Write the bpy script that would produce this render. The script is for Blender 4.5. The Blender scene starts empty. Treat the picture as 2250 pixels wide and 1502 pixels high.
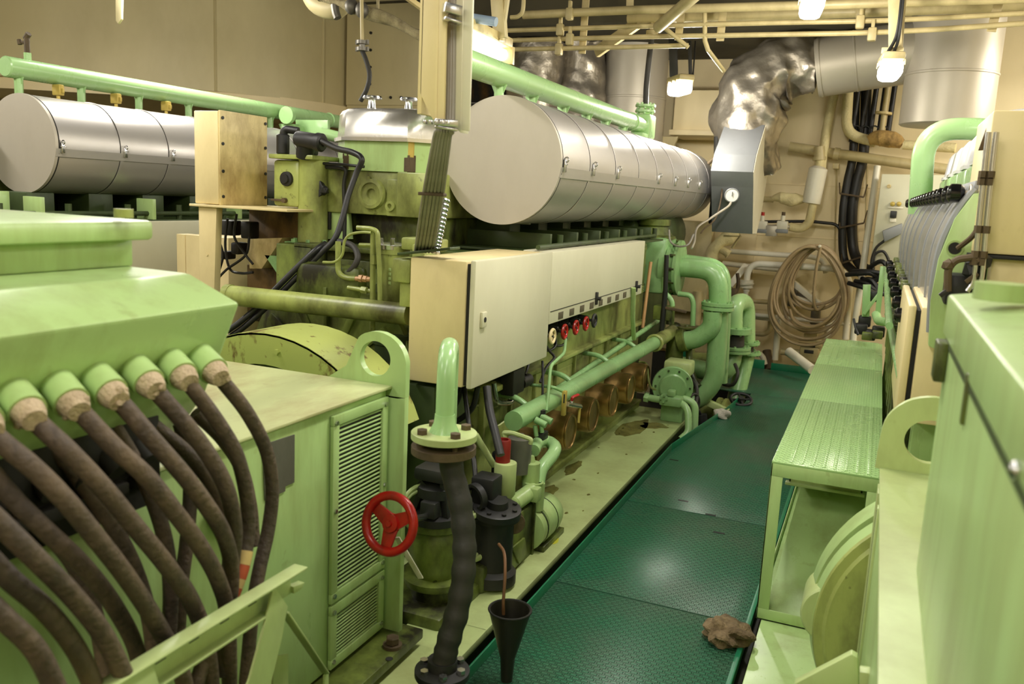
import bpy, bmesh, math, random
from mathutils import Vector, Matrix, Quaternion
# Ship's engine room: metres, Z up, Y along the engines, walkway plates at z = 0.
random.seed(7)
PI = math.pi
COL = bpy.context.scene.collection
ORG = {}


def V(*a):
    return Vector(a[0]) if len(a) == 1 else Vector(a)


def frame(axis):
    a = V(axis).normalized()
    u = a.orthogonal().normalized()
    if abs(a.z) < 0.9:
        u = Vector((0, 0, 1)).cross(a).normalized()
    else:
        u = Vector((1, 0, 0)) - a * a.x
        u.normalize()
    return a, u, a.cross(u)


def bend(pts, rad, seg=6):
    """polyline with its corners rounded to radius rad"""
    pts = [V(p) for p in pts]
    out = [pts[0]]
    for i in range(1, len(pts) - 1):
        p, a, b = pts[i], pts[i - 1], pts[i + 1]
        d0, d1 = (a - p), (b - p)
        l = min(rad, d0.length * 0.49, d1.length * 0.49)
        s, e = p + d0.normalized() * l, p + d1.normalized() * l
        for k in range(seg + 1):
            t = k / seg
            out.append(s * (1 - t) ** 2 + p * 2 * t * (1 - t) + e * t * t)
    out.append(pts[-1])
    return out


def radial(poly, c, n):
    """outline of a 2D polygon sampled at n even angles around c"""
    out = []
    for k in range(n):
        dx, dy = math.cos(2 * PI * k / n), math.sin(2 * PI * k / n)
        best = 0.0
        for i in range(len(poly)):
            (x0, y0), (x1, y1) = poly[i], poly[(i + 1) % len(poly)]
            ex, ey = x1 - x0, y1 - y0
            den = dx * ey - dy * ex
            if abs(den) < 1e-12:
                continue
            t = ((x0 - c[0]) * ey - (y0 - c[1]) * ex) / den
            u = ((x0 - c[0]) * dy - (y0 - c[1]) * dx) / den
            if t > 0 and -1e-6 <= u <= 1 + 1e-6:
                best = max(best, t)
        out.append((c[0] + dx * best, c[1] + dy * best))
    return out


def smooth(pts, seg=6):
    """Catmull-Rom through the points"""
    pts = [V(p) for p in pts]
    q = [pts[0] * 2 - pts[1]] + pts + [pts[-1] * 2 - pts[-2]]
    out = []
    for i in range(1, len(q) - 2):
        a, b, c, d = q[i - 1:i + 3]
        for k in range(seg):
            t = k / seg
            out.append(0.5 * ((2 * b) + (c - a) * t + (2 * a - 5 * b + 4 * c - d) * t * t + (3 * b - a - 3 * c + d) * t ** 3))
    out.append(pts[-1])
    return out


class MB:
    def __init__(self):
        self.bm = bmesh.new()

    def _loft(self, rings, cap=True, closed=False):
        bm = self.bm
        vr = [[bm.verts.new(p) for p in r] for r in rings]
        n = len(vr[0])
        m = len(vr)
        for i in range(m if closed else m - 1):
            a, b = vr[i], vr[(i + 1) % m]
            for j in range(n):
                bm.faces.new((a[j], a[(j + 1) % n], b[(j + 1) % n], b[j]))
        if cap and not closed:
            bm.faces.new(list(reversed(vr[0])))
            bm.faces.new(vr[-1])
        return self

    def box(self, x0, x1, y0, y1, z0, z1, bev=0.004, M=None):
        t = bmesh.new()
        bmesh.ops.create_cube(t, size=1)
        for v in t.verts:
            v.co = Vector(((x0 + x1) / 2 + v.co.x * (x1 - x0), (y0 + y1) / 2 + v.co.y * (y1 - y0), (z0 + z1) / 2 + v.co.z * (z1 - z0)))
        b = min(bev, 0.45 * min(abs(x1 - x0), abs(y1 - y0), abs(z1 - z0)))
        if b > 0.0004:
            bmesh.ops.bevel(t, geom=t.edges[:], offset=b, segments=2, affect='EDGES', profile=0.5)
        if M is not None:
            bmesh.ops.transform(t, matrix=M, verts=t.verts)
        self._merge(t)
        return self

    def _merge(self, t):
        bmesh.ops.recalc_face_normals(t, faces=t.faces)
        me = bpy.data.meshes.new('tmp')
        t.to_mesh(me)
        t.free()
        self.bm.from_mesh(me)
        bpy.data.meshes.remove(me)

    def prism(self, poly, vec, bev=0.0):
        t = bmesh.new()
        vec = V(vec)
        a = [t.verts.new(V(p)) for p in poly]
        b = [t.verts.new(V(p) + vec) for p in poly]
        n = len(a)
        t.faces.new(list(reversed(a)))
        t.faces.new(b)
        for i in range(n):
            t.faces.new((a[i], a[(i + 1) % n], b[(i + 1) % n], b[i]))
        if bev:
            bmesh.ops.bevel(t, geom=t.edges[:], offset=bev, segments=2, affect='EDGES', profile=0.5)
        self._merge(t)
        return self

    def plate_with_hole(self, outer, hole, vec):
        """outer and hole: loops of equal count; extruded by vec"""
        vec = V(vec)
        bm = self.bm
        n = len(outer)
        L = [[bm.verts.new(V(p) + k) for p in lp] for lp in (outer, hole) for k in (Vector(), vec)]
        o0, o1, h0, h1 = L
        for i in range(n):
            j = (i + 1) % n
            bm.faces.new((o0[i], h0[i], h0[j], o0[j]))
            bm.faces.new((o1[i], o1[j], h1[j], h1[i]))
            bm.faces.new((o0[i], o0[j], o1[j], o1[i]))
            bm.faces.new((h0[i], h1[i], h1[j], h0[j]))
        return self

    def bar(self, p0, p1, w, h, up=(0, 0, 1), bev=0.002):
        """rectangular bar from p0 to p1, w across, h along 'up'"""
        p0, p1 = V(p0), V(p1)
        a = (p1 - p0)
        l = a.length
        a.normalize()
        s = a.cross(V(up)).normalized()
        u = s.cross(a).normalized()
        M = Matrix((s, a, u)).transposed().to_4x4()
        M.translation = (p0 + p1) / 2
        return self.box(-w / 2, w / 2, -l / 2, l / 2, -h / 2, h / 2, bev, M)

    def lathe(self, o, axis, prof, n=24, closed_axis=True):
        o = V(o)
        a, u, w = frame(axis)
        rings = []
        for r, h in prof:
            r = max(r, 1e-4)
            rings.append([o + a * h + (u * math.cos(2 * PI * k / n) + w * math.sin(2 * PI * k / n)) * r for k in range(n)])
        return self._loft(rings, cap=closed_axis)

    def cyl(self, p0, p1, r0, r1=None, n=20, bev=0.0):
        p0, p1 = V(p0), V(p1)
        r1 = r0 if r1 is None else r1
        l = (p1 - p0).length
        if bev:
            prof = [(r0 - bev, 0), (r0, bev), (r1, l - bev), (r1 - bev, l)]
        else:
            prof = [(r0, 0), (r1, l)]
        return self.lathe(p0, p1 - p0, prof, n)

    def ringpipe(self, o, axis, R, r, length, n=24):
        """hollow short pipe"""
        return self._loft_closed(o, axis, [(R, 0), (R, length), (r, length), (r, 0)], n)

    def _loft_closed(self, o, axis, prof, n):
        o = V(o)
        a, u, w = frame(axis)
        rings = [[o + a * h + (u * math.cos(2 * PI * k / n) + w * math.sin(2 * PI * k / n)) * r for k in range(n)] for r, h in prof]
        return self._loft(rings, closed=True)

    def torus(self, c, axis, R, r, n=32, m=10, sq=1.0):
        c = V(c)
        a, u, w = frame(axis)
        rings = []
        for k in range(n):
            t = 2 * PI * k / n
            d = u * math.cos(t) + w * math.sin(t)
            rings.append([c + d * (R + r * math.cos(2 * PI * j / m)) + a * (r * sq * math.sin(2 * PI * j / m)) for j in range(m)])
        return self._loft(rings, closed=True)

    def tube(self, pts, r, n=10, cap=True, radii=None, flat=1.0, up=None):
        pts = [V(p) for p in pts]
        q = [pts[0]]
        for p in pts[1:]:
            if (p - q[-1]).length > 1e-5:
                q.append(p)
        pts = q
        m = len(pts)
        tan = []
        for i in range(m):
            t = pts[min(i + 1, m - 1)] - pts[max(i - 1, 0)]
            tan.append(t.normalized())
        a, u, w = frame(tan[0])
        if up is not None:
            u = (V(up) - tan[0] * tan[0].dot(V(up))).normalized()
        rings = []
        for i in range(m):
            if i:
                ax = tan[i - 1].cross(tan[i])
                if ax.length > 1e-7:
                    u = Quaternion(ax.normalized(), tan[i - 1].angle(tan[i])) @ u
            u = (u - tan[i] * u.dot(tan[i])).normalized()
            w = tan[i].cross(u)
            rr = r if radii is None else radii[i] * r
            rings.append([pts[i] + (u * math.cos(2 * PI * k / n) + w * math.sin(2 * PI * k / n) * flat) * rr for k in range(n)])
        return self._loft(rings, cap=cap)

    def ball(self, c, r, sc=(1, 1, 1), sub=2):
        t = bmesh.new()
        bmesh.ops.create_icosphere(t, subdivisions=sub, radius=r)
        for v in t.verts:
            v.co = Vector((v.co.x * sc[0], v.co.y * sc[1], v.co.z * sc[2])) + V(c)
        self._merge(t)
        return self

    def bolts(self, c, axis, R, count, r, h, ph=0.0):
        c = V(c)
        a, u, w = frame(axis)
        for k in range(count):
            t = 2 * PI * (k + ph) / count
            p = c + (u * math.cos(t) + w * math.sin(t)) * R
            self.cyl(p, p + a * h, r, n=6)
        return self

    def flange(self, c, axis, R, r, th, count=6, br=0.011, bh=0.014):
        """disc of thickness th centred on c plus bolt heads on both sides"""
        c = V(c)
        a = V(axis).normalized()
        self.lathe(c - a * th / 2, a, [(R - 0.002, 0), (R, 0.002), (R, th - 0.002), (R - 0.002, th)], 28)
        if count:
            self.bolts(c + a * th / 2, a, (R + r) / 2, count, br, bh, 0.3)
            self.bolts(c - a * th / 2, -a, (R + r) / 2, count, br, bh, 0.3)
        return self


def _mesh(name, mb, mat, shift, ang):
    bm = mb.bm
    bmesh.ops.recalc_face_normals(bm, faces=bm.faces)
    bmesh.ops.translate(bm, vec=-shift, verts=bm.verts)
    me = bpy.data.meshes.new(name)
    bm.to_mesh(me)
    bm.free()
    for p in me.polygons:
        p.use_smooth = True
    me.set_sharp_from_angle(angle=math.radians(ang))
    me.materials.append(mat)
    return me


def part(name, mb, mat, parent, label=None, ang=38, kind=None):
    me = _mesh(name, mb, mat, ORG[parent], ang)
    o = bpy.data.objects.new(name, me)
    COL.objects.link(o)
    o.parent = parent
    ORG[o] = ORG[parent]
    if label:
        o['label'] = label
    if kind:
        o['kind'] = kind
    return o


def islands(name, mb, mat, parent, label=None):
    """one part per loose piece of mb (bolts, screws, clips ...)"""
    bm = mb.bm
    seen = set()
    todo = list(bm.verts)
    out = []
    for v in todo:
        if v in seen:
            continue
        st, isl = [v], set([v])
        while st:
            q = st.pop()
            for e in q.link_edges:
                w = e.other_vert(q)
                if w not in isl:
                    isl.add(w)
                    st.append(w)
        seen |= isl
        nb = MB()
        mp = {q: nb.bm.verts.new(q.co) for q in isl}
        fs = set(f for q in isl for f in q.link_faces)
        for f in fs:
            nb.bm.faces.new([mp[q] for q in f.verts])
        out.append(part(name, nb, mat, parent, label))
    bm.free()
    return out


def thing(name, label, cat, loc, group=None):
    o = bpy.data.objects.new(name, None)
    o.empty_display_size = 0.05
    COL.objects.link(o)
    o.location = loc
    ORG[o] = V(loc)
    o['label'] = label
    o['category'] = cat
    if group:
        o['group'] = group
    return o


def solo(name, mb, mat, label, cat, group=None, ang=38, kind=None):
    vs = [v.co for v in mb.bm.verts]
    lo = Vector((min(v.x for v in vs), min(v.y for v in vs), min(v.z for v in vs)))
    hi = Vector((max(v.x for v in vs), max(v.y for v in vs), max(v.z for v in vs)))
    org = Vector(((lo.x + hi.x) / 2, (lo.y + hi.y) / 2, lo.z))
    me = _mesh(name, mb, mat, org, ang)
    o = bpy.data.objects.new(name, me)
    COL.objects.link(o)
    o.location = org
    ORG[o] = org
    o['label'] = label
    o['category'] = cat
    if group:
        o['group'] = group
    if kind:
        o['kind'] = kind
    return o


def struct(name, mb, mat, ang=38):
    me = _mesh(name, mb, mat, Vector(), ang)
    o = bpy.data.objects.new(name, me)
    COL.objects.link(o)
    ORG[o] = Vector()
    o['kind'] = 'structure'
    return o


def dup(root, off, label=None, group=None, rotz=0.0, scale=None):
    r = root.copy()
    COL.objects.link(r)
    r.location = root.location + V(off)
    r.rotation_euler.z = root.rotation_euler.z + rotz
    if scale:
        r.scale = (scale, scale, scale)
    if label:
        r['label'] = label
    if group:
        r['group'] = group
    for ch in list(root.children):
        c = ch.copy()
        COL.objects.link(c)
        c.parent = r
        for g in list(ch.children):
            d = g.copy()
            COL.objects.link(d)
            d.parent = c
    return r


# ------------------------------------------------------------------ materials
def srgb(r, g, b):
    f = lambda c: c / 12.92 if c <= 0.04045 else ((c + 0.055) / 1.055) ** 2.4
    return (f(r / 255), f(g / 255), f(b / 255), 1)


def paint(name, col, rough=0.35, dirt=0.25, dirtcol=(70, 60, 30), scale=3.0, metal=0.0, bump=0.05, spots=0.15, stretch=(1, 1, 0.5), detail=6.0, lo=0.45, hi=0.75):
    m = bpy.data.materials.new(name)
    m.use_nodes = True
    nt = m.node_tree
    N, L = nt.nodes, nt.links
    b = N['Principled BSDF']
    tc = N.new('ShaderNodeTexCoord')
    mp = N.new('ShaderNodeMapping')
    mp.inputs['Scale'].default_value = stretch
    L.new(tc.outputs['Object'], mp.inputs['Vector'])
    n1 = N.new('ShaderNodeTexNoise')
    n1.inputs['Scale'].default_value = scale
    n1.inputs['Detail'].default_value = detail
    n1.inputs['Roughness'].default_value = 0.65
    L.new(mp.outputs[0], n1.inputs['Vector'])
    r1 = N.new('ShaderNodeMapRange')
    r1.inputs['From Min'].default_value = lo
    r1.inputs['From Max'].default_value = hi
    r1.inputs['To Max'].default_value = dirt
    L.new(n1.outputs['Fac'], r1.inputs['Value'])
    n2 = N.new('ShaderNodeTexNoise')
    n2.inputs['Scale'].default_value = scale * 7
    n2.inputs['Detail'].default_value = 3
    L.new(tc.outputs['Object'], n2.inputs['Vector'])
    r2 = N.new('ShaderNodeMapRange')
    r2.inputs['From Min'].default_value = 0.66
    r2.inputs['From Max'].default_value = 0.74
    r2.inputs['To Max'].default_value = spots
    L.new(n2.outputs['Fac'], r2.inputs['Value'])
    mx = N.new('ShaderNodeMath')
    mx.operation = 'MAXIMUM'
    L.new(r1.outputs[0], mx.inputs[0])
    L.new(r2.outputs[0], mx.inputs[1])
    mix = N.new('ShaderNodeMix')
    mix.data_type = 'RGBA'
    mix.inputs['A'].default_value = srgb(*col)
    mix.inputs['B'].default_value = srgb(*dirtcol)
    L.new(mx.outputs[0], mix.inputs['Factor'])
    L.new(mix.outputs['Result'], b.inputs['Base Color'])
    b.inputs['Metallic'].default_value = metal
    rr = N.new('ShaderNodeMapRange')
    rr.inputs['To Min'].default_value = max(rough - 0.08, 0.03)
    rr.inputs['To Max'].default_value = rough + 0.18
    L.new(n1.outputs['Fac'], rr.inputs['Value'])
    L.new(rr.outputs[0], b.inputs['Roughness'])
    if bump:
        bp = N.new('ShaderNodeBump')
        bp.inputs['Strength'].default_value = bump
        bp.inputs['Distance'].default_value = 0.01
        L.new(n2.outputs['Fac'], bp.inputs['Height'])
        L.new(bp.outputs[0], b.inputs['Normal'])
    return m


def emit(name, col, strength):
    m = bpy.data.materials.new(name)
    m.use_nodes = True
    b = m.node_tree.nodes['Principled BSDF']
    b.inputs['Base Color'].default_value = srgb(*col)
    b.inputs['Emission Color'].default_value = srgb(*col)
    b.inputs['Emission Strength'].default_value = strength
    return m


GREEN = paint('light_green_paint', (172, 200, 132), 0.26, 0.55, (124, 124, 66), 2.0, spots=0.3, stretch=(2.4, 2.4, 0.45), lo=0.46, hi=0.72)
GREEN_C = paint('clean_light_green_paint', (160, 198, 136), 0.22, 0.15, (116, 126, 66), 2.5, spots=0.05)
GREEN_P = paint('pale_green_paint', (184, 200, 136), 0.3, 0.5, (120, 112, 62), 2.5, lo=0.42, hi=0.7)
GREEN_Y = paint('dirty_bounce_green_paint', (164, 174, 98), 0.28, 0.88, (52, 44, 20), 3.5, spots=0.55, lo=0.40, hi=0.68)  # yellow tone holds green bounce light along with real dirt
GREEN_D = paint('grimy_engine_green_paint', (120, 134, 62), 0.32, 0.97, (26, 22, 10), 4.0, spots=0.7, lo=0.36, hi=0.62)
GREEN_T = paint('teal_green_pipe_paint', (142, 184, 122), 0.24, 0.5, (80, 76, 34), 3.0, spots=0.3)
DARKGREEN = paint('dark_green_machinery_paint', (58, 74, 34), 0.45, 0.7, (22, 20, 12), 4.0)
BEIGE = paint('cream_cabinet_paint', (208, 204, 176), 0.38, 0.18, (150, 140, 100), 1.6, spots=0.06)
BEIGE_Y = paint('yellowed_cream_paint', (226, 208, 156), 0.4, 0.35, (146, 118, 66), 2.2, spots=0.15)
BEIGE_R = paint('rust_stained_cream_paint', (220, 200, 142), 0.42, 0.75, (120, 88, 40), 4.5, spots=0.5, lo=0.42, hi=0.68)
WALLM = paint('cream_bulkhead_paint', (236, 218, 172), 0.42, 0.2, (170, 150, 104), 0.8, spots=0.05)
CASEM = paint('olive_cream_casing_paint', (206, 192, 146), 0.4, 0.4, (140, 126, 80), 0.7, spots=0.03)
PIPEM = paint('cream_pipe_paint', (196, 180, 132), 0.38, 0.5, (104, 88, 52), 4.0)
PIPEW = paint('white_pipe_paint', (232, 226, 206), 0.35, 0.2, (150, 134, 100), 4.0)
LAG = paint('lumpy_lagging_paint', (226, 212, 160), 0.6, 0.4, (150, 124, 76), 9.0, bump=0.6)
SILVER = paint('satin_aluminium_sheet', (200, 195, 190), 0.33, 0.3, (150, 142, 130), 1.6, metal=0.68, spots=0.08, stretch=(1, 0.3, 1))
SILVER_E = paint('dull_aluminium_end_sheet', (186, 178, 164), 0.42, 0.25, (150, 138, 118), 1.8, metal=0.3, spots=0.05)
ALU = paint('cast_aluminium', (226, 222, 214), 0.22, 0.15, (150, 146, 136), 3.0, metal=0.9)
FOIL = paint('crinkled_aluminium_foil', (160, 152, 138), 0.34, 0.6, (66, 54, 38), 2.5, metal=0.75, bump=0.6)
GREYBOX = paint('grey_sheet_metal', (140, 142, 144), 0.45, 0.3, (100, 100, 94), 2.0, metal=0.15)
GALV = paint('galvanised_drum_sheet', (188, 180, 164), 0.4, 0.25, (140, 130, 112), 1.0, metal=0.35)
BRASS = paint('oily_bronze', (158, 126, 74), 0.3, 0.7, (58, 44, 24), 6.0, metal=0.75, lo=0.46, hi=0.72)
BRASS_Y = paint('yellow_brass', (196, 172, 86), 0.35, 0.4, (100, 80, 34), 6.0, metal=0.25)
BLACK = paint('black_iron', (30, 30, 30), 0.45, 0.4, (52, 46, 34), 5.0)
BLACKG = paint('glossy_black_plastic', (14, 14, 16), 0.12, 0.0, (20, 20, 20), 5.0, bump=0)
RUBBER = paint('black_rubber_hose', (44, 42, 38), 0.55, 0.5, (66, 58, 44), 5.0, bump=0.2)
CABLE = paint('dusty_brown_power_cable', (70, 58, 48), 0.6, 0.75, (120, 100, 78), 9.0, bump=0.5, lo=0.42, hi=0.7)
CABLEK = paint('black_cable', (26, 26, 26), 0.4, 0.4, (54, 50, 40), 6.0)
CABLEG = paint('grey_sheathed_cable', (150, 144, 134), 0.45, 0.5, (92, 80, 58), 5.0)
FIBRE = paint('frayed_packing', (200, 178, 150), 0.9, 0.6, (110, 90, 66), 20.0, bump=0.8)
RED = paint('red_paint', (176, 24, 18), 0.25, 0.6, (66, 26, 14), 9.0, lo=0.48, hi=0.7)
ORANGE = paint('faded_red_tape', (186, 84, 50), 0.6, 0.4, (110, 60, 36), 8.0)
GREEN_S = paint('rust_stained_pale_green_paint', (194, 200, 146), 0.35, 0.75, (136, 104, 58), 3.2, spots=0.3, lo=0.42, hi=0.72, stretch=(1, 0.5, 1))
GRIMEB = paint('oil_blackened_cream_paint', (128, 98, 54), 0.4, 0.95, (34, 26, 14), 4.0, spots=0.6, lo=0.38, hi=0.6)
STAIN_Y = paint('yellow_stain', (190, 190, 60), 0.3, 0.3, (150, 150, 60), 8.0)
STAIN_D = paint('dark_oil_stain', (128, 126, 68), 0.16, 0.8, (84, 80, 40), 8.0, lo=0.42, hi=0.62)
TAPE = paint('cream_tape', (206, 178, 116), 0.6, 0.4, (140, 110, 70), 8.0)
DARK = paint('plain_near_black', (26, 25, 20), 0.7, 0.5, (46, 40, 26), 3.0)  # near-black for holes, gaps, bolts and dark openings
RUST = paint('rusty_steel', (88, 72, 48), 0.65, 0.7, (50, 38, 24), 6.0, bump=0.3)
LABELM = paint('engraved_dark_label', (84, 76, 60), 0.4, 0.2, (60, 54, 40), 9.0)
PLATEM = paint('worn_nameplate', (120, 116, 108), 0.4, 0.4, (86, 80, 70), 9.0, metal=0.5)
RAG = paint('brown_oily_cloth', (132, 112, 82), 0.9, 0.7, (66, 52, 32), 14.0, bump=0.8, lo=0.4, hi=0.6)
RAGW = paint('grimy_white_cloth', (196, 188, 176), 0.9, 0.5, (110, 100, 88), 12.0, bump=0.6)
HOSEB = paint('beige_rubber_hose', (168, 146, 110), 0.45, 0.4, (120, 98, 66), 6.0)
GLASSY = paint('white_gauge_face', (232, 230, 220), 0.3, 0.0, (200, 200, 190), 5.0)
CHROME = paint('bright_steel', (200, 200, 200), 0.2, 0.2, (110, 104, 90), 6.0, metal=1.0)
BLUE = paint('blue_grey_conduit', (132, 150, 170), 0.4, 0.2, (90, 96, 100), 5.0)
CEILM = paint('dark_deckhead', (70, 64, 44), 0.8, 0.7, (22, 20, 14), 1.2)  # dark tone of the deckhead and the added soffit box
BILGE = paint('bilge_steel', (34, 34, 24), 0.5, 0.6, (14, 14, 10), 2.0)
LAMPW = emit('lit_lamp_glass', (255, 250, 236), 14.0)
TUBEW = emit('lit_tube_glass', (255, 252, 240), 5.0)


def clear_plastic():
    m = bpy.data.materials.new('clear_pvc_sheet')
    m.use_nodes = True
    b = m.node_tree.nodes['Principled BSDF']
    b.inputs['Base Color'].default_value = (0.50, 0.49, 0.46, 1)
    b.inputs['Roughness'].default_value = 0.16
    b.inputs['Alpha'].default_value = 0.72
    b.inputs['Specular IOR Level'].default_value = 0.7
    return m


PVC = clear_plastic()


def chequer(name, col, dirtcol, dirt, gloss, scale, height, grime):
    """painted tread plate: raised lozenges in the bump, worn and grimy patches"""
    m = paint(name, col, gloss, dirt, dirtcol, 1.1, spots=0.0, bump=0, stretch=(1, 1, 1))
    nt = m.node_tree
    N, L = nt.nodes, nt.links
    b = N['Principled BSDF']
    tc = N.new('ShaderNodeTexCoord')
    br = N.new('ShaderNodeTexBrick')
    br.offset = 0.5
    br.inputs['Scale'].default_value = scale
    br.inputs['Mortar Size'].default_value = 0.16
    br.inputs['Mortar Smooth'].default_value = 0.5
    br.inputs['Brick Width'].default_value = 1.0
    br.inputs['Row Height'].default_value = 0.6
    br.inputs['Color1'].default_value = (1, 1, 1, 1)
    br.inputs['Color2'].default_value = (0.8, 0.8, 0.8, 1)
    br.inputs['Mortar'].default_value = (0, 0, 0, 1)
    L.new(tc.outputs['Object'], br.inputs['Vector'])
    bp = N.new('ShaderNodeBump')
    bp.inputs['Strength'].default_value = height
    bp.inputs['Distance'].default_value = 0.022
    L.new(br.outputs['Color'], bp.inputs['Height'])
    L.new(bp.outputs[0], b.inputs['Normal'])
    old = b.inputs['Base Color'].links[0].from_socket       # grime sits between the raised dashes
    mx = N.new('ShaderNodeMix')
    mx.data_type = 'RGBA'
    L.new(old, mx.inputs['A'])
    mx.inputs['B'].default_value = srgb(*(grime))
    mm = N.new('ShaderNodeMath')
    mm.operation = 'MULTIPLY_ADD'
    mm.inputs[1].default_value = -0.45
    mm.inputs[2].default_value = 0.45
    L.new(br.outputs['Color'], mm.inputs[0])
    L.new(mm.outputs[0], mx.inputs['Factor'])
    L.new(mx.outputs['Result'], b.inputs['Base Color'])
    return m


TREAD = chequer('dark_green_tread_plate', (38, 112, 80), (90, 98, 84), 0.85, 0.3, 30.0, 0.9, (30, 52, 40))
TREAD_L = chequer('light_green_tread_plate', (184, 224, 148), (146, 158, 96), 0.3, 0.2, 36.0, 0.7, (120, 150, 90))
CURB = paint('dark_green_curb_paint', (24, 118, 80), 0.3, 0.35, (40, 60, 50), 3.0)

EXPOSURE = 0.05
FILL_LAMPS = [(-0.7, -1.3, 45), (-0.7, 1.2, 22), (-0.7, 3.4, 52), (-3.6, 0.2, 40), (-3.6, 2.6, 45), (-6.6, 2.8, 75), (-5.0, 5.2, 55), (1.9, 1.0, 16), (1.9, 5.0, 75), (2.0, 8.7, 80)]  # ceiling fill lamps added to light the room: x, y, power

# ------------------------------------------------------------------ setting
b = MB()
b.box(-10, 3.2, -2.6, 10.7, -0.75, -0.7, 0)
struct('floor', b, BILGE)
b = MB()
b.box(-10, 3.2, 10.6, 10.75, -0.7, 4.4, 0)
for x in (-4.4, -2.9, -1.35, 0.35, 1.6):           # welded plate seams and stiffener edges
    b.box(x - 0.008, x + 0.008, 10.592, 10.6, -0.7, 4.4, 0.002)
for z in (1.42, 2.02):
    b.box(-10, 3.2, 10.593, 10.6, z - 0.008, z + 0.008, 0.002)
struct('wall_back', b, WALLM)
b = MB()
b.box(-10.15, -10, -2.6, 10.7, -0.7, 4.4, 0)
struct('wall_left', b, CASEM)
b = MB()
b.box(3.2, 3.35, -2.6, 10.7, -0.7, 4.4, 0)
struct('wall_right', b, WALLM)
b = MB()
b.box(-10, 3.2, -2.75, -2.6, -0.7, 4.4, 0)
struct('wall_front', b, WALLM)
b = MB()
b.box(-10, 3.2, -2.6, 10.7, 4.3, 4.4, 0)
for y in (-1.5, 0.3, 2.1, 3.9, 5.7, 7.5, 9.3):      # deck beams
    b.box(-10, 3.2, y - 0.01, y + 0.01, 3.95, 4.3, 0)
    b.box(-10, 3.2, y - 0.07, y + 0.07, 3.93, 3.95, 0)
for x in (-7.5, -4.6, -1.2, 1.4):
    b.box(x - 0.012, x + 0.012, -2.6, 10.6, 3.75, 4.3, 0)
    b.box(x - 0.11, x + 0.11, -2.6, 10.6, 3.73, 3.75, 0)
struct('ceiling', b, CEILM)

# walkway of tread plates, near run narrowing towards the far pumps, then the far landing
b = MB()
near = [(-1.2, 0.6, -0.012), (-0.33, 0.6, -0.012), (-0.33, 3.51, -0.012), (-1.2, 3.51, -0.012)]
b.prism(near, (0, 0, 0.012), 0.0015)
b.prism([(-1.2, 3.518, -0.012), (-0.33, 3.518, -0.012), (-0.33, 4.73, -0.012), (-1.2, 4.73, -0.012)], (0, 0, 0.012), 0.0015)
b.prism([(-1.2, 4.738, -0.012), (-0.33, 4.738, -0.012), (-0.33, 7.74, -0.012), (-1.0, 7.74, -0.012), (-1.03, 7.3, -0.012), (-1.2, 5.9, -0.012)], (0, 0, 0.012), 0.0015)
b.prism([(-1.9, 8.2, -0.012), (-0.33, 8.2, -0.012), (-0.33, 9.55, -0.012), (-1.9, 9.55, -0.012)], (0, 0, 0.012), 0.0015)
b.prism([(-0.95, 7.746, -0.012), (-0.33, 7.746, -0.012), (-0.33, 8.194, -0.012), (-0.95, 8.194, -0.012)], (0, 0, 0.012), 0.0015)
struct('floor_walkway', b, TREAD)
b = MB()                                            # upstand along the engine side and at the far end
for p0, p1 in (((-1.2, 0.6, 0), (-1.2, 5.9, 0)), ((-1.2, 5.9, 0), (-1.03, 7.3, 0)), ((-1.03, 7.3, 0), (-1.0, 7.78, 0))):
    b.bar(V(p0) + V(0, 0, 0.005), V(p1) + V(0, 0, 0.005), 0.008, 0.085)
    b.bar(V(p0) + V(0.012, 0, -0.03), V(p1) + V(0.012, 0, -0.03), 0.03, 0.03)
struct('trim_1', b, CURB)
b = MB()
b.bar((-1.9, 9.56, 0.04), (-1.0, 9.56, 0.04), 0.008, 0.11)
b.bar((-0.93, 9.56, 0.03), (-0.45, 9.56, 0.03), 0.008, 0.09)
struct('trim_2', b, CURB)
b = MB()
b.bar((-0.33, 0.6, -0.02), (-0.33, 9.55, -0.02), 0.02, 0.05)
struct('trim_3', b, CURB)
# dark bilge coaming seen through the gaps
b = MB()
for x in (-1.24, -0.31):
    b.box(x - 0.012, x + 0.012, 0.6, 7.0, -0.7, -0.07, 0)
b.box(-2.4, 0.4, 10.2, 10.24, -0.7, -0.05, 0)
struct('trim_4', b, BILGE)
b = MB()                                            # dark soffit box added for the unlit void above the ducts
b.box(-4.6, 0.0, 8.35, 10.6, 3.44, 4.3, 0)
struct('trim_5', b, CEILM)
# short slots cut in the plates
SL = [(-0.71, 4.75), (-0.90, 4.9), (-1.13, 5.68), (-0.62, 4.5)]
b = MB()
for x, y in SL:
    b.box(x - 0.03, x + 0.03, y - 0.01, y + 0.01, 0.0, 0.0012, 0.0004)
struct('floor_walkway_slots', b, DARK)

# ------------------------------------------------------------------ middle engine
EX = -2.27
eng = thing('diesel_engine', 'grimy green diesel engine with aluminium rocker cover, in the middle of the room', 'engine', (EX, 4.7, -0.3))
b = MB()
b.box(-3.25, -1.29, 2.95, 7.08, -0.035, 0.0, 0.004)
b.box(-1.6, -1.29, 2.35, 2.96, -0.035, 0.0, 0.004)
part('bed_plate', b, GREEN_P, eng, 'pale green oil-spotted bed plate ledge')
b = MB()
b.box(-3.2, -1.36, 2.4, 7.0, -0.72, -0.035, 0.004)
b.box(-1.33, -1.3, 2.36, 7.07, -0.10, -0.036, 0.002)
part('bed_girder', b, DARKGREEN, eng, 'dark oily girder below the bed plate')
b = MB()
b.box(-2.85, -1.79, 3.9, 7.05, 0.0, 0.66, 0.01)
for i in range(9):                                   # ribs between the crankcase doors
    y = 3.9 + i * 0.36
    b.box(-1.80, -1.77, y - 0.012, y + 0.012, 0.44, 0.74, 0.003)
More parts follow.
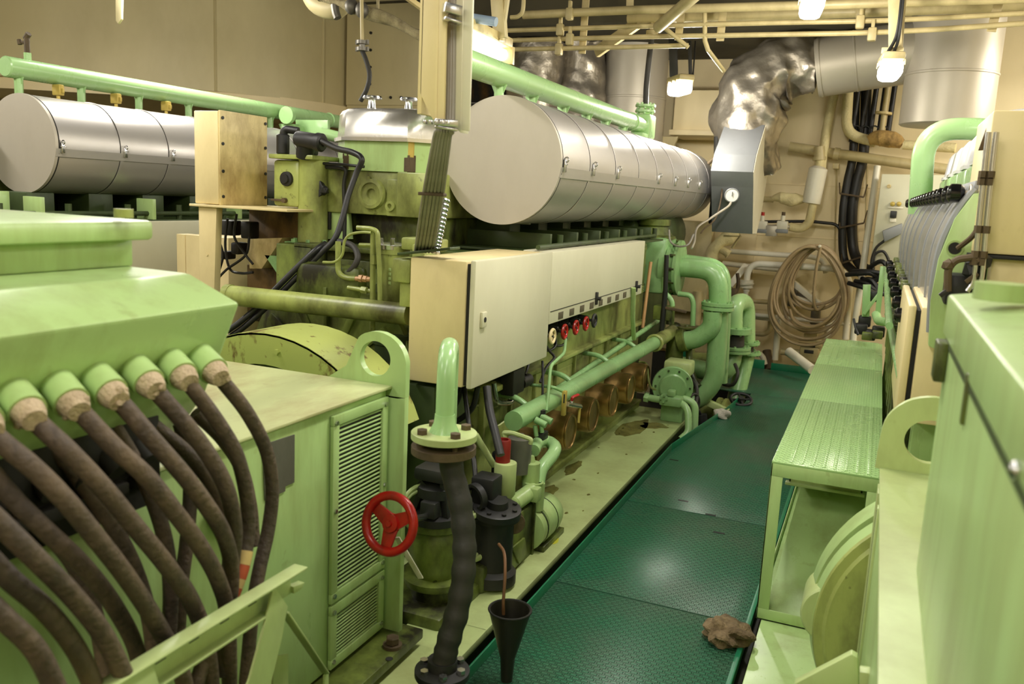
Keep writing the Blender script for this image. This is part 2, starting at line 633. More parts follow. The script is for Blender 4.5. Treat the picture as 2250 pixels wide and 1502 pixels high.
b.box(-1.80, -1.74, 3.9, 7.05, 0.0, 0.045, 0.005)    # foot rail
b.box(-1.80, -1.725, 3.9, 7.05, 0.045, 0.07, 0.004)
part('crankcase', b, GREEN_Y, eng)
b = MB()
b.box(-2.85, -1.77, 4.14, 7.02, 0.76, 1.40, 0.008)
b.box(-2.85, -1.73, 3.9, 7.02, 0.735, 0.765, 0.006)   # ledge
b.box(-2.85, -1.79, 3.95, 7.02, 0.66, 0.74, 0.0)
for z in (1.05, 1.035, 1.02, 1.005):                 # conduit lines under the cover panel
    b.cyl((-1.755, 4.2, z), (-1.755, 6.95, z), 0.006, n=8)
part('engine_block', b, GREEN_Y, eng)
b = MB()
b.cyl((-1.68, 4.521, 0.596), (-1.68, 7.234, 0.732), 0.02, n=12)
part('ledge_pipe', b, GREEN_T, eng)
b = MB()
b.box(-2.95, -1.80, 4.14, 7.0, 1.40, 1.43, 0.004)
b.box(-2.95, -1.62, 4.35, 6.95, 1.435, 1.45, 0.003)
for i in range(6):
    y = 4.55 + i * 0.46
    b.box(-2.3, -1.7, y - 0.015, y + 0.015, 1.45, 1.54, 0.003)
    b.box(-2.25, -2.0, y + 0.1, y + 0.26, 1.45, 1.60, 0.006)
    b.cyl((-1.72, y + 0.2, 1.45), (-1.72, y + 0.2, 1.53), 0.02, n=10)
b.cyl((-1.68, 4.3, 1.475), (-1.68, 6.9, 1.475), 0.014, n=8)
part('top_deck', b, DARKGREEN, eng)
# crankcase relief doors
for i in range(6):
    y = 4.36 + i * 0.462
    b = MB()
    b.lathe((-1.79, y, 0.335), (1, 0, 0), [(0.118, 0), (0.118, 0.165), (0.112, 0.178), (0.10, 0.184), (0.092, 0.18), (0.05, 0.182), (0.001, 0.183)], 32)
    d = part('relief_door', b, BRASS, eng)
    b = MB()
    b.torus((-1.607, y, 0.335), (1, 0, 0), 0.104, 0.007, 32, 6)
    part('rim', b, BRASS, d)
    b = MB()
    b.bolts((-1.775, y, 0.335), (1, 0, 0), 0.155, 8, 0.009, 0.018)
    islands('door_bolt', b, BRASS, d)
# near end of the block
b = MB()
b.box(-2.9, -1.95, 3.4, 3.6, 0.0, 0.9, 0.02)
b.lathe((-2.42, 3.05, 0.60), (0, 1, 0), [(0.46, 0), (0.47, 0.01), (0.47, 0.3), (0.46, 0.34)], 56)
part('flywheel_housing', b, GREEN_D, eng)
b = MB()
b.lathe((-2.55, 3.62, 0.80), (0, 1, 0.0), [(0.44, 0), (0.50, 0.02), (0.50, 0.06), (0.46, 0.10), (0.42, 0.25), (0.36, 0.36)], 56)
b.box(-2.75, -2.35, 3.60, 3.7, 1.15, 1.36, 0.04)
for k in range(5):
    t = PI * (0.2 + 0.15 * k)
    b.bar((-2.55 + 0.2 * math.cos(t), 3.62, 0.80 + 0.2 * math.sin(t)), (-2.55 + 0.44 * math.cos(t), 3.61, 0.80 + 0.44 * math.sin(t)), 0.02, 0.04)
part('bell_housing', b, GREEN_D, eng)
b = MB()                                             # arched guard above the coupling
n = 18
def garc(y, R, rz, z0=0.58):
    return [(-2.36 + R * math.cos(PI * (0.10 + 0.72 * k / n)), y, z0 + rz * math.sin(PI * (0.10 + 0.72 * k / n))) for k in range(n + 1)]
o0, o1 = garc(2.90, 0.60, 0.535), garc(2.90, 0.46, 0.40)
b.prism(o0 + o1[::-1], (0, 0.012, 0))
p0, p1 = garc(2.90, 0.60, 0.537), garc(2.90, 0.59, 0.527)
b.prism(p0 + p1[::-1], (0, 0.34, 0))
for k in (4, 9, 14):
    q = V(o0[k]) * 0.5 + V(o1[k]) * 0.5
    b.cyl(q, q + V(0, -0.015, 0), 0.012, n=6)
part('coupling_guard', b, paint('flaking_green_guard_paint', (172, 182, 100), 0.35, 0.8, (92, 50, 26), 4.0, spots=0.8, lo=0.56, hi=0.60), eng, 'coupling guard with flaking paint and red-brown rust')
# cylinder head with rocker cover
b = MB()
cx, cy = -2.58, 4.40
def octa(hx, hy, ch, z):
    return [(cx - hx + ch, cy - hy, z), (cx + hx - ch, cy - hy, z), (cx + hx, cy - hy + ch, z), (cx + hx, cy + hy - ch, z), (cx + hx - ch, cy + hy, z), (cx - hx + ch, cy + hy, z), (cx - hx, cy + hy - ch, z), (cx - hx, cy - hy + ch, z)]
b._loft([[V(p) for p in octa(*q)] for q in ((0.36, 0.33, 0.15, 2.0), (0.36, 0.33, 0.15, 2.02), (0.345, 0.315, 0.145, 2.02), (0.335, 0.305, 0.14, 2.15), (0.32, 0.29, 0.13, 2.172), (0.29, 0.26, 0.12, 2.18))])
rc = part('rocker_cover', b, ALU, eng, 'polished aluminium rocker cover')
for x, y in ((-2.68, 4.2), (-2.49, 4.28), (-2.38, 4.52)):
    b = MB()
    b.lathe((x, y, 2.175), (0, 0, 1), [(0.03, 0), (0.024, 0.01), (0.02, 0.055), (0.02, 0.06), (0.045, 0.06), (0.05, 0.066), (0.045, 0.076)], 16)
    for k in range(3):
        a = 2 * PI * k / 3 + x * 9
        b.ball((x + 0.05 * math.cos(a), y + 0.05 * math.sin(a), 2.243), 0.014, (1, 1, 0.6), 1)
    part('clamp_knob', b, CHROME, rc)
b = MB()
b._loft([[V(p) for p in octa(*q)] for q in ((0.34, 0.31, 0.14, 1.84), (0.34, 0.31, 0.14, 2.0))])
part('cylinder_head', b, GREEN, eng)
for x, y in ((-2.77, 4.12), (-2.38, 4.12)):
    b = MB()
    b.cyl((x, y, 1.84), (x, y, 1.92), 0.036, n=6, bev=0.004)
    b.bolts((x, y, 1.9), (0, 0, 1), 0.03, 5, 0.006, 0.03)
    h = part('head_stud', b, RUST, eng)
    b = MB()
    b.cyl((x, y, 1.92), (x, y, 2.005), 0.028, n=12)
    part('stud_cap', b, BRASS_Y, h, 'yellow stud cap')
b = MB()
b.box(-2.92, -2.2, 4.1, 4.75, 1.60, 1.84, 0.012)
b.box(-2.5, -2.42, 4.085, 4.11, 1.6, 1.80, 0.006)
b.box(-2.43, -2.2, 4.07, 4.11, 1.60, 1.84, 0.008)
b.lathe((-2.596, 4.1, 1.715), (0, -1, 0), [(0.085, 0), (0.08, 0.03), (0.062, 0.032), (0.06, 0.022), (0.03, 0.02), (0.028, 0.006), (0.001, 0.005)], 28)
b.lathe((-2.472, 4.09, 1.655), (0, -1, 0), [(0.03, 0), (0.028, 0.02), (0.014, 0.021), (0.013, 0.008), (0.001, 0.008)], 20)
b.lathe((-2.25, 4.085, 1.66), (0, -1, 0), [(0.03, 0), (0.028, 0.02), (0.014, 0.021), (0.013, 0.008), (0.001, 0.008)], 20)
b.cyl((-2.62, 4.1, 1.80), (-2.62, 4.085, 1.80), 0.012, n=10)
part('cylinder_jacket', b, GREEN_Y, eng)
b = MB()
b.box(-2.88, -2.22, 4.2, 4.75, 1.40, 1.60, 0.01)
b.cyl((-2.30, 4.15, 1.40), (-2.30, 4.15, 1.62), 0.032, n=14)
b.cyl((-2.86, 4.15, 1.40), (-2.86, 4.15, 1.62), 0.03, n=14)
part('liner_collar', b, GREEN_D, eng)
b = MB()                                             # the heads behind, mostly under the casing
for i in range(1, 6):
    y = 4.42 + i * 0.46
    b.box(-2.86, -2.3, y - 0.2, y + 0.2, 1.40, 2.0, 0.02)
part('rear_heads', b, GREEN_D, eng)
b = MB()
b.box(-3.1, -2.86, 3.9, 6.9, 0.66, 1.42, 0.01)
b.box(-3.25, -2.85, 3.5, 3.9, 0.0, 0.9, 0.02)
part('blower_side', b, GREEN_D, eng)
# near end upper works: web plate with a slot and round camshaft end cover
b = MB()
web = [(-3.006, 4.12, 1.854), (-2.837, 4.12, 1.877), (-2.789, 4.12, 1.785), (-2.753, 4.12, 1.456), (-3.002, 4.12, 1.44)]
b.prism(web, (0, 0.03, 0), 0.002)
part('end_web', b, GREEN, eng)
b = MB()
b.box(-2.82, -2.80, 4.11, 4.118, 1.50, 1.57, 0.003)
p = (-2.889, 4.1, 1.552)
b.box(p[0] - 0.008, p[0] + 0.008, 4.105, 4.118, p[2] - 0.05, p[2] + 0.06, 0.003)
part('web_slot', b, DARK, eng)
b = MB()
b.box(-2.95, -1.95, 3.98, 4.1, 0.9, 1.40, 0.01)
b.box(-2.98, -1.93, 3.9, 4.1, 1.40, 1.43, 0.006)
b.box(-2.7, -2.5, 3.93, 3.99, 1.15, 1.36, 0.01)
b.lathe((-2.42, 3.99, 1.2), (0, -1, 0), [(0.14, 0), (0.13, 0.04), (0.06, 0.05), (0.05, 0.08), (0.001, 0.08)], 24)
b.cyl((-2.85, 3.97, 1.0), (-2.85, 3.97, 1.4), 0.04, n=14)
part('timing_case', b, GREEN_D, eng)
b = MB()                                             # row of cover bolts above the cross pipe
for x, z in ((-2.72, 1.30), (-2.66, 1.2), (-2.6, 1.28), (-2.54, 1.17)):
    b.cyl((x, 3.98, z), (x, 3.95, z), 0.014, n=6)
islands('case_bolt', b, DARK, eng)

# oil stains lying on the bed plate
rnd = random.Random(3)
def blob(x, y, rx, ry, mat):
    bb = MB()
    n_ = 26
    ph = [rnd.uniform(0, 6) for _ in range(4)]
    bb.prism([(x + rx * math.cos(2 * PI * k / n_) * (1 + 0.18 * math.sin(3 * 2 * PI * k / n_ + ph[0]) + 0.12 * math.sin(5 * 2 * PI * k / n_ + ph[1])), y + ry * math.sin(2 * PI * k / n_) * (1 + 0.2 * math.sin(2 * 2 * PI * k / n_ + ph[2]) + 0.1 * math.sin(7 * 2 * PI * k / n_ + ph[3])), 0.0004) for k in range(n_)], (0, 0, 0.0006))
    part('oil_stain', bb, mat, eng)
blob(-1.385, 3.95, 0.035, 0.07, STAIN_Y)
blob(-1.60, 6.35, 0.10, 0.28, STAIN_D)
blob(-1.48, 6.5, 0.10, 0.10, STAIN_D)
blob(-1.66, 4.62, 0.05, 0.12, STAIN_D)
blob(-1.68, 5.15, 0.04, 0.16, STAIN_D)
for k in range(14):
    blob(rnd.uniform(-1.68, -1.33), rnd.uniform(4.2, 6.6), rnd.uniform(0.004, 0.011), rnd.uniform(0.006, 0.02), STAIN_D)
blob(-1.43, 3.5, 0.03, 0.16, STAIN_D)

# cream fuel pump cover panel with its label strip
cov = thing('pump_cover', 'long cream cover panel with a strip of dark labels along its lower edge', 'cover', (-1.69, 5.3, 1.06))
b = MB()
b.box(-1.775, -1.60, 4.32, 6.29, 1.06, 1.456, 0.006)
part('panel', b, BEIGE, cov)
b = MB()
b.box(-1.602, -1.598, 4.33, 6.28, 1.128, 1.132, 0)
part('groove', b, DARK, cov)
for k in range(8):
    y = 4.50 + k * 0.188
    b = MB()
    b.box(-1.6, -1.597, y - 0.038, y + 0.038, 1.072, 1.112, 0.001)
    part('label_plate', b, LABELM, cov)
for y in (5.14, 6.1):
    b = MB()
    b.box(-1.6, -1.585, y - 0.012, y + 0.012, 1.09, 1.17, 0.003)
    b.cyl((-1.59, y, 1.13), (-1.565, y, 1.13), 0.012, n=10)
    part('latch', b, BLACK, cov)

# control cabinet
cab = thing('control_cabinet', 'cream control cabinet with a square lock on the engine flank', 'cabinet', (-1.76, 3.835, 0.885))
b = MB()
b.box(-1.925, -1.642, 3.36, 4.305, 0.885, 1.452, 0.008)
part('body', b, BEIGE_Y, cab)
b = MB()
b.box(-1.645, -1.625, 3.37, 4.30, 0.895, 1.44, 0.002)
part('gasket', b, DARK, cab)
b = MB()
b.box(-1.626, -1.598, 3.362, 4.312, 0.882, 1.458, 0.008)
dr = part('door', b, BEIGE, cab)
b = MB()
b.box(-1.598, -1.584, 3.425, 3.475, 1.155, 1.225, 0.004)
lk = part('lock_plate', b, BEIGE, dr)
b = MB()
b.cyl((-1.584, 3.45, 1.19), (-1.582, 3.45, 1.19), 0.012, n=12)
part('keyhole', b, DARK, cab)
b = MB()
b.box(-2.0, -1.926, 3.4, 3.5, 0.93, 0.99, 0.004)
part('lower_bracket', b, GREEN_Y, cab)
b = MB()
b.box(-2.02, -1.926, 3.36, 3.5, 1.33, 1.44, 0.01)
b.box(-1.99, -1.926, 3.38, 3.48, 1.22, 1.34, 0.006)
part('mounting_bracket', b, GREEN_Y, cab)

# valves with hand wheels under the cover panel
vp = [4.40, 4.60, 4.80, 4.99, 5.16]
def cover_valve(y, wheelmat, label):
    v = thing('shutoff_valve', label, 'valve', (-1.74, y, 0.99), 'small shut-off valves under the cover panel')
    bb = MB()
    bb.box(-1.765, -1.71, y - 0.03, y + 0.03, 0.965, 1.05, 0.006)
    bb.cyl((-1.71, y, 0.99), (-1.645, y, 0.985), 0.026, n=14, bev=0.004)
    bb.cyl((-1.645, y, 0.985), (-1.60, y, 0.985), 0.009, n=10)
    bb.cyl((-1.74, y, 0.97), (-1.74, y, 0.915), 0.014, n=10)
    part('valve_body', bb, BLACK, v)
    bb = MB()
    bb.torus((-1.605, y, 0.985), (1, 0, 0), 0.038, 0.009, 20, 8)
    for k in range(3):
        a = 2 * PI * k / 3
        bb.bar((-1.605, y, 0.985), (-1.605, y + 0.036 * math.cos(a), 0.985 + 0.036 * math.sin(a)), 0.01, 0.008, (1, 0, 0), 0)
    part('hand_wheel', bb, wheelmat, v)
    return v
lbs = ['small black valve with a cream hand wheel, next to the control cabinet', 'small black valve with red hand wheel beside the cream-wheeled one', 'middle one of five small valves under the cover panel, red wheel', 'small red-wheeled valve second from the far end of the cover panel row', 'farthest of five small valves, black wheel with red edge']
for k, y in enumerate(vp):
    cover_valve(y, BEIGE_Y if k == 0 else (BLACK if k == 4 else RED), lbs[k])
for k in range(4):
    y = vp[k]
    b = MB()
    if k == 0:
        pts = [(-1.735, y, 0.915), (-1.72, y - 0.03, 0.86), (-1.71, y - 0.09, 0.80), (-1.70, y - 0.14, 0.78)]
    elif k == 1:
        pts = [(-1.735, y, 0.915), (-1.70, y + 0.02, 0.86), (-1.67, y + 0.03, 0.82), (-1.66, y - 0.12, 0.79), (-1.655, y - 0.22, 0.72)]
    else:
        pts = [(-1.735, y, 0.915), (-1.72, y - 0.02, 0.87), (-1.72, y - 0.10, 0.85), (-1.73, y - 0.2, 0.87), (-1.735, y - 0.25, 0.95)]
    b.tube(smooth(pts), 0.008, 8)
    solo('drip_tube', b, CABLEK, ['thin black tube drooping behind the control cabinet edge from the nearest valve', 'thin bent grey tube dropping below the second valve', 'thin black tube looping below the middle small valve', 'thin black tube looping below the fourth small valve'][k], 'tube', 'thin tubes below the small valves')

# lengthwise cooling pipe on the engine flank
cp = thing('cooling_main', 'long light green pipe sloping along the crankcase above the bronze doors', 'pipe', (-1.55, 5.4, 0.6))
b = MB()
b.cyl((-1.55, 3.76, 0.654), (-1.55, 6.653, 0.64), 0.05, n=24)
part('pipe_run', b, GREEN_T, cp)
b = MB()
b.cyl((-1.55, 6.623, 0.64), (-1.55, 7.269, 0.653), 0.055, n=24, bev=0.006)
b.torus((-1.55, 6.623, 0.64), (0, 1, 0), 0.06, 0.012, 24, 8)
part('joint_collar', b, GREEN_Y, cp)
b = MB()
b.ball((-1.55, 7.373, 0.66), 0.062, (1, 1, 1))
part('rusty_cap', b, GREEN_D, cp)
for y in (4.05, 4.75, 5.5, 6.2):
    b = MB()
    b.tube(bend([(-1.78, y + 0.02, 0.70), (-1.66, y, 0.70), (-1.59, y, 0.66)], 0.05), 0.016, 10)
    part('branch_pipe', b, GREEN_T, cp)
for y in (3.93, 4.01):
    b = MB()
    b.cyl((-1.5, y, 0.63), (-1.44, y, 0.61), 0.018, n=12)
    b.cyl((-1.5, y, 0.60), (-1.49, y, 0.545), 0.012, n=10)
    part('drain_stub', b, GREEN_T, cp)
# thermometer in a brass pocket, drain cock with a red lever
b = MB()
t = thing('thermometer', 'tall narrow brass thermometer in front of the flank pipe', 'thermometer', (-1.48, 4.301, 0.591))
b.bar((-1.48, 4.304, 0.573), (-1.48, 4.303, 0.711), 0.03, 0.022, (1, 0, 0), 0.003)
part('case', b, BRASS_Y, t)
b = MB()
b.cyl((-1.468, 4.265, 0.652), (-1.468, 4.264, 0.7), 0.004, n=8)
part('scale_tube', b, DARK, t)
b = MB()
b.tube(bend([(-1.78, 4.36, 0.70), (-1.52, 4.221, 0.742), (-1.49, 4.31, 0.703)], 0.03), 0.009, 8)
part('pocket_tube', b, GREEN_T, t)
t = thing('drain_cock', 'small chrome drain cock with a red lever on the flank pipe', 'valve', (-1.47, 4.423, 0.592))
b = MB()
b.cyl((-1.47, 4.325, 0.634), (-1.47, 4.563, 0.568), 0.014, n=12)
b.cyl((-1.47, 4.396, 0.614), (-1.47, 4.407, 0.64), 0.012, n=10)
part('cock_body', b, CHROME, t)
b = MB()
b.tube(bend([(-1.465, 4.385, 0.64), (-1.46, 4.382, 0.662), (-1.45, 4.453, 0.665)], 0.01), 0.009, 8, flat=0.5)
part('lever', b, RED, t)
b = MB()
b.tube(bend([(-1.47, 4.52, 0.58), (-1.465, 4.539, 0.571), (-1.465, 4.532, 0.481)], 0.02), 0.008, 8)
part('spout', b, BRASS_Y, t)
# thin rods from the cabinet to the platform
b = MB()
b.tube(bend([(-1.62, 4.305, 0.858), (-1.58, 4.224, 0.758), (-1.55, 4.159, 0.587), (-1.55, 4.153, 0.399)], 0.05), 0.007, 8)
solo('control_rod', b, CABLEK, 'thin black vertical rod below the far end of the control cabinet', 'rod')
b = MB()
b.tube(bend([(-1.6, 4.613, 0.94), (-1.56, 4.488, 0.883), (-1.55, 4.248, 0.851), (-1.52, 4.154, 0.73), (-1.5, 4.081, 0.644)], 0.04), 0.009, 8)
solo('sensing_pipe', b, GREEN_T, 'thin green pipe with a kink rising beside the black rod', 'pipe')
b = MB()
b.cyl((-1.5, 4.019, 0.662), (-1.5, 4.017, 0.59), 0.02, n=10)
b.box(-1.52, -1.48, 4.0, 4.08, 0.50, 0.54, 0.004)
solo('rod_end_block', b, BLACK, 'black coupling block at the foot of the thin rods', 'coupling')
# post and tube pair at the far end of the cover
b = MB()
b.tube(bend([(-1.58, 5.97, 1.131), (-1.6, 6.083, 0.892), (-1.62, 6.243, 0.714)], 0.05), 0.018, 10, flat=0.6)
solo('flat_stay', b, GREEN, 'narrow green stay hanging from the far end of the cover panel', 'stay')
b = MB()
b.cyl((-1.72, 6.994, 1.253), (-1.72, 6.884, 0.711), 0.014, n=10)
solo('drain_tube', b, paint('orange_brown_tube_paint', (196, 150, 100), 0.4, 0.4, (120, 84, 50), 5.0), 'orange-brown vertical tube past the end of the cover panel', 'tube')
b = MB()
b.box(-1.80, -1.775, 6.7, 7.0, 0.78, 1.42, 0.002)
for z in (1.36, 1.22, 1.06):
    b.box(-1.80, -1.76, 6.35, 7.0, z - 0.012, z + 0.012, 0.002)
solo('end_panel', b, GREEN_Y, 'yellow-green bolted panel between cover panel and turbocharger end', 'panel')

# insulated exhaust casing
def exhaust_casing(label, ax, az, r, y0, y1, bands, clips):
    t = thing('exhaust_casing', label, 'exhaust casing', (ax, (y0 + y1) / 2, az - r))
    bb = MB()
    bb.lathe((ax, y0 + 0.004, az), (0, 1, 0), [(r, 0), (r, y1 - y0)], 72)
    part('jacket', bb, SILVER, t)
    bb = MB()
    bb.lathe((ax, y0 - 0.004, az), (0, 1, 0), [(0.002, 0), (r + 0.003, 0), (r + 0.004, 0.02), (r - 0.01, 0.022)], 72)
    part('end_sheet', bb, SILVER_E, t)
    bb = MB()
    bb._loft_closed((ax, y0 + 0.021, az), (0, 1, 0), [(r - 0.002, -0.004), (r + 0.0045, -0.004), (r + 0.0045, 0.004), (r - 0.002, 0.004)], 72)
    part('end_joint', bb, DARK, t)
    for y in bands:
        bb = MB()
        bb._loft_closed((ax, y, az), (0, 1, 0), [(r - 0.003, -0.012), (r + 0.004, -0.01), (r + 0.004, 0.012), (r - 0.003, 0.013)], 72)
        lb_ = part('lap_band', bb, SILVER, t)
        bb = MB()
        bb._loft_closed((ax, y - 0.013, az), (0, 1, 0), [(r - 0.003, -0.003), (r + 0.0015, -0.003), (r + 0.0015, 0.003), (r - 0.003, 0.003)], 72)
        part('band_joint', bb, DARK, lb_)
    a = math.radians(-4)
    bb = MB()
    bb.prism([(ax + r * math.cos(a), y0, az + r * math.sin(a)), (ax + (r + 0.006) * math.cos(a), y0, az + (r + 0.006) * math.sin(a)), (ax + (r + 0.005) * math.cos(a - 0.16), y0, az + (r + 0.005) * math.sin(a - 0.16)), (ax + r * math.cos(a - 0.18), y0, az + r * math.sin(a - 0.18))], (0, y1 - y0 - 0.01, 0))
    part('lengthwise_seam', bb, SILVER, t)
    for y in clips:
        bb = MB()
        aa = a + 0.06
        c = V(ax + (r + 0.008) * math.cos(aa), y, az + (r + 0.008) * math.sin(aa))
        bb.box(c.x - 0.01, c.x + 0.008, y - 0.012, y + 0.012, c.z - 0.045, c.z + 0.02, 0.003)
        bb.torus(c + V(0.008, 0, 0.02), (0, 1, 0), 0.012, 0.004, 12, 6)
        bb.bar(c + V(0.008, -0.02, -0.005), c + V(0.008, 0.02, -0.005), 0.006, 0.006)
        part('toggle_clip', bb, CHROME, t)
    return t
EA, EZ, ER = -1.893, 1.925, 0.335
exhaust_casing('large silver exhaust casing on the middle engine, its round end next to the cable tray', EA, EZ, ER, 4.25, 8.75,
               [4.75, 5.26, 5.82, 6.34, 6.88, 7.4, 7.9, 8.4], [4.29, 4.78, 5.28, 6.36, 6.92, 7.42, 7.92])
b = MB()
b.box(EA - 0.03, EA + 0.03, 8.76, 8.84, EZ - 0.25, EZ + 0.25, 0.01)
b.lathe((EA, 8.75, EZ), (0, 1, 0), [(0.33, 0), (0.2, 0.12), (0.18, 0.16)], 40)
solo('casing_neck', b, DARK, 'dark neck joining the silver casing to the grey box', 'pipe joint')
b = MB()                                             # beige plate seen left of the casing end
b.box(-2.6, -2.0, 4.95, 4.98, 1.57, 1.95, 0.003)
solo('heat_shield', b, BEIGE, 'cream plate behind the round end of the middle silver casing', 'plate')

# green header pipe above the casing
def header_pipe(label, x, z, r, y0, y1, risers, topz):
    t = thing('header_pipe', label, 'pipe', (x, (y0 + y1) / 2, z - r))
    bb = MB()
    bb.lathe((x, y0, z), (0, 1, 0), [(r * 0.9, 0), (r, 0.008), (r, y1 - y0)], 28)
    part('pipe_run', bb, GREEN_C, t)
    bb = MB()
    bb.torus((x, y1 - 0.45, z), (0, 1, 0), r + 0.002, 0.007, 28, 6)
    part('weld_ring', bb, GREEN_C, t)
    for y in risers:
        bb = MB()
        bb.cyl((x, y, topz), (x, y, z - r * 0.7), 0.026, n=14)
        bb.prism([(x - 0.045, y - 0.004, z - r * 0.8), (x + 0.045, y - 0.004, z - r * 0.8), (x + 0.026, y - 0.004, z - r - 0.03), (x - 0.026, y - 0.004, z - r - 0.03)], (0, 0.008, 0))
        part('riser', bb, GREEN_C, t)
    return t
hp = header_pipe('thick green header pipe above the silver casing of the middle engine', -1.95, 2.375, 0.066, 3.55, 7.35, [4.3, 4.77, 5.31, 5.79, 6.23, 6.7], 2.1)
b = MB()
b.box(-2.03, -1.87, 7.2, 7.42, 2.27, 2.47, 0.02)
b.flange((-1.95, 7.33, 2.50), (0, 0, 1), 0.085, 0.05, 0.02, 6)
b.flange((-1.95, 7.33, 2.545), (0, 0, 1), 0.085, 0.05, 0.02, 6)
part('end_valve', b, GREEN_C, hp)
b = MB()
b.prism([(-2.03, 7.0, 2.30), (-1.87, 7.0, 2.30), (-1.87, 7.0, 2.22), (-2.03, 7.0, 2.22)], (0, 0.18, 0), 0.004)
part('saddle', b, GREEN_C, hp)
b = MB()
b.tube(smooth([(-1.95, 7.33, 2.56), (-1.955, 7.33, 2.7), (-1.95, 7.33, 2.9), (-1.94, 7.33, 3.1)]), 0.024, 12)
solo('vent_hose', b, RUBBER, 'black hose rising from the far end of the green header pipe', 'hose')
b = MB()
b.cyl((-1.94, 7.33, 3.1), (-1.94, 7.33, 3.25), 0.02, n=12)
b.cyl((-1.94, 7.33, 3.12), (-1.94, 7.33, 3.16), 0.05, n=16, bev=0.005)
b.cyl((-1.94, 7.33, 3.2), (-1.94, 7.33, 3.25), 0.05, n=4, bev=0.005)
solo('hose_coupling', b, PIPEM, 'cream square coupling at the top of the black vent hose', 'coupling')

# ------------------------------------------------------------------ near end of the engine: boxes, governor, filter, tray
bx = thing('relay_box', 'tall stained cream box on a stand beside the green governor', 'box', (-3.5, 4.0, 1.6))
b = MB()
b.box(-3.585, -3.415, 3.80, 4.20, 1.615, 2.125, 0.006)
part('case', b, BEIGE_Y, bx)
b = MB()
b.box(-3.416, -3.405, 3.805, 4.205, 1.612, 2.13, 0.003)
lid = part('side_cover', b, BEIGE_R, bx, 'grease-stained screwed side cover')
b = MB()
for y in (3.825, 4.185):
    for z in (1.66, 1.80, 1.95, 2.09):
        b.cyl((-3.406, y, z), (-3.398, y, z), 0.009, n=8)
islands('screw', b, BLACK, lid)
b = MB()
b.box(-3.61, -2.93, 3.78, 4.3, 1.598, 1.612, 0.003)
part('shelf', b, BEIGE_Y, bx)
b = MB()
b.prism([(-3.56, 3.8, 1.598), (-3.43, 3.8, 1.598), (-3.46, 3.8, 1.0), (-3.56, 3.8, 1.0)], (0, 0.05, 0), 0.003)
b.cyl((-3.50, 3.8, 1.33), (-3.50, 3.796, 1.33), 0.008, n=8)
b.box(-3.56, -3.52, 3.84, 3.86, 0.02, 1.0, 0.003)
part('stand_leg', b, BEIGE_Y, bx)
b = MB()
b.box(-3.54, -3.05, 4.2, 4.22, 0.9, 1.598, 0.003)
b.box(-3.08, -2.92, 4.1, 4.22, 1.40, 1.596, 0.004)
part('back_plate', b, GRIMEB, bx)
b = MB()
b.prism([(-3.421, 4.05, 1.416), (-3.173, 4.05, 1.439), (-3.321, 4.05, 1.248), (-3.412, 4.05, 1.241)], (0, 0.1, 0), 0.003)
part('gusset', b, BEIGE_R, bx)
b = MB()
for px, py, w, h in ((505, 500, 0.1, 0.09), (548, 505, 0.07, 0.1), (525, 545, 0.06, 0.07), (500, 560, 0.05, 0.05)):
    p = {505: (-3.6, 4.1, 1.471), 548: (-3.452, 4.1, 1.466), 525: (-3.532, 4.1, 1.352), 500: (-3.619, 4.1, 1.305)}[px]
    b.box(p[0] - w / 2, p[0] + w / 2, 4.06, 4.15, p[2] - h / 2, p[2] + h / 2, 0.01)
islands('solenoid_valve', b, BLACK, bx)
b = MB()
for pts in ([(-3.555, 4.03, 1.528), (-3.574, 4.03, 1.366), (-3.541, 4.03, 1.232), (-3.456, 4.03, 1.212), (-3.368, 4.03, 1.224)], [(-3.461, 4, 1.56), (-3.479, 4, 1.427), (-3.396, 4, 1.326), (-3.343, 4, 1.276)], [(-3.385, 4.02, 1.432), (-3.413, 4.02, 1.324), (-3.549, 4.02, 1.232), (-3.619, 4.02, 1.172)], [(-3.65, 4.05, 1.414), (-3.61, 4.05, 1.308), (-3.646, 4.05, 1.195), (-3.665, 4.05, 1.111)]):
    b.tube(smooth(pts), 0.008, 6)
islands('wire', b, CABLEK, bx)
b = MB()
b.box(-3.54, -3.1, 4.18, 4.2, 0.95, 1.25, 0.004)
b.box(-3.5, -3.2, 4.1, 4.18, 1.0, 1.1, 0.004)
solo('oil_pan_bracket', b, GRIMEB, 'rusty oil-soaked cream bracket below the stained cream box', 'bracket')

gv = thing('governor', 'green governor column with a black actuator on top, right of the stained cream box', 'governor', (-3.05, 4.1, 1.05))
b = MB()
b.box(-3.2, -3.02, 4.0, 4.28, 1.62, 1.88, 0.02)
b.cyl((-2.98, 4.08, 1.05), (-2.98, 4.08, 1.885), 0.085, n=28)
b.box(-3.2, -2.9, 3.96, 4.24, 1.885, 1.91, 0.006)
part('column', b, GREEN_Y, gv)
b = MB()
b.box(-3.12, -2.86, 4.0, 4.16, 1.40, 1.425, 0.004)
b.box(-3.12, -2.84, 4.0, 4.16, 1.33, 1.352, 0.004)
b.bolts((-2.98, 4.05, 1.425), (0, 0, 1), 0.1, 6, 0.012, 0.02)
b.prism([(-3.3, 4.05, 1.33), (-3.05, 4.05, 1.33), (-2.92, 4.05, 1.05), (-3.05, 4.05, 1.05)], (0, 0.04, 0))
part('pedestal', b, GREEN_T, gv)
b = MB()
b.lathe((-3.10, 4.0, 1.775), (0, -1, 0), [(0.042, 0), (0.04, 0.016), (0.026, 0.018), (0.024, 0.03), (0.001, 0.03)], 20)
part('sight_plug', b, BLACK, gv)
b = MB()
b.bar((-3.2, 3.99, 1.655), (-3.1, 3.99, 1.655), 0.012, 0.022, (0, -1, 0))
b.cyl((-3.11, 4.0, 1.655), (-3.11, 3.975, 1.655), 0.014, n=12)
part('link_arm', b, RUST, gv)
b = MB()
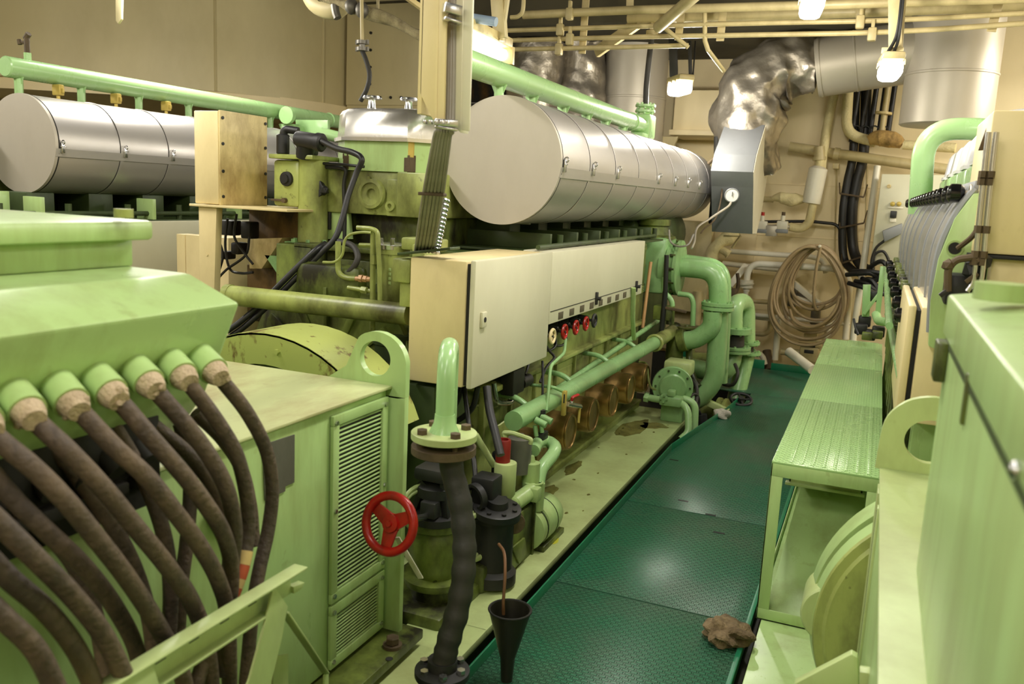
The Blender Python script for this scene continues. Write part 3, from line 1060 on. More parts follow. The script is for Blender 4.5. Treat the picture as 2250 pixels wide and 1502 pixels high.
b.lathe((-2.907, 3.95, 1.985), V((-2.839, 3.95, 1.98)) - V((-3.004, 3.95, 2)), [(0.038, -0.09), (0.043, -0.08), (0.043, 0.04), (0.05, 0.045), (0.05, 0.075), (0.04, 0.085), (0.018, 0.087), (0.018, 0.1)], 28)
b.cyl((-2.98, 4.0, 1.90), (-2.95, 3.97, 2.0), 0.05, n=20)
b.box(-3.03, -2.93, 3.98, 4.06, 1.91, 1.95, 0.01)
ac = part('actuator', b, BLACK, gv, 'black actuator with round end cap')
b = MB()
b.cyl((-3.13, 4.0, 1.91), (-3.13, 4.0, 2.02), 0.036, n=16, bev=0.006)
b.tube(bend([(-3.13, 4.0, 2.0), (-3.12, 4.0, 2.05), (-3.04, 4.02, 2.04)], 0.03), 0.022, 10)
part('breather', b, BLACK, gv)
b = MB()
b.bar((-2.917, 4.05, 1.766), (-2.886, 4.05, 1.717), 0.03, 0.03)
b.bar((-2.874, 4.05, 1.737), (-2.953, 4.05, 1.663), 0.035, 0.03)
b.ball((-2.886, 4.05, 1.722), 0.03, (1, 1, 1), 1)
part('fork_link', b, BLACK, gv)

# black cable from the actuator arching over and down
b = MB()
b.tube(smooth([(-2.808, 3.92, 1.983), (-2.687, 3.88, 1.945), (-2.567, 3.85, 1.925), (-2.504, 3.84, 1.891), (-2.536, 3.84, 1.82), (-2.557, 3.8, 1.702), (-2.565, 3.76, 1.584), (-2.583, 3.72, 1.479), (-2.652, 3.68, 1.393), (-2.749, 3.62, 1.271), (-2.876, 3.56, 1.123), (-2.974, 3.5, 1.012), (-3.044, 3.46, 0.95)]), 0.016, 10)
solo('actuator_cable', b, CABLEK, 'long black cable arching from the black actuator down past the cross pipe', 'cable')
b = MB()
b.tube(smooth([(-2.653, 3.74, 1.45), (-2.666, 3.66, 1.412), (-2.763, 3.6, 1.295), (-2.903, 3.54, 1.134), (-2.986, 3.48, 1.037), (-3.047, 3.44, 0.981)]), 0.016, 10)
solo('sheathed_cable', b, CABLEK, 'shorter black cable running beside the arching cable below the governor', 'cable')
b = MB()
b.tube(bend([(-2.977, 4.08, 1.853), (-2.809, 4.08, 1.851), (-2.757, 4.08, 1.843), (-2.777, 4.08, 1.772), (-2.765, 4.08, 1.571), (-2.767, 4.08, 1.367)], 0.04), 0.011, 8)
b.tube(bend([(-2.963, 4.06, 1.87), (-2.774, 4.06, 1.868), (-2.632, 4.06, 1.86)], 0.04), 0.008, 8)
solo('fuel_line', b, BLACK, 'black steel pipe bent down between governor and cylinder jacket', 'pipe')
b = MB()
b.tube(smooth([(-2.555, 3.72, 1.469), (-2.445, 3.68, 1.454), (-2.387, 3.64, 1.403), (-2.403, 3.62, 1.346), (-2.453, 3.62, 1.307)]), 0.016, 10)
solo('hose_loop', b, RUBBER, 'black hose curling behind the thin fuel pipes', 'hose')

# thin copper-jointed fuel pipes
b = MB()
b.tube(bend([(-2.464, 3.58, 1.479), (-2.462, 3.58, 1.321), (-2.415, 3.58, 1.299), (-2.357, 3.58, 1.302)], 0.06), 0.014, 10)
solo('fuel_pipe', b, GREEN_Y, 'green J-shaped fuel pipe left of the filter', 'pipe')
b = MB()
b.cyl((-2.357, 3.58, 1.302), (-2.27, 3.58, 1.305), 0.013, n=10)
b.cyl((-2.335, 3.58, 1.306), (-2.317, 3.58, 1.305), 0.02, n=6)
b.cyl((-2.309, 3.58, 1.306), (-2.291, 3.58, 1.305), 0.017, n=6)
solo('pipe_union', b, paint('copper_union', (186, 144, 104), 0.4, 0.4, (110, 80, 50), 5.0, metal=0.2), 'copper-coloured pipe union at the foot of the J-shaped fuel pipe', 'pipe union')
b = MB()
b.cyl((-2.25, 3.56, 1.549), (-2.243, 3.56, 1.058), 0.014, n=10)
b.cyl((-2.242, 3.56, 1.428), (-2.241, 3.56, 1.384), 0.02, n=6)
for py in (0,):
    b.cyl((-2.326, 3.56, 1.473), (-2.248, 3.56, 1.476), 0.009, n=8)
b.cyl((-2.388, 3.56, 1.256), (-2.248, 3.56, 1.25), 0.012, n=10)
b.cyl((-2.302, 3.55, 1.255), (-2.273, 3.55, 1.253), 0.018, n=6)
solo('manifold_pipe', b, GREEN_Y, 'upright green manifold pipe with side branches next to the filter', 'pipe')
b = MB()
b.tube(smooth([(-2.524, 3.54, 1.373), (-2.456, 3.54, 1.38), (-2.412, 3.54, 1.417), (-2.399, 3.54, 1.485), (-2.366, 3.54, 1.52), (-2.301, 3.54, 1.535), (-2.249, 3.54, 1.536)]), 0.007, 8)
solo('thin_pipe', b, GREEN_Y, 'thin yellow-green pipe swinging up to the filter manifold', 'pipe')
b = MB()
b.tube(bend([(-2.334, 3.55, 1.555), (-2.256, 3.55, 1.555), (-2.218, 3.55, 1.544), (-2.202, 3.55, 1.343), (-2.192, 3.55, 1.122)], 0.05), 0.012, 10)
solo('bypass_pipe', b, GREEN_Y, 'slim green pipe bending down along the filter body', 'pipe')
fl = thing('oil_filter', 'round green oil filter housing left of the control cabinet', 'filter', (-2.2, 3.68, 1.15))
b = MB()
b.lathe((-2.205, 3.68, 1.17), (0, 0, 1), [(0.05, -0.05), (0.074, -0.02), (0.078, 0), (0.078, 0.26), (0.082, 0.262), (0.082, 0.30), (0.07, 0.305)], 32)
fb = part('housing', b, GREEN_Y, fl)
b = MB()
c = V((-2.212, 3.68, 1.436))
b.lathe(c + V(0, 0, 0.02), (0, 0, 1), [(0.086, 0), (0.086, 0.02), (0.05, 0.03)], 32)
b.bolts(c + V(0, 0, 0.04), (0, 0, 1), 0.066, 6, 0.012, 0.03)
part('lid', b, CHROME, fl, 'bolted lid with bright nuts')
b = MB()                                             # raised cast letters running up the housing (illegible in the photo)
for k in range(4):
    p = V((-2.176, 3.603, 1.36)) + V(0, 0, -0.022 * k)
    b.box(p.x - 0.006, p.x + 0.006, 3.598, 3.604, p.z - 0.007, p.z + 0.007, 0.001)
part('cast_marks', b, GREEN, fb)
b = MB()
b.lathe((-2.19, 3.66, 0.78), (0, 0, 1), [(0.06, 0), (0.085, 0.03), (0.085, 0.2), (0.095, 0.205), (0.095, 0.25), (0.07, 0.26)], 28)
solo('oil_strainer', b, DARKGREEN, 'dark oily strainer pot below the cross pipe', 'strainer')
b = MB()
b.box(-2.0, -1.93, 3.5, 3.64, 1.1, 1.5, 0.01)
b.box(-2.13, -1.93, 3.62, 3.74, 1.46, 1.52, 0.01)
b.box(-2.02, -1.94, 3.6, 3.66, 1.52, 1.57, 0.006)
solo('filter_bracket', b, GREEN_Y, 'small green bracket and cocks between filter and control cabinet', 'bracket')

# cross pipe
b = MB()
b.cyl((-3.042, 3.46, 1.169), (-1.978, 3.46, 1.173), 0.052, n=24)
b.cyl((-3.062, 3.46, 1.17), (-3.027, 3.46, 1.171), 0.054, n=24)
solo('cross_pipe', b, GREEN_Y, 'thick yellow-green pipe crossing in front of the engine to the control cabinet', 'pipe')

# hanging cable tray with flat cable bundle
tr = thing('cable_tray', 'cream hanging cable tray with two deep flanges, reaching to the deckhead', 'cable tray', (-1.31, 2.45, 1.93))
def yl(px, py, y): return None
LT = [(-1.414, 2.5, 2.425), (-1.325, 2.5, 2.421), (-1.352, 2.5, 1.976), (-1.41, 2.5, 2.057)]
b = MB()
b.prism([(-1.406, 2.48, 2.607), (-1.349, 2.48, 2.602), (-1.338, 2.48, 1.97), (-1.354, 2.48, 1.974), (-1.404, 2.48, 2.054)], (0, 0.012, 0), 0.003)
b.prism([(-1.349, 2.48, 2.602), (-1.322, 2.48, 2.6), (-1.313, 2.48, 1.966), (-1.338, 2.48, 1.97)], (0, 0.012, 0), 0.002)
b.box(-1.412, -1.396, 2.48, 2.62, 1.99, 2.7, 0.003)
part('left_flange', b, BEIGE_Y, tr)
b = MB()
b.prism([(-1.285, 2.52, 2.609), (-1.249, 2.52, 2.607), (-1.243, 2.52, 1.942), (-1.272, 2.52, 1.946)], (0, 0.012, 0), 0.003)
b.prism([(-1.32, 2.53, 2.615), (-1.29, 2.53, 2.613), (-1.277, 2.53, 1.937), (-1.308, 2.53, 1.961)], (0, 0.06, 0), 0.003)
part('right_flange', b, BEIGE, tr)
for py in (25, 262):
    b = MB()
    if py == 25:
        b.bar((-1.316, 2.46, 2.31), (-1.277, 2.5, 2.303), 0.03, 0.03)
        b.bar((-1.315, 2.46, 2.277), (-1.276, 2.5, 2.268), 0.03, 0.01)
    else:
        b.bar((-1.33, 2.45, 1.963), (-1.274, 2.5, 1.963), 0.02, 0.022)
        b.bar((-1.329, 2.45, 1.949), (-1.274, 2.5, 1.943), 0.02, 0.008)
        for k in range(5):
            b.box(-1.36 + k * 0.02, -1.352 + k * 0.02, 2.43, 2.445, 1.955, 1.968, 0.001)
    part('cross_rung', b, CHROME, tr)
cols = [CABLEG, CABLEG, CABLEG, CABLEG, CABLEG, CABLEG]
for k in range(6):
    t = k / 5
    xs = lambda a, c, f=t: a + (c - a) * f
    top = V((-1.357, 2.53, 2.618)).lerp(V((-1.325, 2.53, 2.616)), t)
    p1 = V((-1.353, 2.53, 2.011)).lerp(V((-1.306, 2.53, 1.997)), t)
    p2 = V((-1.371, 2.53, 1.924)).lerp(V((-1.316, 2.53, 1.925)), t)
    p3 = V((-1.586, 2.85, 1.712)).lerp(V((-1.508, 2.85, 1.716)), t)
    p4 = V((-1.951, 3.45, 1.469)).lerp(V((-1.863, 3.45, 1.475)), t)
    p5 = V((-1.704, 3, 1.419)).lerp(V((-1.648, 3, 1.424)), t)
    b = MB()
    b.tube(smooth([top, p1, p2, p3, p4]), 0.0078, 8)
    names = ['leftmost of the flat grey cables in the hanging tray', 'second grey cable from the left in the hanging tray', 'third grey cable from the left in the hanging tray', 'fourth grey cable from the left in the hanging tray', 'fifth grey cable from the left in the hanging tray', 'rightmost of the flat grey cables in the hanging tray']
    solo('grey_cable', b, CABLEG, names[k], 'cable', 'grey cables in the hanging tray')
b = MB()
b.bar((-1.567, 2.79, 1.737), (-1.462, 2.79, 1.736), 0.028, 0.012)
b.bar((-1.567, 2.79, 1.737), V((-1.567, 2.79, 1.737)) + V(0, 0.08, 0), 0.008, 0.012)
solo('cable_clamp', b, RUST, 'thin rusty clamp strip around the grey cable bundle', 'clamp')
b = MB()
for k in range(14):
    p = V((-1.522, 2.9, 1.715)).lerp(V((-1.857, 3.47, 1.474)), k / 13)
    b.torus(p, (0.1, 0.3, 1), 0.016, 0.007, 14, 6)
solo('conduit_spiral', b, CHROME, 'ribbed metal conduit behind the lower end of the grey cable bundle', 'conduit')
b = MB()
b.bar((-1.988, 3.4, 1.46), (-1.722, 3.4, 1.503), 0.1, 0.012)
solo('cable_landing_plate', b, DARKGREEN, 'dark plate on top of the control cabinet where the cables land', 'plate')

# ------------------------------------------------------------------ pumps and valves on the platform in front
hv = thing('flanged_elbow', 'green goose-neck pipe with a big bolted flange over the black hose', 'pipe', (-1.24, 2.42, 0.9))
b = MB()
c = V((-1.241, 2.42, 0.972))
b.tube(bend([c + V(0, 0, 0.0), c + V(0, 0, 0.255), c + V(-0.11, 0.24, 0.255), c + V(-0.12, 0.26, -0.1), c + V(-0.22, 0.5, -0.2)], 0.11, 8), 0.031, 20)
b.lathe(c, (0, 0, 1), [(0.05, 0), (0.036, 0.03), (0.033, 0.06)], 20)
part('goose_neck', b, GREEN_C, hv)
b = MB()
b.lathe(c + V(0, 0, -0.024), (0, 0, 1), [(0.107, 0), (0.109, 0.002), (0.109, 0.022), (0.107, 0.024)], 40)
part('upper_flange', b, GREEN_P, hv)
b = MB()
b.bolts(c + V(0, 0, 0.0), (0, 0, 1), 0.08, 4, 0.018, 0.016, 0.6)
b.bolts(c + V(0, 0, -0.06), (0, 0, 1), 0.08, 4, 0.009, 0.05, 0.6)
islands('flange_bolt', b, RUST, hv)
hs = thing('flexible_hose', 'thick wrapped black hose hanging from the big bolted flange to the floor flange', 'hose', (-1.159, 2.3, 0.209))
b = MB()
b.lathe(c + V(0, 0, -0.075), (0, 0, 1), [(0.04, -0.02), (0.1, 0.0), (0.107, 0.004), (0.107, 0.028), (0.09, 0.03)], 40)
part('lower_flange', b, RUST, hs, 'rusty lower flange')
b = MB()
pts = smooth([(-1.224, 2.42, 0.917), (-1.204, 2.42, 0.835), (-1.17, 2.41, 0.75), (-1.139, 2.39, 0.637), (-1.122, 2.36, 0.526), (-1.124, 2.33, 0.412), (-1.138, 2.3, 0.311), (-1.147, 2.29, 0.242)], 8)
rad = [1 + 0.06 * math.sin(i * 1.25) * (1 if 14 < i < 52 else 0.3) for i in range(len(pts))]
b.tube(pts, 0.039, 20, radii=rad)
part('hose_body', b, RUBBER, hs)
b = MB()
c2 = V((-1.151, 2.29, 0.223))
b.lathe(c2 + V(0, 0, -0.03), (0, 0, 1), [(0.088, 0), (0.09, 0.004), (0.09, 0.024), (0.05, 0.03), (0.048, 0.06)], 36)
b.cyl(c2 + V(0, 0, -0.6), c2 + V(0, 0, -0.03), 0.045, n=20)
part('floor_flange', b, BLACK, hs)
b = MB()
b.bolts(c2 + V(0, 0, -0.004), (0, 0, 1), 0.068, 6, 0.014, 0.016)
islands('flange_bolt', b, CHROME, hs)

vl = thing('gate_valve', 'grimy dark gate valve with a bright red hand wheel', 'valve', (-1.3, 2.62, 0.2))
wc = V((-1.44, 2.42, 0.613))
ax = (V(0, 0, 1.3) - wc)
ax = V(-0.05, -0.92, 0.25).normalized()
b = MB()
b.torus(wc, ax, 0.096, 0.016, 48, 12)
a_, u_, w_ = frame(ax)
for k in range(3):
    t = 2 * PI * (k / 3) + 0.5
    d = u_ * math.cos(t) + w_ * math.sin(t)
    s = (ax.cross(d)).normalized()
    q0, q1 = wc + d * 0.0 - ax * 0.012, wc + d * 0.096
    b.prism([q0 + s * 0.03, q0 - s * 0.03, q1 - s * 0.018, q1 + s * 0.018], ax * -0.012, 0.002)
b.lathe(wc - ax * 0.02, ax, [(0.035, 0), (0.03, 0.02), (0.012, 0.022), (0.01, 0.03)], 20)
part('hand_wheel', b, RED, vl, 'red three-spoke hand wheel')
b = MB()
vb = V((-1.596, 3.05, 0.402))
b.cyl(wc - ax * 0.01, wc.lerp(vb, 0.8), 0.013, n=12)
part('spindle', b, CHROME, vl)
b = MB()
b.lathe((-1.585, 3.05, 0.107), (0, 0, 1), [(0.13, 0), (0.135, 0.01), (0.135, 0.03), (0.095, 0.04), (0.11, 0.1), (0.12, 0.2), (0.10, 0.24), (0.135, 0.26), (0.135, 0.295), (0.11, 0.30)], 32)
part('valve_body', b, GREEN_D, vl)
b = MB()
q = V((-1.573, 3.02, 0.407))
b.lathe(q, (0, 0, 1), [(0.11, -0.01), (0.11, 0.02), (0.07, 0.03), (0.06, 0.09), (0.085, 0.10), (0.085, 0.14), (0.05, 0.16)], 28)
b.box(q.x - 0.075, q.x + 0.075, q.y - 0.08, q.y + 0.06, q.z + 0.17, q.z + 0.23, 0.02)
b.bar(q + V(-0.09, -0.02, 0.02), q + V(-0.03, -0.04, 0.16), 0.03, 0.03)
b.bar(q + V(0.07, -0.04, 0.02), q + V(0.05, -0.04, 0.17), 0.025, 0.025)
b.box(q.x - 0.02, q.x + 0.05, q.y - 0.11, q.y - 0.06, q.z + 0.03, q.z + 0.1, 0.008)
part('bonnet', b, BLACK, vl)
b = MB()
for k in range(2):
    b.torus(q + V(-0.05 + 0.0 * k, -0.05, 0.04 + 0.02 * k), (0.8, -0.5, 0.1), 0.08, 0.009, 24, 8)
islands('yoke_ring', b, GREEN_P, vl)
b = MB()
b.bar((-1.456, 2.5, 0.531), (-1.419, 2.62, 0.334), 0.022, 0.006, (0, -1, 0.3))
solo('indicator_strip', b, PIPEW, 'pale flat strip slanting down from the red hand wheel', 'strip')
b = MB()
b.box(-1.85, -1.45, 2.85, 3.3, -0.02, 0.05, 0.02)
b.cyl(V((-1.585, 3.05, 0.107)) - V(0, 0, 0.12), (-1.585, 3.05, 0.107), 0.1, n=24)
solo('valve_pedestal', b, GREEN_D, 'grimy green pedestal under the dark gate valve', 'pedestal')

fp = thing('duplex_strainer', 'black cast strainer with bolted round top, between black hose and motor pump', 'strainer', (-1.47, 3.35, 0.0))
b = MB()
p = V((-1.446, 3.34, 0.269))
b.lathe((p.x, p.y, 0.02), (0, 0, 1), [(0.11, 0), (0.11, 0.05), (0.09, 0.07), (0.09, p.z + 0.02), (0.115, p.z + 0.03), (0.115, p.z + 0.05), (0.09, p.z + 0.055)], 28)
part('pot', b, BLACK, fp)
b = MB()
p = V((-1.418, 3.3, 0.374))
b.lathe(p, (0.1, -0.1, 1), [(0.1, -0.02), (0.108, -0.016), (0.108, 0.012), (0.1, 0.016), (0.05, 0.02), (0.045, 0.05)], 32)
b.bolts(p + V(0, 0, 0.014), (0.1, -0.1, 1), 0.085, 8, 0.011, 0.012)
part('cover', b, BLACK, fp)
b = MB()
p = V((-1.484, 3.32, 0.457))
b.box(p.x - 0.055, p.x + 0.055, p.y - 0.05, p.y + 0.06, p.z - 0.07, p.z + 0.06, 0.012)
b.ringpipe(p + V(-0.01, -0.06, -0.02), (-0.35, -0.9, -0.1), 0.062, 0.048, 0.03, 24)
part('top_block', b, BLACK, fp)
b = MB()
p = V((-1.373, 3.4, 0.289))
b.cyl(p + V(-0.08, 0.05, 0), p, 0.055, n=24, bev=0.004)
b.cyl(p, p + V(0.02, -0.015, 0), 0.046, n=24, bev=0.004)
part('end_plug', b, RUST, fp)
b = MB()
p = V((-1.467, 3.2, 0.262))
for k in range(2):
    b.torus(p + V(0.02 * k - 0.03, 0.03, 0), (0.9, -0.35, 0), 0.105, 0.013, 32, 8, 0.8)
islands('joint_ring', b, GREEN_P, fp)
b = MB()
b.box(-1.66, -1.41, 3.44, 3.74, 0.0, 0.27, 0.012)
b.box(-1.41, -1.40, 3.73, 3.745, 0.0, 0.30, 0.002)
b.box(-1.72, -1.43, 3.22, 3.46, 0.0, 0.13, 0.02)
b.prism([(-1.41, 3.46, 0.14), (-1.405, 3.6, 0.14), (-1.405, 3.64, 0.05), (-1.41, 3.56, 0.02)], (0.012, 0, 0), 0.003)
solo('pump_casing', b, GREEN_D, 'dirty green pump casing standing on the edge of the bed plate', 'pump')

pm = thing('motor_pump', 'light green motor pump lying on the bed plate', 'pump', (-1.46, 3.9, 0.0))
b = MB()
b.lathe((-1.46, 3.74, 0.115), (0, 1, 0), [(0.06, 0), (0.108, 0.01), (0.108, 0.06), (0.095, 0.065), (0.095, 0.085), (0.112, 0.09), (0.112, 0.25), (0.10, 0.31), (0.07, 0.36), (0.02, 0.37)], 32)
part('motor', b, GREEN, pm)
b = MB()
b.torus((-1.46, 3.815, 0.115), (0, 1, 0), 0.102, 0.007, 32, 8)
b.torus((-1.46, 3.94, 0.115), (0, 1, 0), 0.111, 0.004, 32, 8)
islands('seam_ring', b, DARKGREEN, pm)
b = MB()
b.box(-1.56, -1.36, 3.78, 4.08, 0.0, 0.03, 0.005)
part('foot', b, GREEN_D, pm)
b = MB()
p = V((-1.426, 3.72, 0.314))
b.cyl((-1.455, 3.58, 0.303), (-1.426, 3.76, 0.325), 0.04, n=20, bev=0.004)
b.cyl((-1.425, 3.8, 0.211), (-1.423, 3.8, 0.349), 0.04, n=20)
b.cyl((-1.469, 3.5, 0.353), (-1.446, 3.6, 0.291), 0.03, n=16)
b.lathe((-1.451, 3.78, 0.369), (0, 0, 1), [(0.042, -0.04), (0.044, 0.0), (0.044, 0.085), (0.02, 0.09), (0.012, 0.12)], 20)
b.torus((-1.435, 3.78, 0.357), (0, 0, 1), 0.046, 0.006, 24, 8)
b.box(p.x - 0.02, p.x + 0.05, p.y - 0.03, p.y + 0.03, p.z - 0.03, p.z + 0.04, 0.008)
part('valve_chest', b, GREEN, pm)
b = MB()
b.tube(bend([(-1.424, 3.82, 0.343), (-1.427, 3.85, 0.405), (-1.394, 4, 0.477), (-1.503, 4.15, 0.463), (-1.511, 4, 0.49), (-1.49, 3.9, 0.476)], 0.10, 8), 0.033, 16)
part('return_bend', b, GREEN_C, pm)
b = MB()
b.tube(bend([(-1.461, 3.72, 0.207), (-1.44, 3.72, 0.267), (-1.457, 3.72, 0.308)], 0.02), 0.008, 8)
part('drain_loop', b, GREEN_P, pm)
rt = thing('relief_valve', 'green cylinder with a dark red cap beside the motor pump', 'valve', (-1.453, 3.45, 0.372))
b = MB()
b.lathe((-1.45, 3.45, 0.397), (0, 0, 1), [(0.036, -0.16), (0.036, -0.02), (0.05, 0), (0.052, 0.145), (0.05, 0.15), (0.034, 0.151)], 24)
part('barrel', b, GREEN_P, rt)
b = MB()
b.lathe((-1.465, 3.45, 0.568), (0, 0, 1), [(0.034, -0.02), (0.034, 0.08), (0.031, 0.085), (0.023, 0.085), (0.022, 0.07), (0.001, 0.07)], 20)
part('cap', b, paint('dark_red_cap', (128, 24, 20), 0.4, 0.3, (70, 20, 14), 5.0), rt, 'dark red cap')
b = MB()
b.cyl((-1.584, 3.4, 0.667), (-1.53, 3.5, 0.504), 0.015, n=10)
solo('slanting_stay', b, GREEN_P, 'pale slanting rod between the bolted flange and the red-capped cylinder', 'rod')
b = MB()
b.lathe((-1.505, 3.75, 0.524), (0, 0, 1), [(0.055, -0.12), (0.06, 0), (0.06, 0.055), (0.02, 0.06), (0.018, 0.075), (0.001, 0.075)], 24)
solo('sight_glass_pot', b, PLATEM, 'grey lidded glass pot behind the red-capped cylinder', 'pot')
b = MB()
b.tube(bend([(-1.522, 3.6, 0.612), (-1.535, 3.6, 0.637), (-1.488, 3.6, 0.644), (-1.388, 3.6, 0.627), (-1.393, 3.6, 0.604)], 0.02), 0.011, 8)
solo('small_lever_cock', b, GREEN_P, 'small pale lever pipe above the red-capped cylinder', 'lever')
b = MB()
b.cyl((-1.542, 3.9, 0.419), (-1.527, 3.9, 0.506), 0.03, n=14)
b.box(-1.70, -1.62, 3.85, 3.95, 0.0, 0.45, 0.01)
b.cyl((-1.491, 3.85, 0.321), (-1.495, 3.85, 0.488), 0.016, n=10)
solo('cock_stand', b, BLACK, 'black stand of small cocks behind the motor pump', 'stand')
b = MB()
b.prism([(-1.673, 3.85, 0.434), (-1.676, 3.85, 0.59), (-1.622, 4, 0.649), (-1.627, 4, 0.501)], (0.01, 0.01, 0), 0)
solo('side_guard_plate', b, GREEN_Y, 'small slanted green plate at the near end of the flank pipe', 'plate')
b = MB()
b.lathe((-1.602, 4.3, 0.391), (1, 0, 0), [(0.05, -0.06), (0.05, 0), (0.03, 0.01), (0.001, 0.012)], 20)
solo('copper_plug', b, BRASS, 'small copper plug left of the nearest bronze door', 'plug')
# dark pipework under the cabinet
b = MB()
b.tube(bend([(-1.72, 3.885, 0.803), (-1.72, 3.926, 0.687), (-1.72, 4.14, 0.642), (-1.72, 4.252, 0.76)], 0.05), 0.014, 10)
solo('bent_steel_tube', b, CHROME, 'bent grey steel tube hanging below the control cabinet door', 'tube')
b = MB()
p = V((-1.7, 4.109, 0.764))
b.box(p.x - 0.05, p.x + 0.03, p.y - 0.08, p.y + 0.08, p.z - 0.06, p.z + 0.08, 0.012)
b.cyl(p + V(0, 0.08, -0.02), p + V(0, 0.2, -0.02), 0.035, n=16)
solo('fuel_feed_pump', b, BLACK, 'black feed pump body tucked under the control cabinet', 'pump')
for k, (pts, r, lb) in enumerate((([(-1.583, 3.5, 0.871), (-1.542, 3.45, 0.78), (-1.487, 3.4, 0.693), (-1.434, 3.35, 0.609)], 0.02, 'thick black hose dropping from the right corner of the control cabinet'),
                                   ([(-1.879, 3.5, 0.842), (-1.852, 3.5, 0.768), (-1.828, 3.55, 0.716), (-1.793, 3.6, 0.733), (-1.76, 3.6, 0.828)], 0.014, 'black cable loop under the left corner of the control cabinet'),
                                   ([(-1.971, 3.6, 0.823), (-1.929, 3.6, 0.691), (-1.826, 3.6, 0.637), (-1.707, 3.6, 0.723), (-1.676, 3.6, 0.839)], 0.014, 'larger black cable loop under the control cabinet, behind the goose-neck'),
                                   ([(-1.748, 3.6, 0.83), (-1.668, 3.5, 0.684), (-1.591, 3.4, 0.569), (-1.528, 3.3, 0.501)], 0.012, 'straight black cable below the control cabinet, right of the goose-neck'))):
    b = MB()
    b.tube(smooth(pts), r, 10)
    solo('hanging_cable', b, CABLEK, lb, 'cable')
b = MB()
b.box(-1.98, -1.80, 3.4, 3.75, 0.0, 0.86, 0.01)
solo('cable_duct', b, DARKGREEN, 'dark upright duct behind the hanging cables below the control cabinet', 'duct')

# funnel in the gap with a copper drip tube
fn = thing('funnel', 'dark steel funnel standing in the gap beside the walkway', 'funnel', (-1.06, 2.62, -0.1))
c = V((-1.073, 2.66, 0.278))
b = MB()
b._loft_closed(c, (0, 0, 1), [(0.0765, 0.0), (0.071, 0.0), (0.022, -0.19), (0.016, -0.30), (0.02, -0.30), (0.027, -0.19), (0.0765, -0.004)], 36)
part('cone', b, paint('oily_dark_steel', (48, 46, 36), 0.35, 0.5, (26, 24, 18), 4.0, metal=0.4), fn)
b = MB()
b.torus(c, (0, 0, 1), 0.0765, 0.004, 36, 8)
part('rolled_rim', b, DARK, fn)
b = MB()
b.cyl(c + V(0, 0, -0.7), c + V(0, 0, -0.28), 0.022, n=14)
part('drain_pipe', b, BLACK, fn)
b = MB()
b.tube(smooth([(-1.21, 2.85, 0.427), (-1.165, 2.8, 0.419), (-1.124, 2.72, 0.378), (-1.105, 2.67, 0.298), (-1.098, 2.66, 0.251)]), 0.006, 8)
solo('drip_pipe', b, paint('copper_tube', (112, 76, 44), 0.4, 0.5, (70, 50, 30), 5.0, metal=0.3), 'thin copper tube dripping into the funnel', 'tube')

# ------------------------------------------------------------------ far end of the engine: cooler, bends, pumps
ck = thing('turbocharger_cooler', 'green cooler housing with flanges below the far end of the silver casing', 'cooler', (-1.8, 7.3, 0.9))
b = MB()
b.box(-2.1, -1.62, 7.1, 7.5, 0.98, 1.45, 0.03)
b.lathe((-1.62, 7.3, 1.2), (1, 0, 0), [(0.22, -0.06), (0.22, 0.0), (0.24, 0.0), (0.24, 0.03), (0.21, 0.035), (0.21, 0.06), (0.235, 0.062), (0.235, 0.09), (0.12, 0.1)], 36)
part('housing', b, GREEN_T, ck)
b = MB()
b.bolts((-1.59, 7.3, 1.2), (1, 0, 0), 0.225, 12, 0.014, 0.05)
islands('bolt', b, GREEN_D, ck)
b = MB()
b.lathe((-1.8, 7.3, 1.40), (0, 0, 1), [(0.2, 0), (0.2, 0.06), (0.17, 0.07), (0.13, 0.14), (0.15, 0.15), (0.15, 0.2)], 32)
part('inlet_neck', b, GREEN_D, ck)
b = MB()
b.box(-2.6, -1.9, 7.1, 8.6, 0.3, 1.6, 0.05)
b.lathe((-2.0, 8.2, 1.45), (0, 1, 0), [(0.2, -0.5), (0.26, -0.4), (0.26, 0.2), (0.2, 0.3)], 32)
b.cyl((-1.9, 7.2, 0.0), (-1.9, 7.2, 1.0), 0.09, n=20)
part('support_frame', b, DARKGREEN, ck)
# S-shaped water pipes: pair of top bends, lower elbow, long riser
wp = thing('water_pipe_bend', 'green double water pipe arching out of the cooler and down to the floor', 'pipe', (-1.25, 7.3, 0.0))
b = MB()
up = bend([(-1.547, 7.3, 1.207), (-1.214, 7.3, 1.202), (-1.174, 7.3, 0.834), (-1.157, 7.28, 0.247), (-1.293, 7.25, 0.074), (-1.398, 7.2, 0.049)], 0.16, 10)
b.tube(up, 0.082, 24)
part('front_pipe', b, GREEN_T, wp)
b = MB()
b.tube(bend([(-1.561, 7.5, 1.247), (-1.204, 7.5, 1.226), (-1.17, 7.5, 0.933), (-1.15, 7.5, 0.534), (-1.141, 7.5, 0.209)], 0.16, 10), 0.06, 20)
part('rear_pipe', b, GREEN_T, wp)
b = MB()
b.flange((-1.188, 7.27, 0.922), (0, 0.02, 1), 0.135, 0.085, 0.03, 8)
b.flange((-1.185, 7.27, 0.887), (0, 0.02, 1), 0.135, 0.085, 0.03, 8)
part('flange_pair', b, GREEN_T, wp)
b = MB()
b.tube(bend([(-1.212, 7.2, 0.865), (-1.204, 7.2, 0.726), (-1.329, 7.2, 0.615), (-1.424, 7.2, 0.593)], 0.2, 10), 0.078, 22)
part('lower_elbow', b, GREEN_T, wp)
b = MB()
b.cyl((-1.413, 7.2, 0.606), (-1.482, 7.2, 0.583), 0.1, n=24, bev=0.006)
part('elbow_flange', b, GREEN_D, wp)
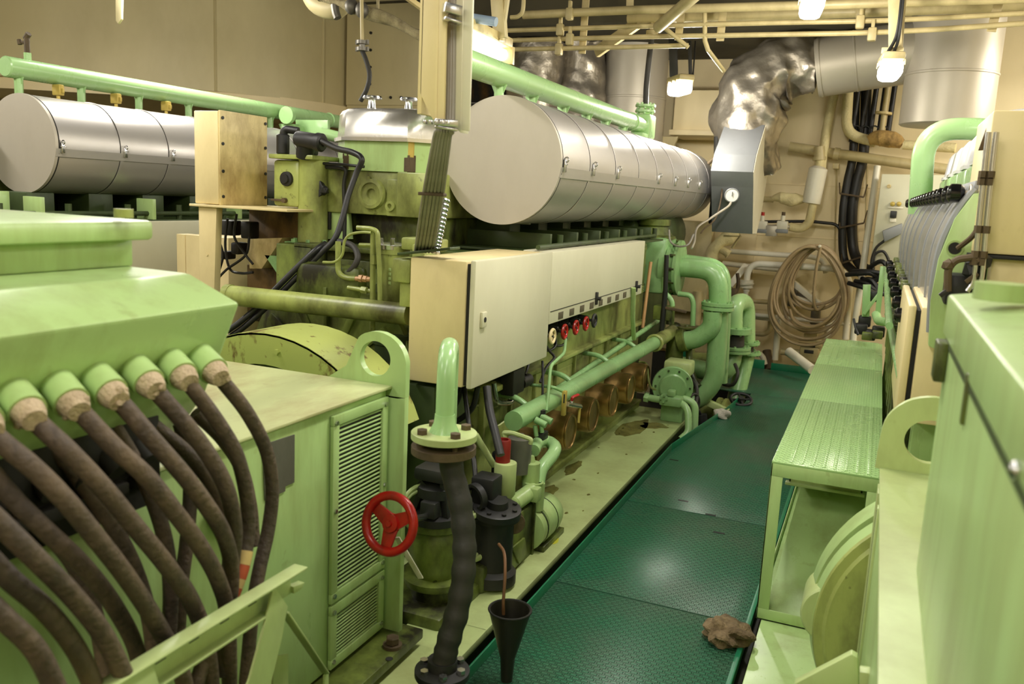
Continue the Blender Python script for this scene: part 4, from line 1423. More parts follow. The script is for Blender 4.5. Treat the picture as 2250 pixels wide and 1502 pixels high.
# second standing bend farther right
sp = thing('standing_bend', 'short bright green return bend on flanges next to the white handrail', 'pipe', (-1.2, 8.3, 0.0))
b = MB()
b.tube(bend([(-1.172, 8.2, 0.605), (-1.192, 8.2, 0.83), (-1.118, 8.5, 0.843), (-1.077, 8.5, 0.397)], 0.17, 10), 0.085, 22)
part('return_bend', b, GREEN_C, sp)
b = MB()
b.flange((-1.154, 8.2, 0.598), (0, 0, 1), 0.15, 0.09, 0.028, 8)
b.flange((-1.152, 8.2, 0.572), (0, 0, 1), 0.15, 0.09, 0.028, 8)
b.flange((-1.08, 8.5, 0.433), (0, 0, 1), 0.13, 0.08, 0.028, 8)
part('upper_flanges', b, GREEN_T, sp)
b = MB()
b.cyl((-1.166, 8.2, 0.54), (-1.156, 8.2, 0.432), 0.1, n=24)
b.cyl((-1.078, 8.5, 0.411), (-1.072, 8.5, 0.343), 0.07, n=20)
part('rubber_bellows', b, RUBBER, sp, 'dark rubber bellows')
b = MB()
b.flange((-1.155, 8.2, 0.419), (0, 0, 1), 0.16, 0.1, 0.026, 8)
b.flange((-1.152, 8.2, 0.388), (0, 0, 1), 0.16, 0.1, 0.026, 8)
b.flange((-1.071, 8.5, 0.334), (0, 0, 1), 0.14, 0.09, 0.026, 8)
part('lower_flanges', b, GREEN_T, sp)
b = MB()
b.tube(bend([(-1.158, 8.2, 0.365), (-1.158, 8.15, 0.263), (-1.232, 8.1, 0.174), (-1.671, 8, 0.224)], 0.2, 10), 0.09, 22)
b.cyl((-1.069, 8.5, 0.316), (-1.105, 8.3, -0.116), 0.085, n=22)
part('suction_pipe', b, GREEN_T, sp)
# left far horizontal pipe pieces
b = MB()
b.cyl((-1.585, 8.4, 0.192), (-1.396, 8.4, 0.206), 0.1, n=22)
b.cyl((-1.612, 8.4, 0.194), (-1.567, 8.4, 0.195), 0.13, n=22)
solo('bulkhead_pipe', b, GREEN_Y, 'short dark green horizontal pipe behind the long riser', 'pipe')
b = MB()
b.tube(bend([(-1.454, 7.4, 0.695), (-1.412, 7.35, 0.505), (-1.387, 7.3, 0.375), (-1.34, 7.25, 0.269), (-1.275, 7.2, 0.207)], 0.1), 0.03, 14)
b.flange((-1.449, 7.4, 0.684), (0, 0, 1), 0.13, 0.05, 0.016, 0)
b.flange((-1.417, 7.35, 0.517), (0, 0, 1), 0.06, 0.03, 0.016, 0)
solo('oil_drain_pipe', b, GREEN_D, 'thin mottled green pipe with a round plate on top, left of the lower elbow', 'pipe')
b = MB()
b.cyl((-1.518, 7.25, 0.647), (-1.513, 7.25, 0.247), 0.075, n=20)
solo('riser_column', b, GREEN_D, 'grimy green upright column behind the round green pump', 'pipe')
b = MB()
b.tube(bend([(-1.597, 7, 1.13), (-1.599, 7, 1.016), (-1.513, 7, 0.948), (-1.512, 7, 0.834)], 0.05), 0.022, 12)
solo('small_green_pipe', b, GREEN_T, 'small green pipe with an S bend below the cooler housing', 'pipe')
b = MB()
b.tube(bend([(-1.515, 7.2, 0.987), (-1.406, 7.2, 0.985), (-1.378, 7.2, 0.922), (-1.369, 7.2, 0.729)], 0.06), 0.022, 12)
solo('green_hook_pipe', b, GREEN_T, 'hooked green pipe left of the flange pair', 'pipe')
v = thing('angle_valve', 'small dark valve block with a rusty lever below the cooler', 'valve', (-1.511, 7, 0.776))
b = MB()
b.cyl((-1.525, 7, 0.901), (-1.52, 7, 0.749), 0.035, n=16)
b.box(-1.66, -1.5, 6.95, 7.05, 0.78, 0.9, 0.01)
part('valve_body', b, GREEN_D, v)
b = MB()
b.bar((-1.585, 6.95, 0.893), (-1.383, 6.95, 0.871), 0.03, 0.022)
part('lever', b, RUST, v)
b = MB()
b.tube(smooth([(-1.635, 7.2, 1.518), (-1.605, 7.15, 1.426), (-1.526, 7.1, 1.391), (-1.444, 7.1, 1.412), (-1.426, 7.2, 1.493)]), 0.008, 8)
solo('grey_wire_loop', b, CABLEG, 'grey wire loop hanging below the far end of the silver casing', 'cable')
b = MB()
b.cyl((-1.569, 6.95, 1.023), (-1.578, 6.95, 0.564), 0.022, n=10)
b.cyl((-1.581, 6.95, 1.322), (-1.569, 6.95, 1.023), 0.02, n=10)
solo('black_conduit', b, CABLEK, 'black vertical conduit at the far corner of the engine block', 'conduit')

# round green electric pump at the end of the bed plate
rp = thing('priming_pump', 'light green round pump with bolted flange at the far end of the bed plate', 'pump', (-1.55, 6.9, 0.0))
c = V((-1.403, 6.75, 0.276))
b = MB()
b.lathe(c, (0.25, -0.95, 0.0), [(0.09, -0.3), (0.12, -0.28), (0.12, -0.05), (0.165, -0.045), (0.165, 0.0), (0.16, 0.006), (0.112, 0.006), (0.112, 0.03), (0.1, 0.04), (0.001, 0.042)], 40)
part('casing', b, GREEN_T, rp)
b = MB()
b.bolts(c + V(0.25, -0.95, 0) * 0.006, (0.25, -0.95, 0.0), 0.138, 10, 0.009, 0.012)
islands('flange_bolt', b, DARKGREEN, rp)
b = MB()
b.box(c.x - 0.1, c.x + 0.12, c.y + 0.05, c.y + 0.25, c.z + 0.08, c.z + 0.2, 0.02)
part('terminal_box', b, GREEN_P, rp)
b = MB()
q = c + V(0.02, -0.12, -0.05)
b.box(q.x - 0.09, q.x + 0.09, q.y - 0.03, q.y + 0.08, q.z - 0.08, q.z - 0.0, 0.015)
b.box(q.x - 0.03, q.x + 0.03, q.y - 0.03, q.y + 0.05, q.z, q.z + 0.05, 0.01)
b.bolts(q + V(-0.05, -0.03, -0.02), (0, -1, 0), 0.025, 4, 0.01, 0.015)
b.box(q.x - 0.09, q.x + 0.09, q.y + 0.06, q.y + 0.2, 0.0, q.z - 0.06, 0.01)
part('pump_head', b, GREEN_T, rp)
b = MB()
b.tube(bend([(-1.606, 6.72, 0.17), (-1.525, 6.7, 0.17), (-1.242, 6.62, 0.189), (-1.206, 6.55, -0.027), (-1.256, 6.5, -0.078)], 0.12, 8), 0.028, 14)
b.cyl((-1.621, 6.72, 0.172), (-1.583, 6.72, 0.169), 0.042, n=6)
part('discharge_pipe', b, GREEN_C, rp)
b = MB()
b.tube(bend([(-1.344, 6.75, 0.2), (-1.209, 6.75, 0.174), (-1.191, 6.72, -0.066)], 0.12, 8), 0.028, 14)
part('suction_pipe', b, GREEN_C, rp)
b = MB()
b.tube(smooth([(-1.704, 6.8, 0.438), (-1.634, 6.75, 0.435), (-1.598, 6.7, 0.335), (-1.57, 6.7, 0.263), (-1.528, 6.72, 0.242)]), 0.01, 8)
solo('copper_feed_tube', b, GREEN_Y, 'thin yellow-green tube curving down to the round pump', 'tube')

# black-wheel valve at the landing
bv = thing('floor_valve', 'yellow-green floor valve with a black hand wheel beside the walkway end', 'valve', (-1.15, 7.75, -0.2))
c = V((-0.978, 7.7, 0.038))
b = MB()
ax2 = V(0.1, -0.35, 0.9).normalized()
b.torus(c, ax2, 0.092, 0.014, 32, 10)
a_, u_, w_ = frame(ax2)
for k in range(4):
    t = 2 * PI * k / 4 + 0.4
    b.bar(c, c + (u_ * math.cos(t) + w_ * math.sin(t)) * 0.09, 0.018, 0.012, ax2)
b.cyl(c - ax2 * 0.02, c + ax2 * 0.02, 0.025, n=14)
part('hand_wheel', b, BLACK, bv)
b = MB()
b.cyl(c - ax2 * 0.16, c, 0.011, n=10)
part('spindle', b, CHROME, bv)
b = MB()
q = c - ax2 * 0.2
b.lathe(q + V(-0.05, 0.1, -0.14), (0, 0, 1), [(0.1, -0.2), (0.1, 0.1), (0.06, 0.15), (0.05, 0.2)], 24)
b.lathe(q + V(-0.12, 0.12, -0.02), (-1, 0.1, 0), [(0.09, -0.1), (0.09, 0), (0.15, 0.0), (0.15, 0.03), (0.13, 0.035), (0.13, 0.06), (0.15, 0.06), (0.15, 0.09), (0.08, 0.1), (0.08, 0.25)], 28)
part('valve_body', b, GREEN_Y, bv)
b = MB()
b.torus((-1.269, 7, 0.109), V(0.9, -0.4, 0.1), 0.075, 0.013, 28, 8)
b.cyl((-1.269, 7, 0.109), (-1.218, 7.1, -0.003), 0.012, n=8)
b.bar((-1.297, 7, 0.125), (-1.237, 7, 0.087), 0.015, 0.012)
b.cyl((-1.218, 7.1, -0.003), (-1.186, 7.1, -0.157), 0.05, n=16)
solo('sunken_valve', b, BLACK, 'small black hand wheel valve sunk between the round pump and the walkway edge', 'valve')
b = MB()
b.bar((-1.244, 7.3, 0.079), (-1.023, 7.3, 0.001), 0.06, 0.05)
solo('support_angle', b, GREEN_P, 'pale steel angle lying between riser foot and walkway edge', 'steel angle')
for k, (pts, lb) in enumerate((([(-1.169, 7.6, 0.195), (-1.092, 7.5, 0.195), (-1.013, 7.4, 0.232), (-0.987, 7.4, 0.328), (-1.031, 7.5, 0.386)], 'black hose curling in front of the standing bend pipe'),
                               ([(-1.398, 7.2, 0.279), (-1.286, 7.1, 0.252), (-1.256, 7.05, 0.16), (-1.252, 7, 0.092)], 'black hose between riser foot and sunken valve'))):
    b = MB()
    b.tube(smooth(pts), 0.016, 10)
    solo('black_hose', b, RUBBER, lb, 'hose')
b = MB()
for k in range(9):
    b.ball((-1.2 + 0.03 * random.uniform(-1, 1), 6.75 + 0.07 * k * random.uniform(0.5, 1), -0.2 + 0.02 * random.random()), random.uniform(0.03, 0.06), (1, 1, 0.6), 1)
solo('bilge_debris', b, GREEN_Y, 'yellow-green paint flakes and debris down in the gap by the walkway edge', 'debris', kind='stuff')

# ------------------------------------------------------------------ left foreground generator
ge = thing('generator', 'light green generator with louvred side panel and a lifting lug, below the cable bundle', 'generator', (-2.3, 1.6, 0.0))
b = MB()
b.box(-3.0, -1.6, 0.2, 2.65, 0.08, 1.028, 0.012)
part('housing', b, GREEN, ge)
b = MB()
b.box(-3.0, -1.585, 0.2, 2.66, 1.024, 1.036, 0.004)
part('top_sheet', b, GREEN_S, ge, 'pale rust-stained top sheet')
# end plate rising into the lifting lug
b = MB()
n = 40
cxh, czh, rh = -1.662, 1.128, 0.066
y0 = 2.66
hole = [(cxh + rh * math.cos(2 * PI * k / n), y0, czh + rh * math.sin(2 * PI * k / n)) for k in range(n)]
lug = [(-1.53, 0.99), (-1.53, 1.13)] + [(-1.655 + 0.125 * math.cos(t), 1.115 + 0.115 * math.sin(t)) for t in [PI * j / 14 for j in range(1, 11)]] + [(-1.80, 1.06), (-1.93, 1.034), (-1.95, 0.99)]
outer = [(p[0], y0, p[1]) for p in radial(lug, (cxh, czh), n)]
b.plate_with_hole(outer, hole, (0, 0.03, 0))
part('lifting_lug', b, GREEN, ge, 'lifting lug with a round hole')
b = MB()
b.box(-3.0, -1.53, 2.66, 2.69, 0.05, 1.0, 0.004)
part('end_plate', b, GREEN, ge)
# louvred panel
def louvre_panel(z0, z1, ya, yb, parent, nsl):
    bb = MB()
    x = -1.598
    w = 0.035
    for (p0, p1, q0, q1) in ((ya, yb, z0, z0 + w), (ya, yb, z1 - w, z1), (ya, ya + w, z0 + w, z1 - w), (yb - w, yb, z0 + w, z1 - w)):
        bb.box(x, x + 0.014, p0, p1, q0, q1, 0.002)
    p = part('louvre_frame', bb, GREEN, parent)
    bb = MB()
    bb.box(x - 0.004, x + 0.001, ya + w, yb - w, z0 + w, z1 - w, 0)
    part('dark_backing', bb, DARK, p)
    bb = MB()
    for k in range(nsl):
        z = z0 + w + (z1 - z0 - 2 * w) * (k + 0.5) / nsl
        h = (z1 - z0 - 2 * w) / nsl
        bb.prism([(x + 0.002, ya + w, z + h * 0.10), (x + 0.007, ya + w, z - h * 0.06), (x + 0.007, ya + w, z - h * 0.24), (x + 0.002, ya + w, z - h * 0.14)], (0, yb - ya - 2 * w, 0))
    part('louvre_slats', bb, GREEN, p)
    bb = MB()
    for y in (ya + 0.016, yb - 0.016):
        for k in range(3 if z1 - z0 > 0.4 else 2):
            z = z0 + 0.025 + (z1 - z0 - 0.05) * k / (2 if z1 - z0 > 0.4 else 1)
            bb.cyl((x + 0.012, y, z), (x + 0.020, y, z), 0.0085, n=6)
    islands('frame_bolt', bb, CHROME, p)
louvre_panel(0.335, 1.0, 2.29, 2.635, ge, 38)
louvre_panel(0.09, 0.325, 2.29, 2.635, ge, 13)
b = MB()
b.prism([(-1.60, 1.95, 0.99), (-1.60, 2.1, 0.985), (-1.60, 2.1, 0.83), (-1.60, 2.055, 0.83), (-1.60, 2.055, 0.815), (-1.60, 1.96, 0.815)][::1], (0.004, 0, 0))
p = part('name_plate', b, PLATEM, ge, 'worn grey name plate')
b = MB()
b.prism([(-1.597, 1.756, 0.886), (-1.597, 1.81, 0.876), (-1.597, 1.837, 0.84), (-1.597, 1.837, 0.765), (-1.597, 1.746, 0.797), (-1.597, 1.712, 0.855)], (0.03, 0, 0), 0.006)
part('vent_cowl', b, GREEN_P, ge)
b = MB()
b.box(-1.62, -1.46, 2.1, 2.73, 0.03, 0.07, 0.006)
b.box(-3.0, -1.5, 0.3, 2.72, -0.16, 0.032, 0.004)
part('foot_plate', b, GREEN_D, ge)
b = MB()
c = V((-1.497, 2.559, 0.07))
b.cyl(c, c + V(0, 0, 0.012), 0.036, n=20)
b.cyl(c + V(0, 0, 0.012), c + V(0, 0, 0.04), 0.026, n=6, bev=0.003)
part('foot_bolt', b, RUST, ge)
b = MB()
c = V((-1.462, 2.479, 0.071))
b.cyl(c, c + V(0, 0, 0.001), 0.014, n=16)
part('bolt_hole', b, DARK, ge)

# terminal box on top of the generator
tb = thing('terminal_box', 'big faceted light green terminal box with a row of cable glands', 'terminal box', (-1.9, 1.0, 1.03))
prof = [(-1.351, 1.575, 1.47), (-1.501, 1.575, 1.528), (-1.751, 1.575, 1.531), (-2.5, 1.575, 1.53), (-2.5, 1.575, 1.04), (-1.62, 1.575, 1.04), (-1.461, 1.575, 1.234), (-1.435, 1.575, 1.297)]
b = MB()
b.prism(prof, (0, -1.5, 0), 0.011)
part('body', b, GREEN, tb)
b = MB()
b.box(-2.45, -1.69, 0.1, 1.58, 1.53, 1.60, 0.006)
part('upper_step', b, GREEN, tb)
b = MB()
b.box(-2.5, -1.64, 0.1, 1.6, 1.597, 1.645, 0.011)
part('lid', b, GREEN, tb)
b = MB()
b.cyl((-1.631, 1.5, 1.653), V((-1.631, 1.5, 1.653)) + V(0, 0, 0.02), 0.022, n=12)
part('lid_knob', b, GREEN_Y, tb)
b = MB()
b.box(-1.641, -1.638, 1.18, 1.184, 1.60, 1.64, 0.0)
b.cyl((-1.642, 1.182, 1.603), (-1.634, 1.182, 1.603), 0.006, n=8)
part('lid_screw', b, BLACK, tb)
# glands and cables
gl = [(-60, 925, 905, 0.86), (35, 872, 60, 905, 1.0), (130, 852, 160, 888, 1.0), (215, 832, 247, 866, 1.0), (300, 812, 330, 842, 1.0), (378, 798, 402, 828, 1.0), (443, 786, 470, 818, 1.0)]
G0 = [(-1.4, 0.95, 1.345), (-1.4, 1.032, 1.349), (-1.4, 1.122, 1.349), (-1.4, 1.21, 1.349), (-1.4, 1.307, 1.35), (-1.4, 1.405, 1.349), (-1.4, 1.496, 1.345)]
G1 = [(-1.35, 0.937, 1.327), (-1.35, 1.018, 1.33), (-1.35, 1.109, 1.327), (-1.35, 1.199, 1.328), (-1.35, 1.294, 1.33), (-1.35, 1.388, 1.329), (-1.35, 1.482, 1.323)]
for k in range(7):
    p0, p1 = V(G0[k]), V(G1[k])
    d = (p1 - p0).normalized()
    b = MB()
    b._loft_closed(p0 - d * 0.05, d, [(0.031, 0), (0.034, 0.01), (0.034, 0.05 + (p1 - p0).length), (0.029, 0.05 + (p1 - p0).length), (0.029, 0)], 24)
    g = part('cable_gland', b, GREEN, tb)
    b = MB()
    pts = [p1 - d * 0.02, p1 + d * 0.004, p1 + d * 0.016, p1 + d * 0.03]
    b.tube(pts, 0.029, 18, radii=[1, 1, 0.92, 0.72])
    for j in range(10):
        q = p1 + d * 0.012 + V(random.uniform(-1, 1), random.uniform(-1, 1), random.uniform(-1, 1)) * 0.018
        b.ball(q, random.uniform(0.006, 0.011), (1, 1, 1), 1)
    part('packing', b, FIBRE, g, 'frayed pale packing')
front = [
    [(-1.35, 0.937, 1.327), (-1.33, 0.95, 1.297), (-1.29, 0.976, 1.251), (-1.26, 1.011, 1.188), (-1.25, 1.065, 1.099), (-1.25, 1.133, 0.991), (-1.26, 1.212, 0.857), (-1.28, 1.297, 0.695), (-1.3, 1.342, 0.532)],
    [(-1.35, 1.018, 1.33), (-1.33, 1.032, 1.3), (-1.29, 1.048, 1.26), (-1.26, 1.097, 1.178), (-1.25, 1.158, 1.083), (-1.25, 1.23, 0.98), (-1.26, 1.307, 0.865), (-1.28, 1.373, 0.721), (-1.3, 1.414, 0.535)],
    [(-1.35, 1.109, 1.327), (-1.33, 1.123, 1.298), (-1.29, 1.152, 1.237), (-1.26, 1.199, 1.17), (-1.25, 1.257, 1.082), (-1.25, 1.325, 0.983), (-1.26, 1.389, 0.877), (-1.28, 1.44, 0.756), (-1.31, 1.478, 0.518)],
    [(-1.35, 1.199, 1.328), (-1.33, 1.213, 1.299), (-1.29, 1.241, 1.233), (-1.26, 1.288, 1.154), (-1.25, 1.34, 1.075), (-1.26, 1.405, 0.983), (-1.28, 1.453, 0.884), (-1.29, 1.459, 0.779), (-1.31, 1.471, 0.593)],
    [(-1.35, 1.294, 1.33), (-1.33, 1.31, 1.298), (-1.3, 1.35, 1.229), (-1.28, 1.395, 1.15), (-1.27, 1.432, 1.068), (-1.28, 1.465, 0.968), (-1.29, 1.468, 0.888), (-1.3, 1.463, 0.786), (-1.31, 1.456, 0.602)],
    [(-1.35, 1.388, 1.329), (-1.33, 1.397, 1.3), (-1.31, 1.447, 1.22), (-1.3, 1.497, 1.13), (-1.3, 1.53, 1.02), (-1.3, 1.534, 0.928), (-1.29, 1.498, 0.853), (-1.29, 1.451, 0.782), (-1.29, 1.384, 0.702), (-1.29, 1.333, 0.607)],
    [(-1.35, 1.482, 1.323), (-1.34, 1.507, 1.289), (-1.33, 1.572, 1.206), (-1.33, 1.638, 1.098), (-1.33, 1.66, 0.991), (-1.33, 1.646, 0.894), (-1.32, 1.599, 0.805), (-1.31, 1.561, 0.716), (-1.31, 1.535, 0.535)],
]
cl = ['power cable from the gland at the photo\'s left edge', 'power cable from the second gland from the photo\'s left edge', 'power cable from the third gland of the terminal box', 'power cable from the fourth gland of the terminal box', 'power cable from the third-last gland of the terminal box', 'power cable with red and cream tape bands from the second-last gland', 'outermost power cable on the right, from the last gland']
for k, pts in enumerate(front):
    b = MB()
    b.tube(smooth(pts, 8), 0.0182 - 0.0006 * (k > 4) * 2, 14)
    o = solo('power_cable', b, CABLE, cl[k], 'cable', 'power cables below the terminal box')
    if k == 5:
        for j, (i0, i1, mt, nm) in enumerate(((44, 47, TAPE, 'cream_tape'), (47, 50, ORANGE, 'red_tape'), (50, 52, TAPE, 'cream_tape'), (52, 54, ORANGE, 'red_tape'))):
            sp_ = smooth(pts, 8)[i0:i1 + 1]
            bb = MB()
            bb.tube(sp_, 0.0183, 14)
            part(nm, bb, mt, o)
back = [
    ([(-1.45, 0.983, 1.255), (-1.4, 1.011, 1.17), (-1.36, 1.05, 1.095), (-1.34, 1.108, 1.009), (-1.34, 1.179, 0.892), (-1.35, 1.242, 0.758), (-1.36, 1.271, 0.6)], 'upper one of the cables entering from the photo\'s left edge'),
    ([(-1.22, 0.822, 1.256), (-1.2, 0.849, 1.211), (-1.18, 0.892, 1.14), (-1.18, 0.956, 1.048), (-1.19, 1.025, 0.937), (-1.2, 1.09, 0.791)], 'bright near cable entering low at the photo\'s left edge'),
    ([(-1.24, 0.832, 1.179), (-1.22, 0.873, 1.106), (-1.21, 0.927, 1.029), (-1.21, 0.984, 0.926), (-1.22, 1.036, 0.797)], 'cable second from the bottom left corner'),
    ([(-1.2, 0.8, 1.126), (-1.18, 0.834, 1.064), (-1.17, 0.877, 0.991), (-1.17, 0.914, 0.89)], 'cable in the bottom left corner'),
    ([(-1.5, 1.324, 1.225), (-1.46, 1.358, 1.119), (-1.43, 1.378, 1.023), (-1.42, 1.399, 0.919), (-1.42, 1.409, 0.803), (-1.42, 1.399, 0.671)], 'cable of the back row hanging behind the third gland cable'),
    ([(-1.5, 1.529, 1.167), (-1.48, 1.536, 1.089), (-1.46, 1.517, 0.994), (-1.45, 1.493, 0.889), (-1.44, 1.462, 0.787), (-1.44, 1.447, 0.642)], 'nearly straight upright cable of the back row'),
    ([(-1.5, 1.168, 1.223), (-1.46, 1.215, 1.12), (-1.43, 1.265, 1.009), (-1.42, 1.312, 0.888), (-1.42, 1.347, 0.753), (-1.42, 1.355, 0.602)], 'lowest cable of the back row on the left'),
    ([(-1.5, 1.438, 1.189), (-1.46, 1.494, 1.12), (-1.44, 1.545, 1.047), (-1.42, 1.585, 0.957), (-1.41, 1.597, 0.871), (-1.4, 1.576, 0.772)], 'back row cable curving behind the third-last gland cable'),
    ([(-1.47, 1.55, 1.195), (-1.44, 1.609, 1.117), (-1.42, 1.652, 1.032), (-1.41, 1.673, 0.93), (-1.4, 1.67, 0.859), (-1.39, 1.666, 0.825)], 'thin back row cable hugging the taped cable'),
    ([(-1.5, 1.014, 1.191), (-1.47, 1.097, 1.088), (-1.45, 1.168, 0.98), (-1.44, 1.209, 0.864), (-1.44, 1.233, 0.738), (-1.44, 1.234, 0.619)], 'deepest back row cable near the photo\'s left edge'),
]
for pts, lb in back:
    b = MB()
    b.tube(smooth(pts, 8), 0.0175, 12)
    solo('power_cable', b, CABLE, lb, 'cable', 'power cables below the terminal box')
# dark block for the shadow and gland undersides between the cables
b = MB()
b.box(-1.62, -1.48, 0.3, 1.45, 1.0, 1.26, 0.01)
for k in range(12):
    y = 0.5 + k * 0.08
    b.cyl((-1.49, y, 1.15), (-1.45, y, 1.12), 0.024, n=12)
    b.box(-1.49, -1.45, y - 0.03, y + 0.03, 1.06, 1.09, 0.006)
solo('gland_shadow_block', b, DARK, 'dark block with lower glands, coloured for the shadow behind the power cables', 'gland shadow block')

# cable support tray
ct = thing('cable_support', 'pale green slotted support rail carrying the power cables', 'cable support', (-1.2, 1.25, 0.0))
b = MB()
b.box(-1.215, -1.175, 0.3, 1.60, 0.838, 0.844, 0.002)
b.box(-1.215, -1.209, 0.3, 1.58, 0.775, 0.84, 0.002)
b.box(-1.215, -1.185, 0.3, 1.50, 0.772, 0.778, 0.002)
rail = part('slotted_rail', b, GREEN_P, ct)
b = MB()
for k in range(9):
    y = 0.72 + k * 0.09
    b.box(-1.2095, -1.2080, y - 0.014, y + 0.014, 0.81, 0.82, 0.001)
islands('slot', b, DARK, rail)
b = MB()
b.prism([(-1.19, 1.484, 0.842), (-1.19, 1.535, 0.769), (-1.19, 1.513, 0.698), (-1.19, 1.472, 0.601), (-1.19, 1.448, 0.502), (-1.19, 1.335, 0.57), (-1.19, 1.402, 0.653), (-1.19, 1.449, 0.752)], (0.006, 0, 0), 0.001)
part('bracket_plate', b, GREEN_P, ct)
b = MB()
b.prism([(-1.185, 1.121, 0.84), (-1.185, 1.137, 0.787), (-1.185, 1.14, 0.69), (-1.185, 1.014, 0.766), (-1.185, 1.037, 0.842)], (0.006, 0, 0), 0.001)
part('bracket_plate', b, GREEN_P, ct)
b = MB()
b.bar((-1.2, 1.543, 0.746), (-1.3, 1.856, 0.393), 0.022, 0.006)
b.bar((-1.3, 1.856, 0.393), (-1.3, 1.86, 0.218), 0.022, 0.006, (1, 0, 0))
part('brace', b, GREEN_P, ct)
b = MB()
b.prism([(-1.25, 1.564, 0.61), (-1.25, 1.617, 0.589), (-1.25, 1.614, 0.383), (-1.25, 1.546, 0.423), (-1.25, 1.559, 0.564)], (0.005, 0, 0), 0.001)
part('small_plate', b, GREEN_P, ct)
b = MB()
b.prism([(-1.22, 1.577, 0.796), (-1.22, 1.621, 0.789), (-1.22, 1.609, 0.776), (-1.22, 1.58, 0.777)], (0.02, 0, 0), 0.001)
part('small_plate', b, GREEN_P, ct)

# ------------------------------------------------------------------ left engine, far side
le = thing('diesel_engine', 'second green diesel engine far left, mostly hidden behind the terminal box', 'engine', (-5.3, 5, 0))
b = MB()
b.box(-5.8, -4.72, 3.0, 7.0, 0, 1.42, 0.02)
part('engine_block', b, GREEN_Y, le)
b = MB()
b.box(-5.8, -4.6, 3.1, 7.0, 1.42, 1.46, 0.004)
b.cyl((-4.65, 3.2, 1.50), (-4.65, 7, 1.50), 0.016, n=8)
for i in range(8):
    y = 3.3 + i * 0.46
    b.box(-5.2, -4.9, y, y + 0.2, 1.46, 1.62, 0.008)
    b.cyl((-4.66, y + 0.1, 1.46), (-4.66, y + 0.1, 1.56), 0.02, n=8)
part('top_deck', b, DARKGREEN, le)
b = MB()
b.box(-5.0, -4.97, 3.6, 3.7, 1.46, 1.62, 0.003)
for y in (3.62, 4.48, 5.35):
    b.box(-4.75, -4.6, y, y + 0.03, 1.46, 1.6, 0.003)
islands('casing_foot', b, GREEN, le)
b = MB()
for i in range(6):
    y = 3.85 + i * 0.47
    b.box(-5.75, -5.25, y - 0.2, y + 0.2, 1.46, 1.98, 0.02)
part('rear_heads', b, GREEN_D, le)
lc = thing('pump_cover', 'long cream cover panel of the far left engine, above the terminal box', 'cover', (-4.6, 5, 1.0))
b = MB()
b.box(-4.72, -4.55, 3.3, 6.4, 1.04, 1.452, 0.006)
part('panel', b, BEIGE, lc)
b = MB()
b.box(-4.85, -4.54, 2.2, 3.3, 0.9, 1.47, 0.01)
solo('control_cabinet', b, BEIGE, 'cream cabinet top of the far left engine, behind the terminal box lid', 'cabinet')
b = MB()
b.box(-4.12, -4.05, 4.2, 4.3, -0.7, 1.40, 0.004)
b.box(-4.045, -3.7, 4.2, 4.7, -0.7, 1.40, 0.004)
b.box(-4.06, -4.04, 4.22, 4.6, 0.8, 1.38, 0)
solo('junction_cabinet', b, BEIGE_Y, 'yellowed cream cabinet with a dark gap, left of the stand of the stained box', 'cabinet')
exhaust_casing('silver exhaust casing of the far left engine, under its own green pipe', -4.975, 1.915, 0.302, 3.8, 8.3, [4.3, 4.72, 5.2, 5.7, 6.2, 6.8, 7.4], [3.84, 4.32, 4.74, 5.22])
lh = header_pipe('green header pipe with closed end and bleed cock, above the far left silver casing', -5.05, 2.375, 0.064, 3.77, 7.6, [3.86, 4.32, 4.81, 5.3, 6.28], 2.08)
b = MB()
b.cyl((-5.05, 3.93, 2.42), (-5.05, 3.93, 2.48), 0.022, n=14)
part('cock_socket', b, GREEN_C, lh)
b = MB()
c = V(-5.05, 3.93, 2.48)
b.cyl(c, c + V(0, 0, 0.09), 0.017, n=12)
b.cyl(c + V(0, 0, 0.06), c + V(-0.06, -0.01, 0.065), 0.01, n=8)
b.cyl(c + V(-0.05, -0.01, 0.05), c + V(-0.055, -0.01, 0.08), 0.014, n=8)
b.cyl(c + V(-0.01, 0, 0.085), c + V(0.02, 0, 0.115), 0.018, n=8)
part('bleed_cock', b, RUST, lh)
b = MB()
b.prism([(-5.02, 6.35, 2.27), (-4.86, 6.35, 2.27), (-4.82, 6.35, 2.17), (-4.97, 6.35, 2.17)], (0, 0.2, 0), 0.004)
b.cyl((-4.9, 6.3, 2.34), (-4.9, 6.34, 2.34), 0.075, n=28)
part('saddle', b, GREEN_C, lh)
for k, y in enumerate((4.1, 4.56, 5.02)):
    v = thing('indicator_cock', ['nearest small yellow cock behind the far left silver casing', 'second small yellow cock behind the far left silver casing', 'third small yellow cock behind the far left silver casing'][k], 'cock', (-5.0, y, 2.1), 'yellow cocks behind the far left casing')
    b = MB()
    b.cyl((-5.0, y, 2.1), (-5.0, y, 2.27), 0.012, n=10)
    part('stem', b, BRASS_Y, v)
    b = MB()
    b.box(-5.035, -4.965, y - 0.02, y + 0.02, 2.24, 2.31, 0.008)
    b.box(-5.0, -4.95, y - 0.008, y + 0.008, 2.255, 2.285, 0.003)
    part('cock_head', b, BRASS_Y, v)
b = MB()
b.box(-4.95, -4.6, 6.5, 6.54, 2.1, 2.32, 0.006)
b.tube(smooth([(-4.6, 6.4, 2.2), (-4.4, 6.5, 2.16), (-4.2, 6.6, 2.14)]), 0.05, 12)
solo('link_pipe', b, GREEN_C, 'green pipe stub left of the rocker cover, under the far left header pipe', 'pipe')

